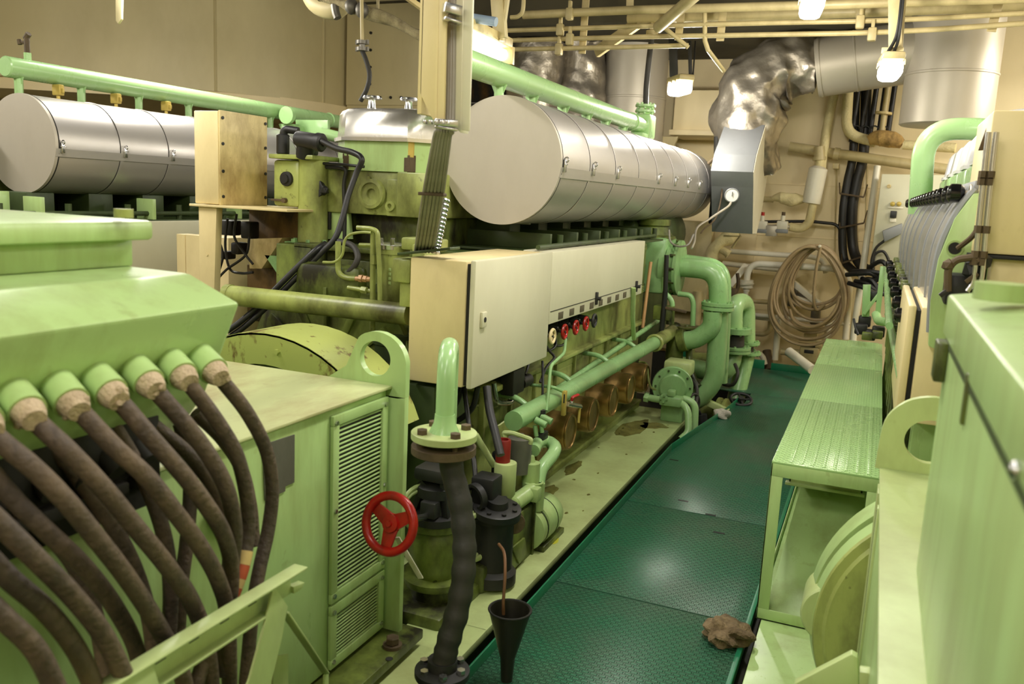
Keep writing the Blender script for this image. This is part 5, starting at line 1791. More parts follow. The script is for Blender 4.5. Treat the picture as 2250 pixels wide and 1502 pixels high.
# ------------------------------------------------------------------ big casing and dark recess at the upper left
b = MB()
pl = [(-10.0, 5.9), (-8.654, 6.403), (-7.721, 6.959), (-6.931, 7.729), (-6.55, 8.3), (-6.38, 8.85), (-6.34, 9.4), (-6.34, 10.59), (-10.0, 10.59)]
b.prism([(x, y, 2.72) for x, y in pl], (0, 0, 1.7), 0)
cs = solo('air_duct_casing', b, CASEM, 'huge rounded cream casing filling the upper left, with a vertical seam', 'duct', ang=50)
b = MB()
for (x, y), (nx, ny) in (((-6.95, 7.71), (0.76, -0.65)), ((-6.37, 8.9), (0.97, -0.2))):
    b.box(x - 0.012, x + 0.012, y - 0.012, y + 0.012, 2.72, 4.3, 0.002)
islands('vertical_seam', b, CASEM, cs)
b = MB()
pl2 = [(-10.0, 6.0), (-8.60, 6.5), (-7.66, 7.05), (-6.90, 7.8), (-6.52, 8.35), (-6.34, 8.9), (-6.3, 9.4), (-6.3, 10.55), (-10.0, 10.55)]
b.prism([(x, y, 2.60) for x, y in pl2], (0, 0, 0.13), 0)
part('bottom_skirt', b, WALLM, cs)
b = MB()
b.box(-9.2, -8.9, 9.9, 10.2, -0.7, 2.5, 0.01)
b.box(-8.0, -7.5, 9.5, 9.9, -0.7, 2.3, 0.02)
solo('dark_machinery', b, DARK, 'dark machinery glimpsed under the upper left casing', 'machinery')
# olive bulkhead panels right of the casing with bolts, dark recess with rusty insulation
b = MB()
b.box(-6.3, -3.4, 9.3, 9.36, 1.5, 2.75, 0.004)
b.box(-6.3, -5.0, 9.28, 9.36, 2.75, 4.3, 0.004)
pn = solo('bulkhead_plating', b, CASEM, 'olive bolted bulkhead panel behind the aluminium rocker cover', 'panel')
b = MB()
for z in (3.0, 3.2, 3.4, 3.6):
    b.cyl((-5.95, 9.28, z), (-5.95, 9.265, z), 0.018, n=8)
for x in (-5.95, -5.8, -5.65, -5.5):
    b.cyl((x, 9.28, 2.84), (x, 9.265, 2.84), 0.018, n=8)
islands('panel_bolt', b, DARK, pn)
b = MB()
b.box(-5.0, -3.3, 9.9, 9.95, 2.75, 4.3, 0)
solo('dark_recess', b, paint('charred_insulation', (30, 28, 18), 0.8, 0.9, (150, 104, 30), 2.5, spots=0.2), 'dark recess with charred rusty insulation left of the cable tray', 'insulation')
b = MB()
b.box(-4.75, -3.4, 9.2, 9.3, 2.55, 2.62, 0.004)
b.box(-4.72, -3.4, 9.26, 9.3, 2.62, 2.78, 0)
solo('ledge_box', b, PIPEW, 'white ledge under a black slot left of the cable tray', 'ledge')
b = MB()
b.box(-4.7, -3.4, 9.24, 9.262, 2.63, 2.775, 0)
solo('black_slot', b, DARK, 'black slot above the white ledge left of the cable tray', 'slot')

# ------------------------------------------------------------------ bench step along the right engine
bn = thing('step_bench', 'long light green step bench with tread plate top, right of the walkway', 'bench', (-0.1, 5.5, 0.0))
segs = [(3.6, 4.94, True), (4.945, 6.15, False), (6.155, 7.42, True)]
for y0, y1, rib in segs:
    b = MB()
    b.box(-0.308, 0.118, y0, y1, 0.696, 0.706, 0.002)
    tp = part('tread_plate', b, TREAD_L, bn)
    if rib:
        b = MB()
        for k in range(8):
            x = -0.235 + k * 0.043
            b.box(x - 0.008, x + 0.008, y0 + 0.02, y1 - 0.01, 0.702, 0.7082, 0.002)
        islands('rib', b, TREAD_L, tp)
b = MB()
b.box(-0.308, 0.118, 3.6, 3.606, 0.642, 0.697, 0.001)
b.box(-0.308, 0.118, 3.606, 3.65, 0.688, 0.696, 0.001)
b.box(-0.308, -0.302, 3.6, 7.42, 0.642, 0.697, 0.001)
b.box(0.112, 0.118, 3.6, 7.42, 0.642, 0.697, 0.001)
b.box(-0.308, 0.118, 7.414, 7.42, 0.642, 0.697, 0.001)
part('top_frame', b, GREEN, bn)
for x in (-0.308, 0.068):
    for y in (3.6, 5.4, 7.37):
        b = MB()
        b.box(x, x + 0.05, y, y + 0.006, 0.05, 0.645, 0.001)
        xx = x if x < 0 else x + 0.044
        b.box(xx, xx + 0.006, y, y + 0.05, 0.05, 0.645, 0.001)
        part('leg', b, GREEN, bn)
b = MB()
b.box(-0.308, 0.118, 3.6, 3.606, 0.0, 0.05, 0.001)
b.box(-0.308, 0.118, 3.6, 3.65, 0.0, 0.006, 0.001)
b.box(-0.308, -0.302, 3.6, 7.42, 0.0, 0.05, 0.001)
b.box(-0.308, -0.258, 3.6, 7.42, 0.0, 0.006, 0.001)
part('foot_frame', b, GREEN, bn)
# drip tray and sloping pan under the bench
dt = thing('drip_tray', 'green sheet drip tray hanging under the step bench', 'tray', (-0.08, 4.5, 0.5))
b = MB()
b.box(-0.265, 0.06, 4.10, 4.11, 0.47, 0.64, 0.002)
b.box(-0.265, -0.255, 4.1, 5.3, 0.47, 0.64, 0.002)
b.box(0.05, 0.06, 4.1, 5.3, 0.47, 0.64, 0.002)
b.box(-0.28, 0.07, 4.08, 4.12, 0.462, 0.476, 0.003)
b.box(-0.265, 0.06, 4.1, 5.3, 0.465, 0.475, 0.002)
part('tray_body', b, GREEN_P, dt)
b = MB()
b.prism([(-0.275, 3.62, 0.02), (0.3, 3.62, 0.02), (0.3, 4.25, 0.42), (-0.215, 4.25, 0.42)], (0, 0.01, -0.008), 0.001)
b.box(-0.2, 0.3, 4.25, 7.3, 0.0, 0.42, 0.01)
solo('sloping_pan', b, GREEN, 'sloping green pan plate inside the near end of the step bench', 'pan')
b = MB()
b.box(-0.285, 1.7, 1.0, 7.0, -0.06, -0.002, 0.004)
solo('bed_plate', b, GREEN, 'light green bed plate of the right engine at the foot of the step bench', 'bed plate')

# ------------------------------------------------------------------ right generator, near the lens
rg = thing('generator', 'light green generator in the right foreground with round end bell and curved lug', 'generator', (0.7, 1.6, 0.0))
b = MB()
b.box(0.085, 1.5, -0.4, 2.72, 0.05, 0.985, 0.012)
part('housing', b, GREEN, rg)
b = MB()
b.box(0.078, 1.5, -0.4, 2.73, 0.982, 0.992, 0.003)
part('top_sheet', b, GREEN_P, rg)
b = MB()
for k in range(60):
    z = 0.2 + k * 0.0118
    b.box(0.080, 0.087, 2.50, 2.60, z, z + 0.005, 0.0005)
part('side_louvres', b, DARKGREEN, rg)
b = MB()
b.box(0.078, 0.086, 2.46, 2.5, 0.1, 0.95, 0.002)
b.box(0.078, 0.086, 2.60, 2.70, 0.1, 0.95, 0.002)
part('louvre_frame', b, GREEN_P, rg)
b = MB()
n = 40
c0 = (0.205, 1.12)
lug = [(0.065, 0.985)] + [(0.205 + 0.135 * math.cos(t), 1.095 + 0.13 * math.sin(t)) for t in [PI - PI * j / 14 for j in range(0, 15)]] + [(0.42, 0.985)]
hole = [(c0[0] + 0.07 * math.cos(2 * PI * k / n), 2.73, c0[1] - 0.03 + 0.066 * math.sin(2 * PI * k / n)) for k in range(n)]
outer = [(p[0], 2.73, p[1]) for p in radial(lug, (c0[0], c0[1] - 0.03), n)]
b.plate_with_hole(outer, hole, (0, 0.03, 0))
part('lifting_lug', b, GREEN_P, rg)
b = MB()
cx, cz, r = 0.40, 0.44, 0.46
b.lathe((cx, 2.74, cz), (0, 1, 0), [(r - 0.04, 0.0), (r - 0.03, 0.01), (r - 0.005, 0.012), (r, 0.02), (r, 0.07)], 80)
part('end_bell', b, GREEN_Y, rg)
b = MB()
b._loft_closed((cx, 2.765, cz), (0, 1, 0), [(r - 0.03, 0.0), (r + 0.0, 0.0), (r + 0.012, 0.05), (r - 0.03, 0.05)], 80)
b._loft_closed((cx + 0.005, 2.83, cz + 0.01), (0, 1, 0), [(r - 0.03, 0.0), (r + 0.02, 0.0), (r + 0.03, 0.10), (r - 0.03, 0.10)], 80)
part('bell_rings', b, GREEN, rg)
b = MB()
c = V((-0.024, 2.8, 0.463))
b.cyl(c + V(0.02, -0.03, -0.0), c + V(0.02, 0.16, 0.0), 0.098, n=36, bev=0.006)
part('side_boss', b, GREEN_P, rg)
b = MB()
b.prism([(-0.075, 2.2, 0.523), (0.052, 2.2, 0.642), (0.068, 2.2, 0.636), (0.089, 2.2, 0.497), (-0.068, 2.2, 0.45)], (0, 0.03, 0), 0.003)
part('foot_gusset', b, GREEN_P, rg)
b = MB()
b.box(0.0, 0.1, 2.2, 2.6, -0.002, 0.03, 0.003)
part('foot', b, GREEN_P, rg)
b = MB()
b.bar((0.099, 1.7, 0.94), (0.121, 1.7, 0.797), 0.03, 0.04, (0, -1, 0))
b.bar((0.08, 1.9, 0.767), (0.09, 1.9, 0.672), 0.03, 0.03, (0, -1, 0))
islands('side_fitting', b, GREEN_P, rg)

# terminal box of the right generator (out of focus in the photo)
rb = thing('terminal_box', 'big blurred light green terminal box at the right edge', 'terminal box', (0.6, 0.9, 0.99))
b = MB()
b.box(0.152, 1.3, 0.25, 1.95, 0.99, 1.50, 0.008)
part('body', b, GREEN, rb)
b = MB()
b.prism([(0.148, 2.03, 1.50), (0.148, 2.03, 1.585), (0.30, 2.03, 1.61), (1.35, 2.03, 1.61), (1.35, 2.03, 1.50)], (0, -1.9, 0), 0.006)
part('lid', b, GREEN, rb)
b = MB()
b.box(0.15, 1.3, 0.25, 1.96, 1.488, 1.502, 0.0)
part('lid_gasket', b, DARKGREEN, rb)
b = MB()
b.cyl((0.207, 1.7, 1.639), V((0.207, 1.7, 1.639)) + V(0, 0, -0.03), 0.045, n=16)
part('lid_bolt', b, GREEN, rb)
b = MB()
b.box(0.130, 0.152, 1.88, 1.95, 1.42, 1.50, 0.004)
part('hinge', b, GREEN_D, rb)
b = MB()
c = V((0.15, 1.476, 1.474))
b.bar(c + V(0, -0.02, 0.04), c + V(0, -0.02, -0.04), 0.02, 0.008, (1, 0, 0))
part('clip', b, GREEN_D, rb)
b = MB()
b.ball((0.146, 0.924, 1.511), 0.010, (0.7, 1, 1), 2)
part('lid_stud', b, CHROME, rb)

# ------------------------------------------------------------------ right engine
re_ = thing('diesel_engine', 'light green diesel engine at the right with clear splash sheets and black knobs', 'engine', (0.7, 5.2, 0.0))
b = MB()
b.box(0.30, 1.1, 3.35, 7.3, 0.0, 1.80, 0.02)
b.box(0.2, 1.1, 3.6, 7.2, 0.4, 1.15, 0.02)
part('engine_block', b, GREEN, re_)
b = MB()
pl = [(0.277, 3.3, 1.827), (0.23, 3.3, 1.741), (0.196, 3.3, 1.599), (0.189, 3.3, 1.456), (0.201, 3.3, 1.296), (0.45, 3.3, 1.2), (0.45, 3.3, 1.85)]
b.prism(pl, (0, 0.05, 0), 0.003)
b.lathe((0.242, 3.3, 1.641), (0, -1, 0), [(0.028, -0.01), (0.028, 0.004), (0.022, 0.004), (0.021, -0.006)], 24)
part('end_cheek', b, GREEN, re_)
b = MB()
c = V((0.242, 3.298, 1.641))
b.cyl(c, c + V(0, -0.003, 0), 0.020, n=20)
part('shaft_hole', b, DARK, re_)
b = MB()
for i in range(6):
    y = 4.25 + i * 0.56
    b.box(0.375, 0.98, y - 0.24, y + 0.24, 1.78, 2.0, 0.02)
islands('cylinder_head', b, GREEN_C, re_)
for i in range(6):
    y = 4.25 + i * 0.56
    b = MB()
    def oc(hx, hy, ch, z, cx=0.68, cy=y):
        return [V(cx - hx + ch, cy - hy, z), V(cx + hx - ch, cy - hy, z), V(cx + hx, cy - hy + ch, z), V(cx + hx, cy + hy - ch, z), V(cx + hx - ch, cy + hy, z), V(cx - hx + ch, cy + hy, z), V(cx - hx, cy + hy - ch, z), V(cx - hx, cy - hy + ch, z)]
    b._loft([oc(*q) for q in ((0.305, 0.235, 0.11, 2.0), (0.305, 0.235, 0.11, 2.02), (0.29, 0.22, 0.1, 2.02), (0.27, 0.2, 0.095, 2.16), (0.25, 0.18, 0.085, 2.19), (0.2, 0.14, 0.07, 2.2))])
    part('rocker_cover', b, paint('pale_aluminium_cover', (232, 230, 230), 0.3, 0.1, (170, 170, 170), 3.0, metal=0.4) if i == 0 else bpy.data.materials['pale_aluminium_cover'], re_)
# black knobs and clear curved splash sheets
near_t, far_t = V((0.219, 3.35, 1.827)), V((0.176, 7.5, 1.828))
near_b, far_b = V((0.122, 3.35, 1.309)), V((0.086, 7.5, 1.362))
prof_n = [V(p) for p in ((0.285, 3.32, 1.842), (0.255, 3.32, 1.796), (0.228, 3.32, 1.733), (0.205, 3.32, 1.654), (0.196, 3.32, 1.566), (0.196, 3.32, 1.47), (0.205, 3.32, 1.342))]
off_n = [p - near_t for p in prof_n]
NS = 8
frac = [0.0, 0.105, 0.22, 0.345, 0.47, 0.60, 0.74, 0.87, 1.0]
def sheet_mesh(s0, s1):
    bb = MB()
    A0 = near_t.lerp(far_t, s0)
    A1 = near_t.lerp(far_t, s1)
    L = smooth([A0 + o for o in off_n], 5)
    R = smooth([A1 + o for o in off_n], 5)
    th = Vector((0.004, 0, 0.002))
    bb._loft([[l, r, r + th, l + th] for l, r in zip(L, R)])
    return bb
sl = ['nearest clear curved splash sheet', 'second nearest clear curved splash sheet', 'third nearest clear curved splash sheet', 'fourth nearest clear curved splash sheet', 'fifth nearest clear curved splash sheet', 'sixth nearest clear curved splash sheet', 'seventh nearest clear curved splash sheet', 'farthest clear curved splash sheet']
for k in range(NS):
    t = thing('splash_sheet', sl[k] + ' on the right engine', 'splash guard', near_t.lerp(far_t, (frac[k] + frac[k + 1]) / 2) + V(0, 0, -0.5), 'clear curved splash sheets of the right engine')
    bb = sheet_mesh(frac[k] + 0.002, frac[k + 1] - 0.002)
    part('clear_sheet', bb, PVC, t)
    bb = MB()
    p0 = near_t.lerp(far_t, frac[k] + 0.002)
    bb.tube(smooth([p0 + o for o in off_n], 5), 0.016 if k == 0 else 0.005, 8)
    part('edge_beading', bb, GREYBOX, t)
    for q, (a_, b_) in enumerate(((near_t, far_t), (near_b, far_b))):
        for f in ((0.25, 0.75) if q == 0 else ((0.5,) if k else ())):
            s = frac[k] + (frac[k + 1] - frac[k]) * f if k else (0.0 if f < 0.6 else 0.06)
            c = a_.lerp(b_, s)
            bb = MB()
            R_ = 0.032
            bb.lathe(c + V(0.02, 0, 0), (-1, 0, 0), [(0.016, -0.014), (R_, 0.0), (R_ * 1.02, 0.012), (R_, 0.03), (0.02, 0.04), (0.001, 0.041)], 16)
            kn = part('knob', bb, BLACKG, t)
            bb = MB()
            bb.cyl(c + V(0.02, 0, 0), c + V(0.075, 0, 0.0), 0.012, n=10)
            bb.torus(c + V(0.05, 0, 0), (1, 0, 0), 0.03, 0.004, 16, 6)
            part('knob_stud', bb, GALV, kn)
b = MB()
b.bar(near_t + V(0.085, -0.02, 0.02), far_t + V(0.085, 0, 0.02), 0.05, 0.05)
part('upper_rail', b, GREYBOX, re_)
b = MB()
for dx, dz, r in ((0.05, 0.02, 0.012), (0.07, -0.03, 0.01), (0.02, -0.08, 0.014)):
    b.cyl(near_b.lerp(far_b, 0.24) + V(dx, 0, dz), far_b + V(dx, 0, dz), r, n=10)
for k in range(16):
    p = near_b.lerp(far_b, 0.24 + 0.76 * k / 15)
    b.box(p.x + 0.04, p.x + 0.08, p.y - 0.02, p.y + 0.02, p.z - 0.04, p.z + 0.04, 0.006)
part('lower_rail', b, GREEN_D, re_)
b = MB()
b.cyl(near_b.lerp(far_b, 0.27) + V(-0.02, 0, -0.11), far_b + V(-0.01, 0, -0.05), 0.018, n=14)
b.cyl((0.113, 6.5, 1.05), (0.142, 3.6, 1.119), 0.02, n=12)
part('flank_pipe', b, GREEN_T, re_)
b = MB()
for k in range(10):
    y = 3.7 + k * 0.36
    b.box(0.13, 0.2, y, y + 0.06, 0.75, 1.05, 0.01)
    b.cyl((0.155, y + 0.15, 0.2), (0.155, y + 0.15, 0.98), 0.012, n=8)
    b.box(0.135, 0.17, y + 0.12, y + 0.18, 0.86, 0.9, 0.004)
islands('flank_fitting', b, GREEN_D, re_)
# header pipe elbow
b = MB()
b.tube(bend([(0.237, 6.6, 1.751), (0.204, 6.6, 2.324), (0.635, 6.6, 2.331), (1.0, 6.2, 2.2)], 0.30, 12), 0.073, 24)
eh = solo('header_pipe', b, GREEN_C, 'thick light green pipe elbow above the right engine, in front of the silver drum', 'pipe')
b = MB()
b.prism([(0.523, 6.55, 2.339), (0.634, 6.55, 2.399), (0.663, 6.55, 2.277)], (0, 0.02, 0))
part('gusset', b, GREEN_C, eh)
# upper cream cabinet, lower control cabinet
uc = thing('relay_box', 'cream relay box at the top right, in front of the right engine', 'box', (0.65, 3.4, 1.62))
b = MB()
b.box(0.292, 1.1, 3.2, 3.7, 1.632, 2.09, 0.008)
part('case', b, BEIGE_Y, uc)
b = MB()
b.box(0.28, 1.1, 3.19, 3.75, 1.618, 1.630, 0.002)
part('shelf', b, DARK, uc)
b = MB()
b.box(0.35, 1.1, 3.22, 3.3, 0.9, 1.62, 0.006)
b.box(0.30, 0.352, 3.3, 3.34, 1.49, 1.6, 0.004)
part('pedestal', b, BEIGE_Y, uc)
b = MB()
b.prism([(0.302, 3.35, 2.097), (0.335, 3.35, 2.104), (0.315, 3.35, 2.049), (0.291, 3.35, 1.974), (0.277, 3.35, 1.973)], (0, 0.02, 0), 0.002)
part('corner_strap', b, RUST, uc)
lc2 = thing('control_cabinet', 'cream control cabinet with a dark door gap behind the right generator lug', 'cabinet', (0.3, 3.85, 0.85))
b = MB()
b.box(0.168, 0.46, 3.36, 4.3, 1.0, 1.425, 0.008)
part('body', b, BEIGE_Y, lc2)
b = MB()
b.box(0.150, 0.17, 3.37, 4.29, 1.005, 1.41, 0.001)
part('gasket', b, DARK, lc2)
b = MB()
b.box(0.124, 0.152, 3.36, 4.31, 0.995, 1.428, 0.008)
part('door', b, BEIGE_Y, lc2)
for k, (dx, lb) in enumerate(((0.0, 'left one of the twin bright pipes beside the top right cream relay box'), (0.022, 'right one of the twin bright pipes touching the top right cream relay box'))):
    b = MB()
    pts = [V(p) + V(dx, 0, 0) for p in [(0.282, 3.15, 2.017), (0.283, 3.15, 1.946), (0.287, 3.15, 1.832), (0.291, 3.15, 1.716), (0.298, 3.15, 1.555), (0.284, 3.15, 1.509)]]
    b.tube(smooth(pts, 4), 0.0085, 10)
    pp = solo('fuel_return_pipe', b, CHROME, lb, 'pipe')
    b = MB()
    for px in (0,):
        for f in (V((0.282, 3.15, 1.882)), V((0.282, 3.15, 1.861)), V((0.291, 3.15, 1.709)), V((0.293, 3.15, 1.628)), V((0.292, 3.15, 1.606))):
            f = f + V(dx, 0, 0)
            b.cyl(f + V(0, 0, -0.01), f + V(0, 0, 0.014), 0.013, n=6)
    islands('pipe_nut', b, RUST, pp)
b = MB()
b.tube(bend([(0.247, 3.24, 1.644), (0.28, 3.2, 1.682), (0.296, 3.2, 1.716)], 0.02), 0.009, 8)
solo('oil_lever', b, RUST, 'short rusty rod leaving the round dark hole of the right engine', 'rod')
lk = thing('link_rods', 'dark greasy levers and joints below the top right cream relay box', 'linkage', (0.25, 3.2, 1.4))
b = MB()
b.tube(bend([(0.227, 3.15, 1.504), (0.219, 3.15, 1.578), (0.238, 3.15, 1.61), (0.29, 3.15, 1.621), (0.305, 3.15, 1.607)], 0.03), 0.012, 8)
b.ball((0.218, 3.15, 1.59), 0.022, (1, 1, 1), 1)
b.bar((0.276, 3.15, 1.538), (0.307, 3.15, 1.57), 0.014, 0.014)
islands('rod', b, RUST, lk)
b = MB()
b.box(0.22, 0.30, 3.2, 3.3, 1.45, 1.56, 0.02)
b.ball((0.295, 3.18, 1.582), 0.035, (1, 1, 1.2), 1)
b.ball((0.321, 3.18, 1.607), 0.03, (1, 1, 1), 1)
b.bar((0.206, 3.15, 1.487), (0.23, 3.15, 1.511), 0.02, 0.015)
islands('joint', b, BLACK, lk)
# far fittings between bench and wall: green brackets, dark valve heads
fb = thing('valve_manifold', 'dark greasy valve manifold with green uprights beyond the far end of the step bench', 'valve', (0.0, 7.7, 0.4))
b = MB()
b.bar((-0.031, 7.7, 0.885), (-0.05, 7.7, 1.151), 0.06, 0.04, (0, -1, 0))
b.bar((0.059, 7.6, 0.905), (0.054, 7.6, 1.317), 0.04, 0.04, (0, -1, 0))
b.bar((-0.047, 7.65, 0.908), (0.06, 7.65, 1.108), 0.025, 0.03, (0, -1, 0))
b.box(-0.15, 0.1, 7.6, 7.8, 0.62, 0.66, 0.01)
b.tube(bend([(0.047, 7.6, 0.923), (0.069, 7.5, 0.88), (0.141, 7.3, 0.9)], 0.03), 0.035, 12)
islands('upright', b, GREEN_C, fb)
b = MB()
for px, py in ((0, 0),):
    for p in ((-0.055, 7.7, 0.778), (0.014, 7.7, 0.735), (0.08, 7.65, 0.775), (-0.034, 7.75, 0.84), (0.006, 7.8, 1.052)):
        b.box(p[0] - 0.05, p[0] + 0.05, p[1] - 0.05, p[1] + 0.05, p[2] - 0.045, p[2] + 0.045, 0.015)
b.tube(smooth([(-0.073, 7.6, 0.739), (-0.097, 7.65, 0.787), (-0.121, 7.7, 0.856)]), 0.01, 8)
islands('valve_head', b, BLACK, fb)
b = MB()
for p in ((-0.002, 7.6, 0.735), (0.075, 7.55, 0.761)):
    b.box(p[0] - 0.04, p[0] + 0.04, p[1] - 0.05, p[1] + 0.05, p[2] - 0.03, p[2] + 0.03, 0.008)
b.box(-0.1, 0.06, 7.6, 7.8, 0.3, 0.6, 0.01)
islands('valve_body', b, GREEN_D, fb)

# rags on the walkway
def rag(name, c, r, mat, label, seed, sc):
    rnd = random.Random(seed)
    t = bmesh.new()
    bmesh.ops.create_icosphere(t, subdivisions=4, radius=r)
    ph = [(rnd.uniform(2.5, 10.0), Vector((rnd.uniform(-1, 1), rnd.uniform(-1, 1), rnd.uniform(-1, 1))).normalized(), rnd.uniform(0, 6)) for _ in range(9)]
    for v in t.verts:
        d = v.co.normalized()
        s = 1 + sum(0.07 * math.sin(f * v.co.dot(k) / r + p) for f, k, p in ph)
        v.co = Vector((d.x * sc[0], d.y * sc[1], d.z * sc[2])) * r * s
    lo = min(v.co.z for v in t.verts)
    for v in t.verts:
        if v.co.z < lo * 0.45:
            v.co.z = lo * 0.45
    z = min(v.co.z for v in t.verts)
    b = MB()
    for v in t.verts:
        v.co += V(c) + V(0, 0, -z + 0.002)
    b._merge(t)
    return solo(name, b, mat, label, 'rag', ang=25)
rag('rag', (-0.39, 3.35, 0), 0.085, RAG, 'crumpled brown oily rag on the walkway near the step bench', 5, (1.15, 1.1, 0.6))
rag('rag', (-1.037, 7.065, 0), 0.06, RAGW, 'crumpled white rag on the walkway edge by the round pump', 11, (1.1, 0.8, 0.9))

# ------------------------------------------------------------------ exhaust ducting at the far end
b = MB()
b.lathe((0.434, 8.9, 2.551), (0, 0, 1), [(0.37, 0.0), (0.385, 0.01), (0.385, 0.43), (0.392, 0.435), (0.392, 0.45), (0.385, 0.455), (0.385, 1.75)], 64)
solo('silencer_drum', b, GALV, 'big upright galvanised drum hanging above the green pipe elbow', 'drum')
b = MB()
p0, p1 = V((-0.731, 9, 3.087)), V((0.111, 9, 3.239))
d = (p1 - p0).normalized()
b.lathe(p0, p1 - p0, [(0.275, 0), (0.275, 0.02), (0.28, 0.022), (0.28, 0.04), (0.275, 0.042), (0.28, 0.34), (0.285, 0.342), (0.285, 0.352), (0.281, 0.354), (0.30, 1.1)], 48)
solo('exhaust_duct', b, GALV, 'horizontal galvanised duct between the crinkled foil elbow and the drum', 'duct')
def crinkled(pts, r, radii, n, amp, seed):
    rnd = random.Random(seed)
    P_ = smooth(pts, 14)
    rr = []
    m = len(P_)
    for i in range(m):
        f = i / (m - 1) * (len(radii) - 1)
        k = min(int(f), len(radii) - 2)
        rr.append(radii[k] + (radii[k + 1] - radii[k]) * (f - k))
    b = MB()
    b.tube(P_, r, n, radii=rr)
    ks = [(Vector((rnd.uniform(-1, 1), rnd.uniform(-1, 1), rnd.uniform(-1, 1))).normalized() * rnd.uniform(6, 44), rnd.uniform(0, 6)) for _ in range(22)]
    b.bm.normal_update()
    for v in b.bm.verts:
        s = 0
        for k, ph in ks:
            s += (1 - abs(math.sin(v.co.dot(k) * 0.5 + ph)) * 2) / (k.length ** 0.75)
        v.co += v.normal * s * amp
    return b
b = crinkled([(-0.711, 9, 3.095), (-1.005, 9, 3.09), (-1.263, 8.95, 2.912), (-1.337, 8.9, 2.601), (-1.272, 8.95, 2.298), (-1.127, 9.05, 2.038)], 0.33, [0.86, 1.02, 1.1, 1.12, 0.98, 0.6], 130, 0.055, 3)
solo('foil_elbow', b, FOIL, 'fat crinkled aluminium foil elbow above the grey box', 'duct elbow', ang=60)
gb = thing('turbo_casing', 'faceted grey sheet metal casing with a gauge at the far end of the silver casing', 'casing', (-1.3, 8.6, 1.5))
b = MB()
end = [(-1.12, 8.65, 2.52), (-1.12, 8.223, 2.213), (-1.12, 8.123, 2.054), (-1.12, 8.217, 1.917), (-1.12, 8.454, 1.487), (-1.12, 8.75, 1.48), (-1.12, 8.998, 1.752), (-1.12, 9.169, 2.098)]
b.prism(end, (-0.38, 0, 0), 0.004)
part('shell', b, GREYBOX, gb)
b = MB()
cen = sum((V(p) for p in end), Vector()) / len(end)
b.prism([cen + (V(p) - cen) * 0.99 + V(0.003, 0, 0) for p in end], (0.004, 0, 0), 0)
part('end_sheet', b, PIPEW, gb, 'pale end sheet')
b = MB()
b.cyl((-1.584, 8.75, 2.409), (-1.514, 8.75, 1.61), 0.03, n=10)
b.box(-1.56, -1.48, 8.55, 8.75, 1.56, 2.3, 0.01)
part('dark_seam', b, DARK, gb)
g = thing('pressure_gauge', 'small round dial gauge in front of the grey casing', 'gauge', (-1.296, 8.2, 1.793))
c = V((-1.3, 8.2, 1.839))
b = MB()
b.lathe(c, (0.1, -1, 0.0), [(0.04, -0.04), (0.066, -0.035), (0.068, 0.0), (0.06, 0.004), (0.058, -0.004)], 28)
part('rim', b, GREYBOX, g)
b = MB()
b.lathe(c, (0.1, -1, 0), [(0.058, -0.004), (0.058, 0.0), (0.001, 0.001)], 28)
part('dial', b, GLASSY, g)
b = MB()
b.bar(c + V(0.004, -0.006, -0.01), c + V(0.006, -0.006, 0.032), 0.006, 0.003, (0, -1, 0), 0)
part('needle', b, BLACK, g)
b = MB()
b.tube(smooth([(-1.302, 8.2, 1.772), (-1.324, 8.15, 1.729), (-1.446, 8, 1.618), (-1.517, 7.8, 1.534), (-1.492, 7.6, 1.419), (-1.491, 7.5, 1.363)]), 0.01, 8)
part('capillary', b, GALV, g)
b = MB()
b.tube(smooth([(-1.42, 8.3, 2.198), (-1.403, 8.25, 1.957), (-1.396, 8.2, 1.788), (-1.414, 8.1, 1.619), (-1.462, 7.9, 1.536), (-1.461, 7.7, 1.491)]), 0.007, 8)
b.box(-1.36, -1.28, 8.25, 8.33, 2.12, 2.17, 0.01)
b.cyl((-1.508, 8.3, 2.187), (-1.389, 8.3, 2.186), 0.014, n=8)
b.cyl((-1.562, 8.3, 2.122), (-1.499, 8.3, 2.187), 0.016, n=8)
solo('sensor_wiring', b, RUST, 'rusty sensor and thin wire on the left edge of the grey casing', 'sensor')
# upright silver duct and wrapped foil behind the header pipe
b = MB()
b.lathe((-2.725, 9.7, 2.361), (0, 0, 1), [(0.36, 0.0), (0.36, 0.5), (0.365, 0.505), (0.365, 0.52), (0.36, 0.525), (0.36, 1.075)], 56)
solo('upright_duct', b, GALV, 'upright silver duct behind the far end of the green header pipe', 'duct')
b = crinkled([(-3.139, 9.4, 2.281), (-3.193, 9.4, 2.68), (-3.242, 9.4, 3.026), (-3.264, 9.4, 3.447)], 0.27, [1.0, 1.1, 1.05, 1.0], 56, 0.045, 8)
solo('foil_wrap', b, FOIL, 'crumpled foil-wrapped duct left of the upright silver duct', 'duct', ang=60)
b = crinkled([(-3.668, 9.2, 2.255), (-3.721, 9.2, 2.705), (-3.716, 9.2, 3.1), (-3.702, 9.2, 3.432)], 0.33, [1.0, 1.0, 1.05, 1.0], 56, 0.03, 21)
solo('foil_wrap', b, FOIL, 'foil-wrapped duct between the lit tube lamp and the other crumpled duct', 'duct', ang=60)
b = MB()
b.box(-2.30, -1.68, 9.9, 10.59, 2.55, 3.0, 0.01)
b.box(-2.32, -1.66, 9.82, 10.59, 2.50, 2.56, 0.006)
solo('wall_casing', b, WALLM, 'bright cream casing with a pale bottom lip under the bulkhead lamp', 'casing')
b = MB()
b.prism([(-2.427, 9.85, 2.48), (-2.217, 9.85, 2.484), (-2.26, 9.85, 2.372), (-2.391, 9.85, 2.369)], (0, 0.05, 0))
solo('cream_wedge', b, PIPEM, 'small cream wedge plate under the pale bottom lip', 'plate')

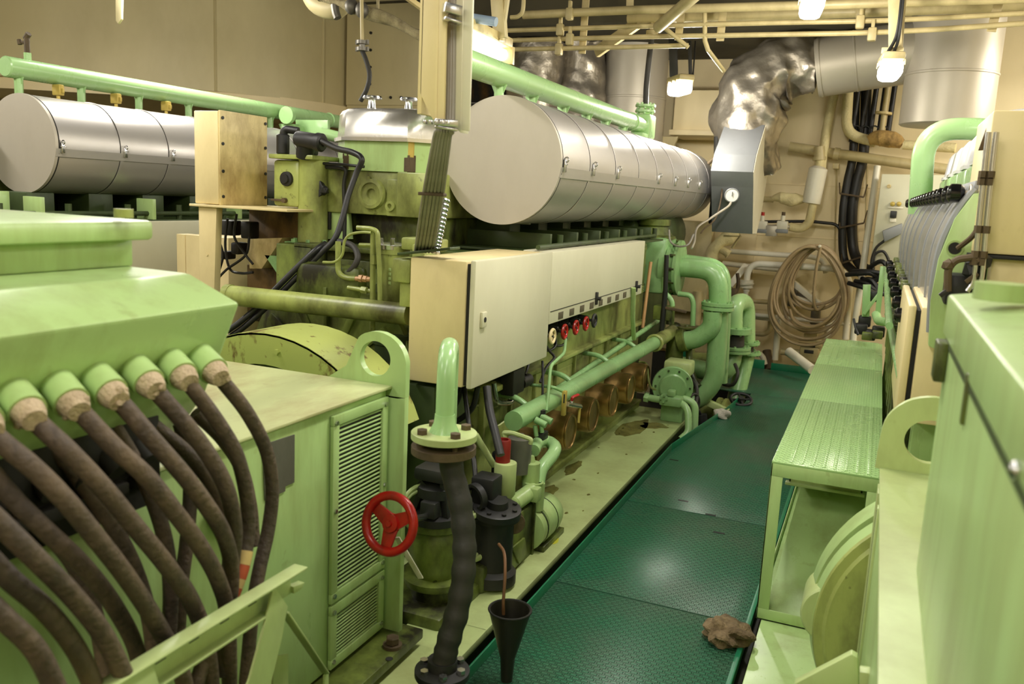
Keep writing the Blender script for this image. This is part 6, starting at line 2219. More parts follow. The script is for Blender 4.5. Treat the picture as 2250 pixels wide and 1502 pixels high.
# ------------------------------------------------------------------ bulkhead pipework
def pipe(pts, r, mat, name, label, cat='pipe', rad=0.1, n=14, extra=None, group=None):
    b = MB()
    b.tube(bend(pts, rad) if rad else pts, r, n)
    if extra:
        extra(b)
    return solo(name, b, mat, label, cat, group)
pipe([(-0.624, 10.3, 3.061), (-0.67, 10.3, 2.597), (-0.678, 10.25, 2.148)], 0.05, LAG, 'lagged_pipe', 'lumpy lagged pipe dropping behind the duct to the cream horizontal pipe', rad=0)
pp = thing('lagged_drop', 'cream lagged pipe with a fat sleeve, curving to two small valves', 'pipe', (-0.724, 10.2, 1.542))
b = MB()
b.tube(bend([(-0.695, 10.2, 2.343), (-0.688, 10.2, 2.046), (-0.716, 10.2, 1.845), (-0.738, 10.2, 1.592), (-0.819, 10.2, 1.521), (-0.944, 10.2, 1.54)], 0.12), 0.048, 14)
part('pipe_run', b, LAG, pp)
b = MB()
b.lathe((-0.742, 10.2, 1.814), V((-0.706, 10.2, 2.17)) - V((-0.742, 10.2, 1.814)), [(0.05, -0.01), (0.1, 0.0), (0.1, 0.38), (0.05, 0.41)], 24)
part('sleeve', b, PIPEW, pp)
b = MB()
b.cyl((-0.707, 10.2, 2.318), (-0.703, 10.2, 2.284), 0.07, n=20)
b.cyl((-0.719, 10.2, 2.431), (-0.702, 10.2, 2.313), 0.058, n=20)
part('collar', b, PIPEM, pp)
b = crinkled([(-1.197, 10.2, 1.833), (-1.076, 10.2, 1.869), (-0.926, 10.2, 1.856), (-0.793, 10.2, 1.842)], 0.095, [0.35, 1.0, 0.95, 0.5], 28, 0.03, 5)
solo('lagged_valve', b, LAG, 'lumpy cream lagged valve left of the fat sleeve', 'valve')
pipe([(-1.287, 10.2, 1.834), (-1.147, 10.2, 1.835)], 0.035, PIPEM, 'short_pipe', 'short cream pipe between grey casing and lagged valve', rad=0)
sv = None
for k, (px, lb) in enumerate(((1719, 'small white valve with red-tipped stem nearest the fat sleeve'), (1674, 'small white valve with red-tipped stem next to the grey casing'))):
    P0 = (V((-1.014, 10.1, 1.552)), V((-1.237, 10.1, 1.539)))[k]
    v = thing('small_valve', lb, 'valve', tuple(P0 - V(0, 0, 0.06)))
    b = MB()
    b.box(P0.x - 0.06, P0.x + 0.06, P0.y - 0.04, P0.y + 0.04, P0.z - 0.05, P0.z + 0.05, 0.012)
    b.cyl(P0 + V(0, 0, 0.03), P0 + V(0, 0, 0.11), 0.025, n=12)
    part('valve_body', b, PIPEW, v)
    b = MB()
    b.cyl(P0 + V(0, 0, 0.10), P0 + V(0, 0, 0.15), 0.02, n=10)
    part('stem_tip', b, RUST if k == 0 else RED, v)
    b = MB()
    b.box(P0.x - 0.07, P0.x + 0.07, P0.y - 0.05, P0.y - 0.02, P0.z - 0.085, P0.z - 0.04, 0.006)
    part('drain_plug', b, GREYBOX, v)
b = MB()
p = V((-1.123, 10.1, 1.495))
b.box(p.x - 0.06, p.x + 0.06, p.y - 0.05, p.y + 0.04, p.z - 0.07, p.z + 0.05, 0.01)
b.cyl((-1.359, 10.12, 1.522), (-0.937, 10.12, 1.541), 0.025, n=10)
solo('steam_trap', b, GALV, 'grey steam trap between the two small white valves', 'steam trap')
# horizontal cream pipe and white upright
pipe([(-1.047, 10.35, 2.434), (-0.527, 10.3, 2.364), (0.561, 10, 2.218), (1.052, 9.9, 2.158)], 0.055, PIPEM, 'fire_main', 'cream pipe crossing the far bulkhead behind the green elbow', rad=0, n=18)
b = MB()
b.cyl((-0.564, 10.28, 2.366), (-0.506, 10.28, 2.358), 0.068, n=20)
b.box((-0.529, 10.3, 2.294)[0] - 0.03, (-0.529, 10.3, 2.294)[0] + 0.03, 10.25, 10.5, 2.2, 2.26, 0.006)
solo('pipe_clamp', b, PIPEM, 'clamp collar on the cream pipe crossing the bulkhead', 'clamp')
pipe([(-0.1, 10, 2.229), (-0.134, 9.6, 0.565), (-0.129, 9.55, 0.207), (-0.133, 9.5, -0.078)], 0.034, PIPEW, 'white_post', 'long white upright pipe right of the hose coil', rad=0)
# lagged U pipe and cable racks
pipe([(-0.487, 10.2, 3.119), (-0.46, 10.2, 2.568), (-0.144, 10.2, 2.492)], 0.055, LAG, 'lagged_bend', 'lagged pipe bending right below the duct', rad=0.22)
b = crinkled([(-0.233, 10.1, 2.483), (-0.124, 10.1, 2.518), (0.011, 10.1, 2.507), (0.127, 10.1, 2.462)], 0.11, [0.6, 1.0, 1.0, 0.6], 28, 0.035, 9)
solo('burnt_lagging', b, paint('scorched_lagging', (196, 160, 96), 0.8, 0.9, (60, 44, 26), 6.0, bump=0.8), 'scorched brown lagged lump under the drum', 'lagging')
pipe([(0.127, 10.1, 2.462), (0.618, 10, 2.434)], 0.05, LAG, 'lagged_branch', 'lagged pipe running right from the scorched lump', rad=0)
dv = thing('valve_spindle', 'brownish valve spindle with a round hand plate above the scorched lump', 'valve', (-0.105, 10.2, 2.55))
b = MB()
b.cyl((-0.09, 10.2, 3.21), (-0.101, 10.2, 2.55), 0.028, n=12)
part('spindle', b, PIPEM, dv)
b = MB()
b.cyl((-0.102, 10.2, 2.807), (-0.104, 10.2, 2.783), 0.085, n=20)
part('hand_plate', b, BEIGE_R, dv)
for k, (pts, r, lb) in enumerate((
    ([(-0.427, 10.4, 3.242), (-0.37, 10.4, 2.413), (-0.394, 10.4, 2.064), (-0.404, 10.4, 1.711), (-0.351, 10.4, 1.254), (-0.25, 10.3, 1.113), (-0.1, 10.2, 1.055)], 0.045, 'left one of two thick dark cable bundles down the far bulkhead'),
    ([(-0.321, 10.4, 3.241), (-0.262, 10.4, 2.416), (-0.295, 10.4, 2.068), (-0.31, 10.4, 1.766), (-0.261, 10.4, 1.363), (-0.162, 10.3, 1.171), (-0.036, 10.2, 1.111)], 0.055, 'right one of two thick dark cable bundles down the far bulkhead'))):
    b = MB()
    b.tube(smooth(pts, 6), r, 12, flat=0.6)
    solo('cable_bundle', b, CABLEK, lb, 'cable', 'cable bundles on the far bulkhead')
cr = thing('cable_rack', 'thin rusty cable rack rungs behind the dark cable bundles', 'rack', (-0.25, 10.5, 1.049))
for py in (425, 500, 578):
    b = MB()
    q = {425: ((-0.459, 10.34, 1.935), (-0.205, 10.34, 1.906)), 500: ((-0.419, 10.34, 1.558), (-0.174, 10.34, 1.623)), 578: ((-0.352, 10.3, 1.166), (-0.125, 10.3, 1.265))}[py]
    b.bar(q[0], q[1], 0.02, 0.02)
    b.bar(q[0], V(q[0]) + V(-0.02, 0.1, 0.12), 0.012, 0.012)
    b.bar(q[1], V(q[1]) + V(0.02, 0.1, 0.14), 0.012, 0.012)
    part('rung', b, RUST, cr)
b = MB()
b.cyl((-0.532, 10.5, 2.239), (-0.429, 10.5, 1.034), 0.008, n=8)
b.cyl((-0.213, 10.5, 2.249), (-0.128, 10.5, 1.265), 0.008, n=8)
islands('stile', b, PIPEM, cr)
b = MB()
for x0 in (0,):
    b.box(-0.42, -0.02, 10.3, 10.5, 2.52, 2.56, 0.004)
    for k in range(5):
        b.cyl((-0.4 + 0.09 * k, 10.35, 2.5), (-0.38 + 0.09 * k, 10.35, 3.3), 0.028, n=10)
    for k in range(4):
        b.torus((-0.36 + 0.09 * k, 10.3, 2.62), (0, 1, 0.2), 0.05, 0.008, 14, 6)
solo('cable_terminal', b, CABLEK, 'cluster of dark cables with clips entering from above, under the duct', 'cables')
pipe([(-1.247, 10.4, 1.577), (-0.745, 10.4, 1.61), (-0.46, 10.4, 1.596), (-0.392, 10.4, 1.508)], 0.018, CABLEK, 'wall_cable', 'black cable running horizontally to the dark cable bundles', 'cable', rad=0.08)
# cream electrical cabinet at the right of the bulkhead
wc_ = thing('wall_cabinet', 'cream wall cabinet with two yellow lamps and a rotary switch', 'cabinet', (0.35, 9.7, 1.2))
b = MB()
b.prism([(-0.045, 9.6, 2.134), (0.665, 9.6, 2.146), (0.783, 9.6, 1.19), (-0.055, 9.6, 1.217)], (0, 0.3, 0), 0.006)
part('body', b, BEIGE, wc_)
b = MB()
for q in ((0.087, 9.59, 1.839), (0.146, 9.59, 1.842)):
    b.lathe(q, (0, -1, 0), [(0.024, 0), (0.022, 0.015), (0.001, 0.022)], 16)
islands('indicator_lamp', b, BRASS_Y, wc_)
b = MB()
q = V((0.107, 9.59, 1.735))
b.box(q.x - 0.03, q.x + 0.03, q.y - 0.02, q.y, q.z - 0.035, q.z + 0.035, 0.004)
part('rotary_switch', b, BLACK, wc_)
b = MB()
q = V((0.109, 9.592, 1.675))
b.box(q.x - 0.03, q.x + 0.03, q.y - 0.006, q.y, q.z - 0.018, q.z + 0.018, 0.002)
q = V((0.12, 9.592, 1.804))
b.box(q.x - 0.07, q.x + 0.07, q.y - 0.006, q.y, q.z - 0.008, q.z + 0.008, 0.002)
islands('label_plate', b, PIPEW, wc_)
b = MB()
q = V((0.033, 9.59, 2.014))
b.torus(q, (0, -1, 0), 0.015, 0.005, 16, 6)
b.cyl(q, q + V(0, -0.004, 0), 0.008, n=10)
part('lock', b, BEIGE_R, wc_)
fl_ = thing('flood_lamp', 'grey box lamp on black cables in front of the wall cabinet', 'lamp', (0.123, 9.46, 1.468))
b = MB()
b.prism([(0.019, 9.46, 1.566), (0.198, 9.46, 1.654), (0.214, 9.46, 1.555), (0.053, 9.46, 1.454)], (0, 0.135, 0), 0.01)
part('housing', b, GREYBOX, fl_)
b = MB()
b.tube(smooth([(0.055, 9.5, 1.471), (-0.017, 9.5, 1.388), (-0.044, 9.5, 1.247), (-0.01, 9.5, 1.133)]), 0.014, 8)
b.tube(smooth([(-0.023, 9.51, 1.178), (-0.022, 9.51, 1.318), (0.051, 9.51, 1.36), (0.111, 9.51, 1.281), (0.134, 9.51, 1.19)]), 0.014, 8)
islands('lead', b, CABLEK, fl_)
b = MB()
rnd = random.Random(12)
p = V((-0.071, 9.4, 1.111))
for k in range(9):
    x0, z0 = p.x - 0.2 + 0.03 * k, p.z + rnd.uniform(-0.1, 0.08)
    b.tube(smooth([(x0, 9.5, z0), (x0 + 0.12, 9.42, z0 + rnd.uniform(-0.08, 0.08)), (x0 + 0.25, 9.4, z0 + rnd.uniform(-0.1, 0.1)), (x0 + 0.4, 9.5, z0 + rnd.uniform(-0.1, 0.05))]), 0.024, 8)
solo('dark_cable_tangle', b, CABLEK, 'dark tangle of cables below the wall cabinet', 'cables')

# white handrail pipes
hr = thing('handrail', 'white pipe handrail with an arched top behind the hose coil', 'handrail', (-0.512, 10, 0.089))
b = MB()
b.tube(bend([(-1.325, 10, 0.787), (-1.339, 10, 1.108), (-0.242, 10, 1.122), (-0.215, 10, 0.355)], 0.22, 8), 0.036, 14)
part('arched_rail', b, PIPEW, hr)
b = MB()
b.cyl((-1.275, 10, 0.529), (-0.187, 10, 0.526), 0.024, n=12)
part('middle_rail', b, PIPEW, hr)
b = MB()
b.cyl((-0.932, 9.9, 0.522), (-0.926, 9.9, 0.055), 0.034, n=14)
b.cyl((-0.406, 9.95, 0.57), (-0.407, 9.95, 0.264), 0.036, n=14)
islands('post', b, PIPEW, hr)
b = MB()
b.cyl((-1.332, 10, 0.917), (-1.329, 10, 0.828), 0.075, n=20)
b.cyl((-1.331, 9.98, 0.882), (-1.329, 9.98, 0.866), 0.085, n=20)
b.cyl((-1.329, 10, 0.828), (-1.328, 10, 0.655), 0.028, n=12)
part('coupling', b, PIPEW, hr)
pipe([(-1.575, 10.2, 1.218), (-0.987, 10.2, 1.217), (-0.741, 10.2, 1.23), (-0.543, 10.2, 1.198), (-0.503, 10.2, 1.048)], 0.03, PIPEW, 'white_rail', 'upper white pipe along the bulkhead, bending down behind the hose coil', rad=0.15)
pipe([(-1.667, 10.3, 1.067), (-1.392, 10.3, 1.056), (-0.98, 10.3, 1.04)], 0.03, PIPEW, 'white_rail', 'white pipe just below the upper one, left of the arched handrail', rad=0)
pipe([(-1.355, 10.3, 0.651), (-1.044, 10.3, 0.658)], 0.028, PIPEM, 'cream_pipe', 'short cream horizontal pipe left of the hose coil', rad=0)
pipe([(-1.355, 10.1, 0.51), (-1.183, 10.1, 0.49), (-0.945, 10.1, 0.488)], 0.028, PIPEW, 'white_rail', 'lower white pipe joining the near post from the left', rad=0.05)
pipe([(-1.306, 10.2, 0.283), (-1.1, 10.2, 0.289), (-1.043, 10.2, 0.343), (-1.049, 10.2, 0.45)], 0.03, PIPEM, 'cream_pipe', 'cream pipe with an upward bend near the standing green bend', rad=0.12)
pipe([(-1.173, 9.9, 0.12), (-1.065, 9.9, 0.091), (-1.03, 9.9, -0.01)], 0.03, PIPEW, 'white_drain', 'white pipe stub bending into the dark bilge', rad=0.1)
pipe([(-0.749, 9.4, 0.245), (-0.477, 9.1, 0.133)], 0.05, PIPEW, 'white_tube', 'loose white tube slanting down behind the step bench', rad=0)
pipe([(-0.782, 10.1, 0.749), (-0.505, 10.05, 0.692)], 0.03, PIPEW, 'white_brace', 'slanting white bar seen through the hose coil', rad=0)
b = MB()
b.bar((-0.839, 10.1, 0.925), (-0.513, 10, 0.706), 0.06, 0.06)
solo('white_bar', b, PIPEW, 'thick white bar slanting inside the hose coil', 'bar')
b = MB()
b.bar((-1.503, 9.9, 0.842), (-1.366, 10.1, 1.08), 0.07, 0.03, (0, -1, 0))
solo('white_strut', b, PIPEW, 'flat white strut rising behind the green double bend', 'strut')
b = MB()
b.tube(smooth([(-1.443, 9.7, 0.802), (-1.393, 9.7, 0.806), (-1.397, 9.8, 0.9), (-1.416, 9.8, 1.001)]), 0.02, 8)
b.box(-1.42, -1.36, 9.4, 9.5, 0.72, 0.86, 0.01)
solo('bent_lever', b, RUST, 'dark bent handle behind the flange of the green double bend', 'handle')
wv = thing('wall_valve', 'cream flanged valve block below the hose coil', 'valve', (-0.545, 9.9, 0.153))
b = MB()
p = V((-0.573, 9.9, 0.278))
b.box(p.x - 0.13, p.x + 0.13, p.y - 0.05, p.y + 0.05, p.z - 0.03, p.z - 0.0, 0.006)
b.box(p.x - 0.12, p.x + 0.12, p.y - 0.05, p.y + 0.05, p.z + 0.03, p.z + 0.055, 0.006)
b.box(p.x - 0.07, p.x + 0.07, p.y - 0.06, p.y + 0.06, p.z + 0.05, p.z + 0.14, 0.01)
b.box(p.x - 0.1, p.x + 0.1, p.y - 0.06, p.y + 0.06, p.z - 0.2, p.z - 0.03, 0.02)
b.cyl(p + V(-0.3, 0, -0.12), p + V(0.4, 0, -0.1), 0.04, n=12)
part('body', b, PIPEM, wv)
b = MB()
b.cyl(p + V(-0.06, -0.06, -0.015), p + V(0.06, -0.06, -0.015), 0.012, n=8)
b.box(p.x - 0.05, p.x + 0.05, p.y - 0.065, p.y, p.z - 0.1, p.z - 0.06, 0.004)
islands('bolt', b, BLACK, wv)
b = MB()
for px in (1742, 1790):
    q = {1742: (-0.84, 10.3, 0.751), 1790: (-0.572, 10.3, 0.566)}[px]
    b.box(q[0] - 0.05, q[0] + 0.05, 10.25, 10.4, q[2] - 0.12, q[2] + 0.1, 0.02)
b.box((-0.715, 10.3, 0.657)[0] - 0.1, (-0.715, 10.3, 0.657)[0] + 0.1, 10.25, 10.4, 0.72, 0.8, 0.02)
b.cyl((-0.857, 10.2, 0.811), (-0.807, 10.2, 0.711), 0.035, n=12)
solo('wall_cocks', b, PLATEM, 'grey cocks and fittings seen through the hose coil', 'cocks')
# hose coil
hc = thing('hose_coil', 'coil of beige rubber hose hung on the far bulkhead rail', 'hose', (-0.555, 9.75, 0.352))
cc = V((-0.612, 9.75, 0.861))
rnd = random.Random(4)
for k in range(11):
    pts = []
    N_ = 40
    rx, rz = 0.36 + 0.055 * rnd.random() - 0.016 * k * 0.8, 0.53 - 0.02 * k * rnd.random() - 0.008 * k
    dx, dz, dy = 0.015 * rnd.uniform(-1, 1) + 0.012 * (k - 4), 0.53 - rz + 0.01 * rnd.uniform(-1, 1), -0.10 + 0.016 * k
    tl = rnd.uniform(-0.06, 0.1)
    for j in range(N_):
        t = 2 * PI * j / N_
        x = rx * math.sin(t) * (1 - 0.22 * math.cos(t))
        z = rz * math.cos(t)
        pts.append(cc + V(dx + x + tl * (z - rz) * 0.5, dy + 0.03 * math.sin(t * 2 + k), dz + z - 0.03))
    b = MB()
    b.tube(smooth(pts + [pts[0]], 2), 0.0165, 8, cap=False)
    part('hose_turn', b, HOSEB, hc)
b = MB()
b.tube(smooth([(-0.556, 9.6, 1.362), (-0.575, 9.62, 1.177), (-0.58, 9.65, 0.98), (-0.569, 9.65, 0.785), (-0.53, 9.7, 0.685), (-0.458, 9.7, 0.751)]), 0.016, 8)
b.tube(smooth([(-0.809, 9.7, 0.658), (-0.744, 9.62, 0.549), (-0.597, 9.6, 0.502), (-0.442, 9.6, 0.567), (-0.345, 9.65, 0.708), (-0.317, 9.7, 0.853)]), 0.016, 8)
islands('loose_end', b, HOSEB, hc)
b = MB()
b.ball((-0.566, 9.6, 1.366), 0.02, (1, 1, 1), 1)
b.cyl((-0.566, 9.6, 1.366), (-0.602, 10.3, 1.338), 0.012, n=8)
part('hook', b, PIPEW, hc)
# lagging and boxes left of the coil
b = crinkled([(-1.735, 9.9, 1.073), (-1.731, 9.9, 1.204), (-1.663, 9.9, 1.312), (-1.576, 9.95, 1.393), (-1.5, 10, 1.474)], 0.09, [1, 1, 0.9, 1.2, 1.0], 24, 0.03, 31)
solo('lagged_pipe', b, LAG, 'lumpy cream lagged pipe climbing behind the green double bend', 'pipe')
b = crinkled([(-1.695, 9.95, 1.282), (-1.594, 9.9, 1.229), (-1.54, 9.9, 1.191)], 0.07, [1, 1, 1], 20, 0.03, 33)
solo('lagged_branch', b, LAG, 'short lagged side branch of the lumpy pipe behind the green double bend', 'pipe')
b = MB()
b.box(-2.3, -1.75, 9.9, 10.1, 0.5, 1.55, 0.02)
b.cyl((-1.848, 9.9, 0.749), (-1.84, 9.9, 0.216), 0.05, n=12)
b.box(-2.6, -1.65, 10.1, 10.3, 0.0, 0.6, 0.02)
solo('cream_locker', b, PIPEM, 'cream plates and pipe seen through the green double bend', 'plate')
b = MB()
b.cyl((-1.425, 9.3, 1.299), (-1.343, 9.3, 1.439), 0.012, n=8)
b.bar((-1.522, 9.3, 1.423), (-1.342, 9.3, 1.43), 0.014, 0.014)
solo('drain_lever', b, PIPEM, 'thin cream rod and lever below the grey casing', 'lever')
b = MB()
b.cyl((-1.046, 10.1, 0.116), (-0.989, 10, -0.085), 0.05, n=10)
b.box(-1.5, -0.8, 9.8, 10.2, -0.3, -0.12, 0.02)
solo('rusty_bilge_fittings', b, RUST, 'rusty fittings in the dark bilge below the handrail', 'fittings')

# ------------------------------------------------------------------ deckhead pipe runs
runs = [
    ([(-2.937, 6.9, 3.23), (-1.96, 6.9, 3.235), (-0.718, 6.9, 3.222), (0.85, 6.9, 3.215)], 0.034, 'thick cream pipe, topmost of the deckhead runs'),
    ([(-2.147, 7.3, 3.258), (-1.46, 7.3, 3.25), (-0.291, 7.3, 3.247), (0.905, 7.3, 3.257)], 0.045, 'broad cream pipe just below the topmost deckhead run'),
    ([(-3.133, 7, 3.13), (-1.979, 7, 3.13), (-0.914, 7, 3.126), (-0.088, 7, 3.119), (0.874, 7, 3.142)], 0.019, 'thin cream pipe, third of the deckhead runs from the top'),
    ([(-3.138, 7, 3.048), (-1.973, 7, 3.049), (-0.906, 7, 3.04), (-0.079, 7, 3.038), (0.883, 7, 3.077)], 0.019, 'thin cream pipe, lowest deckhead run reaching the right edge'),
    ([(-3.134, 7, 2.973), (-2.552, 7, 2.973), (-1.967, 7, 2.972), (-1.553, 7, 2.974)], 0.019, 'thin cream pipe ending left of the bulkhead lamp'),
]
for k, (pts, r, lb) in enumerate(runs):
    b = MB()
    b.tube(smooth(pts, 4), r, 12)
    rn = solo('deckhead_pipe', b, PIPEM, lb, 'pipe')
    cl_ = {0: [(-2.518, 6.88, 3.222)], 1: [(-0.321, 7.25, 3.238)], 2: [(-2.631, 6.98, 3.12), (-0.301, 6.98, 3.11)], 3: [(-2.542, 6.98, 3.042), (-0.211, 6.98, 3.022)], 4: [(-2.633, 6.98, 2.964)]}[k]
    for p in cl_:
        b = MB()
        b.box(p[0] - 0.03, p[0] + 0.03, p[1] - 0.03, p[1] + 0.03, p[2] - 0.05, p[2] + 0.045, 0.012)
        b.box(p[0] - 0.012, p[0] + 0.012, p[1] - 0.02, p[1] + 0.02, p[2], p[2] + 0.1, 0.004)
        part('pipe_clip', b, PIPEM, rn)
hang = [((-2.441, 7.05, 3.575), (-2.451, 7.05, 2.935), 'left flat hanger strap of the deckhead pipes'), ((-2.081, 7.05, 3.557), (-2.061, 7.05, 3.241), 'short flat hanger strap, second from the left'), ((-1.645, 7.08, 3.267), (-1.655, 7.08, 3.031), 'flat hanger strap left of the bulkhead lamp'), ((-1.31, 7.05, 3.263), (-1.316, 7.05, 3.011), 'flat hanger strap right of the bulkhead lamp'), ((0.594, 7.05, 3.36), (0.561, 7.05, 3.03), 'flat hanger strap near the right edge of the deckhead')]
for p0, p1, lb in hang:
    b = MB()
    b.bar(p0, p1, 0.06, 0.014, (0, -1, 0))
    solo('hanger_strap', b, PIPEM, lb, 'strap', 'hanger straps of the deckhead pipes')
b = MB()
b.bar((-2.476, 7.5, 3.02), (-2.028, 7.3, 3.236), 0.09, 0.05, (0, -1, 0))
b.bar((-2.067, 7.3, 3.237), (-1.762, 7.3, 3.281), 0.08, 0.05, (0, -1, 0))
solo('deckhead_brace', b, PIPEM, 'broad cream brace slanting behind the thin deckhead pipes', 'brace')
b = MB()
b.tube([(-1.754, 6.8, 3.079), (-1.324, 6.3, 3.232), (-0.813, 5.8, 3.457)], 0.045, 12)
solo('slanting_pipe', b, PIPEM, 'cream pipe slanting up above the black vent hose', 'pipe')
for k, (pts, lb) in enumerate((([(-1.744, 6.9, 3.105), (-1.53, 6.9, 2.943)], 'short cream stay slanting down left of the bulkhead lamp'),
                               ([(-1.447, 7, 3.244), (-1.423, 7, 3.005), (-1.393, 7, 2.936), (-1.331, 7.4, 2.839)], 'thin kinked cream pipe right of the bulkhead lamp'))):
    b = MB()
    b.tube(pts, 0.018, 10)
    solo('thin_stay', b, PIPEM, lb, 'stay')
# corner posts and frames near the tray
b = MB()
b.tube(bend([(-2.219, 5, 3.122), (-2.265, 5, 2.715), (-2.266, 5, 2.675)], 0.03), 0.02, 8)
b.bar((-2.322, 5, 3.075), (-2.272, 5, 2.689), 0.08, 0.05, (0, -1, 0))
solo('lamp_hanger', b, PIPEM, 'cream hanger bars meeting at the right end of the lit tube lamp', 'hanger')
b = MB()
b.tube(smooth([(-2.654, 6, 3.024), (-2.589, 6, 3.032), (-2.557, 6, 3.094), (-2.569, 6, 3.329)]), 0.016, 8)
solo('bent_conduit', b, PIPEM, 'thin bent conduit at the deckhead right of the lamp hanger', 'conduit')
b = MB()
b.cyl((-2.267, 4.6, 2.73), (-2.123, 4.6, 2.705), 0.026, n=12)
solo('blue_conduit', b, BLUE, 'short blue-grey tube right of the cable tray', 'tube')
b = MB()
b.bar((-2.628, 5.2, 2.846), (-2.817, 6.2, 2.891), 0.12, 0.02)
b.bar((-3.182, 5.2, 3.081), (-2.899, 5.6, 2.856), 0.04, 0.03)
solo('deck_stringer', b, BEIGE_R, 'dirty cream stringer slanting towards the lit tube lamp', 'beam')
b = crinkled([(-4.058, 5.6, 3.147), (-3.774, 5.6, 3.065), (-3.52, 5.7, 2.971), (-3.149, 5.8, 2.819), (-2.737, 6, 2.715)], 0.06, [1, 1, 1, 1, 1], 20, 0.03, 41)
for q in ((-3.6, 5.7, 2.996), (-3.024, 5.85, 2.793)):
    b.cyl(V(q) + V(0, 0, 0.03), (q[0], q[1], 3.9), 0.012, n=8)
solo('lagged_overhead_pipe', b, paint('grey_scruffy_lagging', (176, 164, 128), 0.9, 0.7, (90, 80, 56), 14.0, bump=0.9), 'scruffy lagged pipe slanting overhead behind the cable tray', 'pipe')
b = MB()
for p in ((-3.732, 5.55, 3.047), (-3.641, 5.55, 3.018)):
    b.ball(p, 0.05, (1, 1, 1.2), 2)
b.tube(smooth([(-3.914, 5.6, 3.077), (-3.901, 5.6, 3.019), (-3.884, 5.6, 2.979)]), 0.03, 8)
solo('pipe_valve', b, PLATEM, 'pale knobbly fittings on the scruffy lagged overhead pipe', 'fitting')
b = MB()
b.tube(smooth([(-4.288, 5.8, 3.235), (-4.202, 5.8, 3.13), (-4.033, 5.8, 3.097), (-3.952, 5.8, 3.22)]), 0.08, 12)
solo('overhead_bend', b, CASEM, 'olive pipe bend at the top left of the scruffy lagged pipe', 'pipe')
vh = thing('vent_line', 'thin cream pipe with a flange pair and a drooping grey hose behind the rocker cover', 'pipe', (-3.4, 5.4, 2.3))
b = MB()
b.cyl((-3.552, 5.4, 3.235), (-3.535, 5.4, 2.768), 0.013, n=10)
part('upper_pipe', b, PIPEM, vh)
b = MB()
for q in ((-3.535, 5.4, 2.765), (-3.534, 5.4, 2.718)):
    b.cyl(V(q) + V(0, 0, -0.012), V(q) + V(0, 0, 0.012), 0.04, n=16)
    for s in (-0.045, 0.045):
        b.cyl(V(q) + V(s, 0, -0.015), V(q) + V(s, 0, 0.015), 0.012, n=6)
b.cyl((-3.535, 5.4, 2.774), (-3.533, 5.4, 2.705), 0.02, n=10)
part('flange_pair', b, PLATEM, vh)
b = MB()
b.tube(smooth([(-3.533, 5.4, 2.705), (-3.497, 5.4, 2.633), (-3.469, 5.4, 2.539), (-3.489, 5.4, 2.445), (-3.541, 5.4, 2.359)]), 0.017, 10)
part('drooping_hose', b, RUBBER, vh)
b = MB()
b.prism([(-5.234, 4.8, 3.176), (-5.168, 4.8, 3.173), (-5.19, 4.8, 2.858), (-5.222, 4.8, 2.827), (-5.243, 4.8, 2.85)], (0, 0.02, 0), 0.002)
solo('hanging_strip', b, CASEM, 'narrow olive metal strip hanging from above in the upper left', 'strip')

# ------------------------------------------------------------------ lamps
def bulkhead_lamp(c, axis, label):
    c = V(c)
    t = thing('bulkhead_lamp', label, 'lamp', tuple(c - V(0, 0, 0.08)))
    bb = MB()
    bb.box(-0.075, 0.075, -0.16, 0.16, 0.02, 0.075, 0.02, Matrix.Translation(c) @ Matrix.Rotation(axis, 4, 'Z'))
    for y in (-0.09, 0.0, 0.09):
        for s in (-0.075, 0.075):
            bb.prism([Matrix.Translation(c) @ Matrix.Rotation(axis, 4, 'Z') @ V(s, y - 0.018, 0.03), Matrix.Translation(c) @ Matrix.Rotation(axis, 4, 'Z') @ V(s, y + 0.018, 0.03), Matrix.Translation(c) @ Matrix.Rotation(axis, 4, 'Z') @ V(s * 1.02, y, -0.005)], Matrix.Rotation(axis, 3, 'Z') @ V(0.006 if s > 0 else -0.006, 0, 0))
    part('base', bb, PIPEM, t)
    bb = MB()
    bb.box(-0.07, 0.07, -0.15, 0.15, -0.09, 0.025, 0.035, Matrix.Translation(c) @ Matrix.Rotation(axis, 4, 'Z'))
    part('lit_glass', bb, LAMPW, t, 'glowing glass')
    return t
L1 = V((-0.058, 6.6, 2.74))
l1 = bulkhead_lamp(L1, 0.1, 'glowing lamp hanging in front of the galvanised drum')
b = MB()
b.bar(L1 + V(0.02, 0, 0.08), (-0.121, 6.6, 3.521), 0.085, 0.012, (0, -1, 0))
b.bar(L1 + V(0.05, 0.02, 0.08), (-0.04, 6.7, 3.543), 0.03, 0.03, (0, -1, 0))
b.box(L1.x - 0.07, L1.x + 0.07, L1.y - 0.03, L1.y + 0.03, L1.z + 0.075, L1.z + 0.12, 0.006)
part('hanger', b, PIPEM, l1)
b = MB()
b.tube(smooth([L1 + V(-0.03, -0.02, 0.08), V((-0.04, 6.5, 2.945)), V((-0.043, 6.5, 3.262)), V((-0.064, 6.5, 3.491))]), 0.011, 8)
b.tube(smooth([L1 + V(0.01, -0.02, 0.08), V((-0.027, 6.5, 2.93)), V((-0.034, 6.5, 3.262)), V((-0.052, 6.5, 3.49))]), 0.011, 8)
islands('lead', b, CABLEK, l1)
L2 = V((-1.776, 7.8, 2.781))
l2 = bulkhead_lamp(L2, 0.6, 'glowing lamp hung between the black vent hose and the foil elbow')
b = MB()
b.bar(L2 + V(-0.06, 0, 0.07), (-1.878, 7.8, 3.232), 0.07, 0.03, (0, -1, 0))
b.bar(L2 + V(0.09, 0, 0.06), (-1.722, 7.8, 3.152), 0.03, 0.02, (0, -1, 0))
b.bar(L2 + V(0.11, 0, 0.06), (-1.691, 7.9, 3.168), 0.012, 0.012, (0, -1, 0))
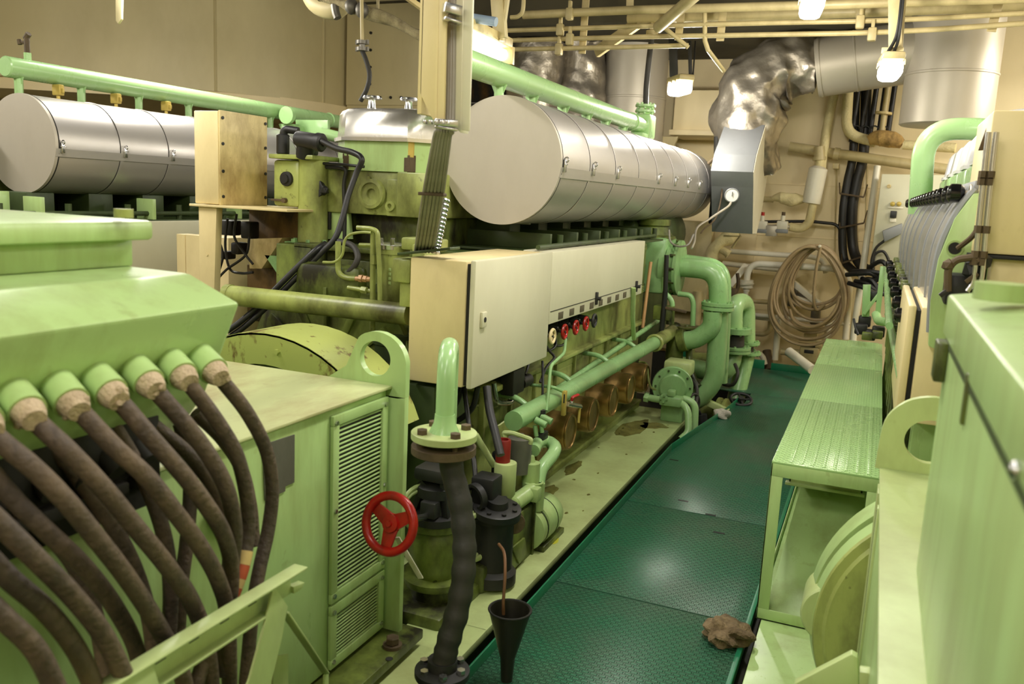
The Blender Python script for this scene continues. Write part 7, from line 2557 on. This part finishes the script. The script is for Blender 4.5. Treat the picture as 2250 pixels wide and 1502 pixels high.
part('hanger', b, BLACK, l2)
L3 = V((-0.558, 6, 3.055))
l3 = bulkhead_lamp(L3, 0.15, 'glowing lamp cut off by the top edge of the photo')
b = MB()
b.bar(L3 + V(0, 0, 0.07), L3 + V(0.0, 0, 1.28), 0.05, 0.012, (0, -1, 0))
part('hanger', b, PIPEM, l3)
tl = thing('tube_lamp', 'lit fluorescent tube lamp right of the cable tray', 'lamp', (-2.2, 4.8, 2.5))
pA, pB = V((-2.303, 4.45, 2.616)), V((-2.368, 5.25, 2.631))
b = MB()
b.bar(pA, pB, 0.09, 0.075, (0, 0, 1), 0.03)
part('lit_tube', b, TUBEW, tl, 'glowing diffuser')
b = MB()
b.bar(pA + V(0, 0, 0.075), pB + V(0, 0, 0.075), 0.14, 0.06, (0, 0, 1), 0.01)
e = (pB - pA).normalized()
b.bar(pB - e * 0.005, pB + e * 0.04, 0.14, 0.11)
part('fixture', b, BEIGE_R, tl)
b = MB()
for q in (pA, pB):
    b.cyl(q + V(0, 0, 0.1), (q.x, q.y, 3.95), 0.012, n=8)
islands('hanger_rod', b, PIPEM, tl)
# ceiling fixtures added to light the room
def area(name, loc, sx, sy, power, rot=(0, 0, 0), col=(1.0, 0.97, 0.90)):
    l = bpy.data.lights.new(name, 'AREA')
    l.shape = 'RECTANGLE'
    l.size, l.size_y = sx, sy
    l.energy = power
    l.color = col
    o = bpy.data.objects.new(name, l)
    COL.objects.link(o)
    o.location = loc
    o.rotation_euler = rot
    return o
LIGHTS = []
for x, y, pw in FILL_LAMPS:
    t = thing('fill_tube_fixture', 'added ceiling tube fixture filling the room with light', 'lamp', (x, y, 3.3), 'added ceiling fill fixtures')
    b = MB()
    b.box(x - 0.09, x + 0.09, y - 0.65, y + 0.65, 3.3, 3.37, 0.01)
    part('fixture', b, BEIGE, t)
    b = MB()
    for s in (-0.04, 0.04):
        b.cyl((x + s, y - 0.6, 3.275), (x + s, y + 0.6, 3.275), 0.016, n=10)
    islands('tube', b, TUBEW, t)
    b = MB()
    for s in (-0.5, 0.5):
        b.cyl((x, y + s, 3.37), (x, y + s, 3.95), 0.01, n=8)
    part('hanger', b, PIPEM, t)
    LIGHTS.append((x, y, pw))
def point(name, loc, power, r=0.06):
    l = bpy.data.lights.new(name, 'POINT')
    l.energy = power
    l.shadow_soft_size = r
    l.color = (1.0, 0.95, 0.85)
    o = bpy.data.objects.new(name, l)
    COL.objects.link(o)
    o.location = loc
    return o
for x, y, pw in LIGHTS:                              # added fill light, all round and a little more downwards
    area('fill_area_light', (x, y, 3.24), 0.16, 1.25, pw * 0.6)
    point('fill_point_light', (x, y, 3.2), pw * 1.1, 0.35)
point('bulkhead_light', L1 + V(0, 0, -0.16), 12)
point('bulkhead_light', L2 + V(0, 0, -0.16), 75)
point('bulkhead_light', L3 + V(0, 0, -0.16), 45)
area('tube_lamp_light', (pA + pB) / 2 + V(0, 0, -0.06), 0.1, 0.8, 9)
"""# camera, world, view"""
w = bpy.data.worlds.new('room_air')
bpy.context.scene.world = w
w.use_nodes = True
w.node_tree.nodes['Background'].inputs[0].default_value = (1.0, 0.93, 0.78, 1)
w.node_tree.nodes['Background'].inputs[1].default_value = 0.05
cd = bpy.data.cameras.new('camera')
cd.sensor_width = 36.0
cd.lens = 1875.16 / 2250 * 36.0
cam = bpy.data.objects.new('camera', cd)
COL.objects.link(cam)
yaw, pit, rol = math.radians(22.766), math.radians(9.797), math.radians(-2.786)
f = Vector((-math.sin(yaw) * math.cos(pit), math.cos(yaw) * math.cos(pit), -math.sin(pit)))
r = Vector((math.cos(yaw), math.sin(yaw), 0))
d = f.cross(r)
rr = r * math.cos(rol) + d * math.sin(rol)
dd = d * math.cos(rol) - r * math.sin(rol)
M = Matrix((rr, -dd, -f)).transposed().to_4x4()
M.translation = (0, 0, 1.75)
cam.matrix_world = M
cd.clip_start = 0.05
cd.dof.use_dof = True
cd.dof.focus_distance = 4.6
cd.dof.aperture_fstop = 3.8
sc = bpy.context.scene
sc.camera = cam
sc.view_settings.view_transform = 'Standard'
sc.view_settings.look = 'None'
sc.view_settings.gamma = 1
sc.view_settings.exposure = EXPOSURE
sc.view_settings.use_curve_mapping = False
sc.cycles.use_denoising = True
sc.cycles.max_bounces = 8
sc.cycles.diffuse_bounces = 4
sc.cycles.glossy_bounces = 4
sc.cycles.transparent_max_bounces = 12
sc.cycles.sample_clamp_indirect = 6.0
sc.cycles.caustics_reflective = False
sc.cycles.caustics_refractive = False
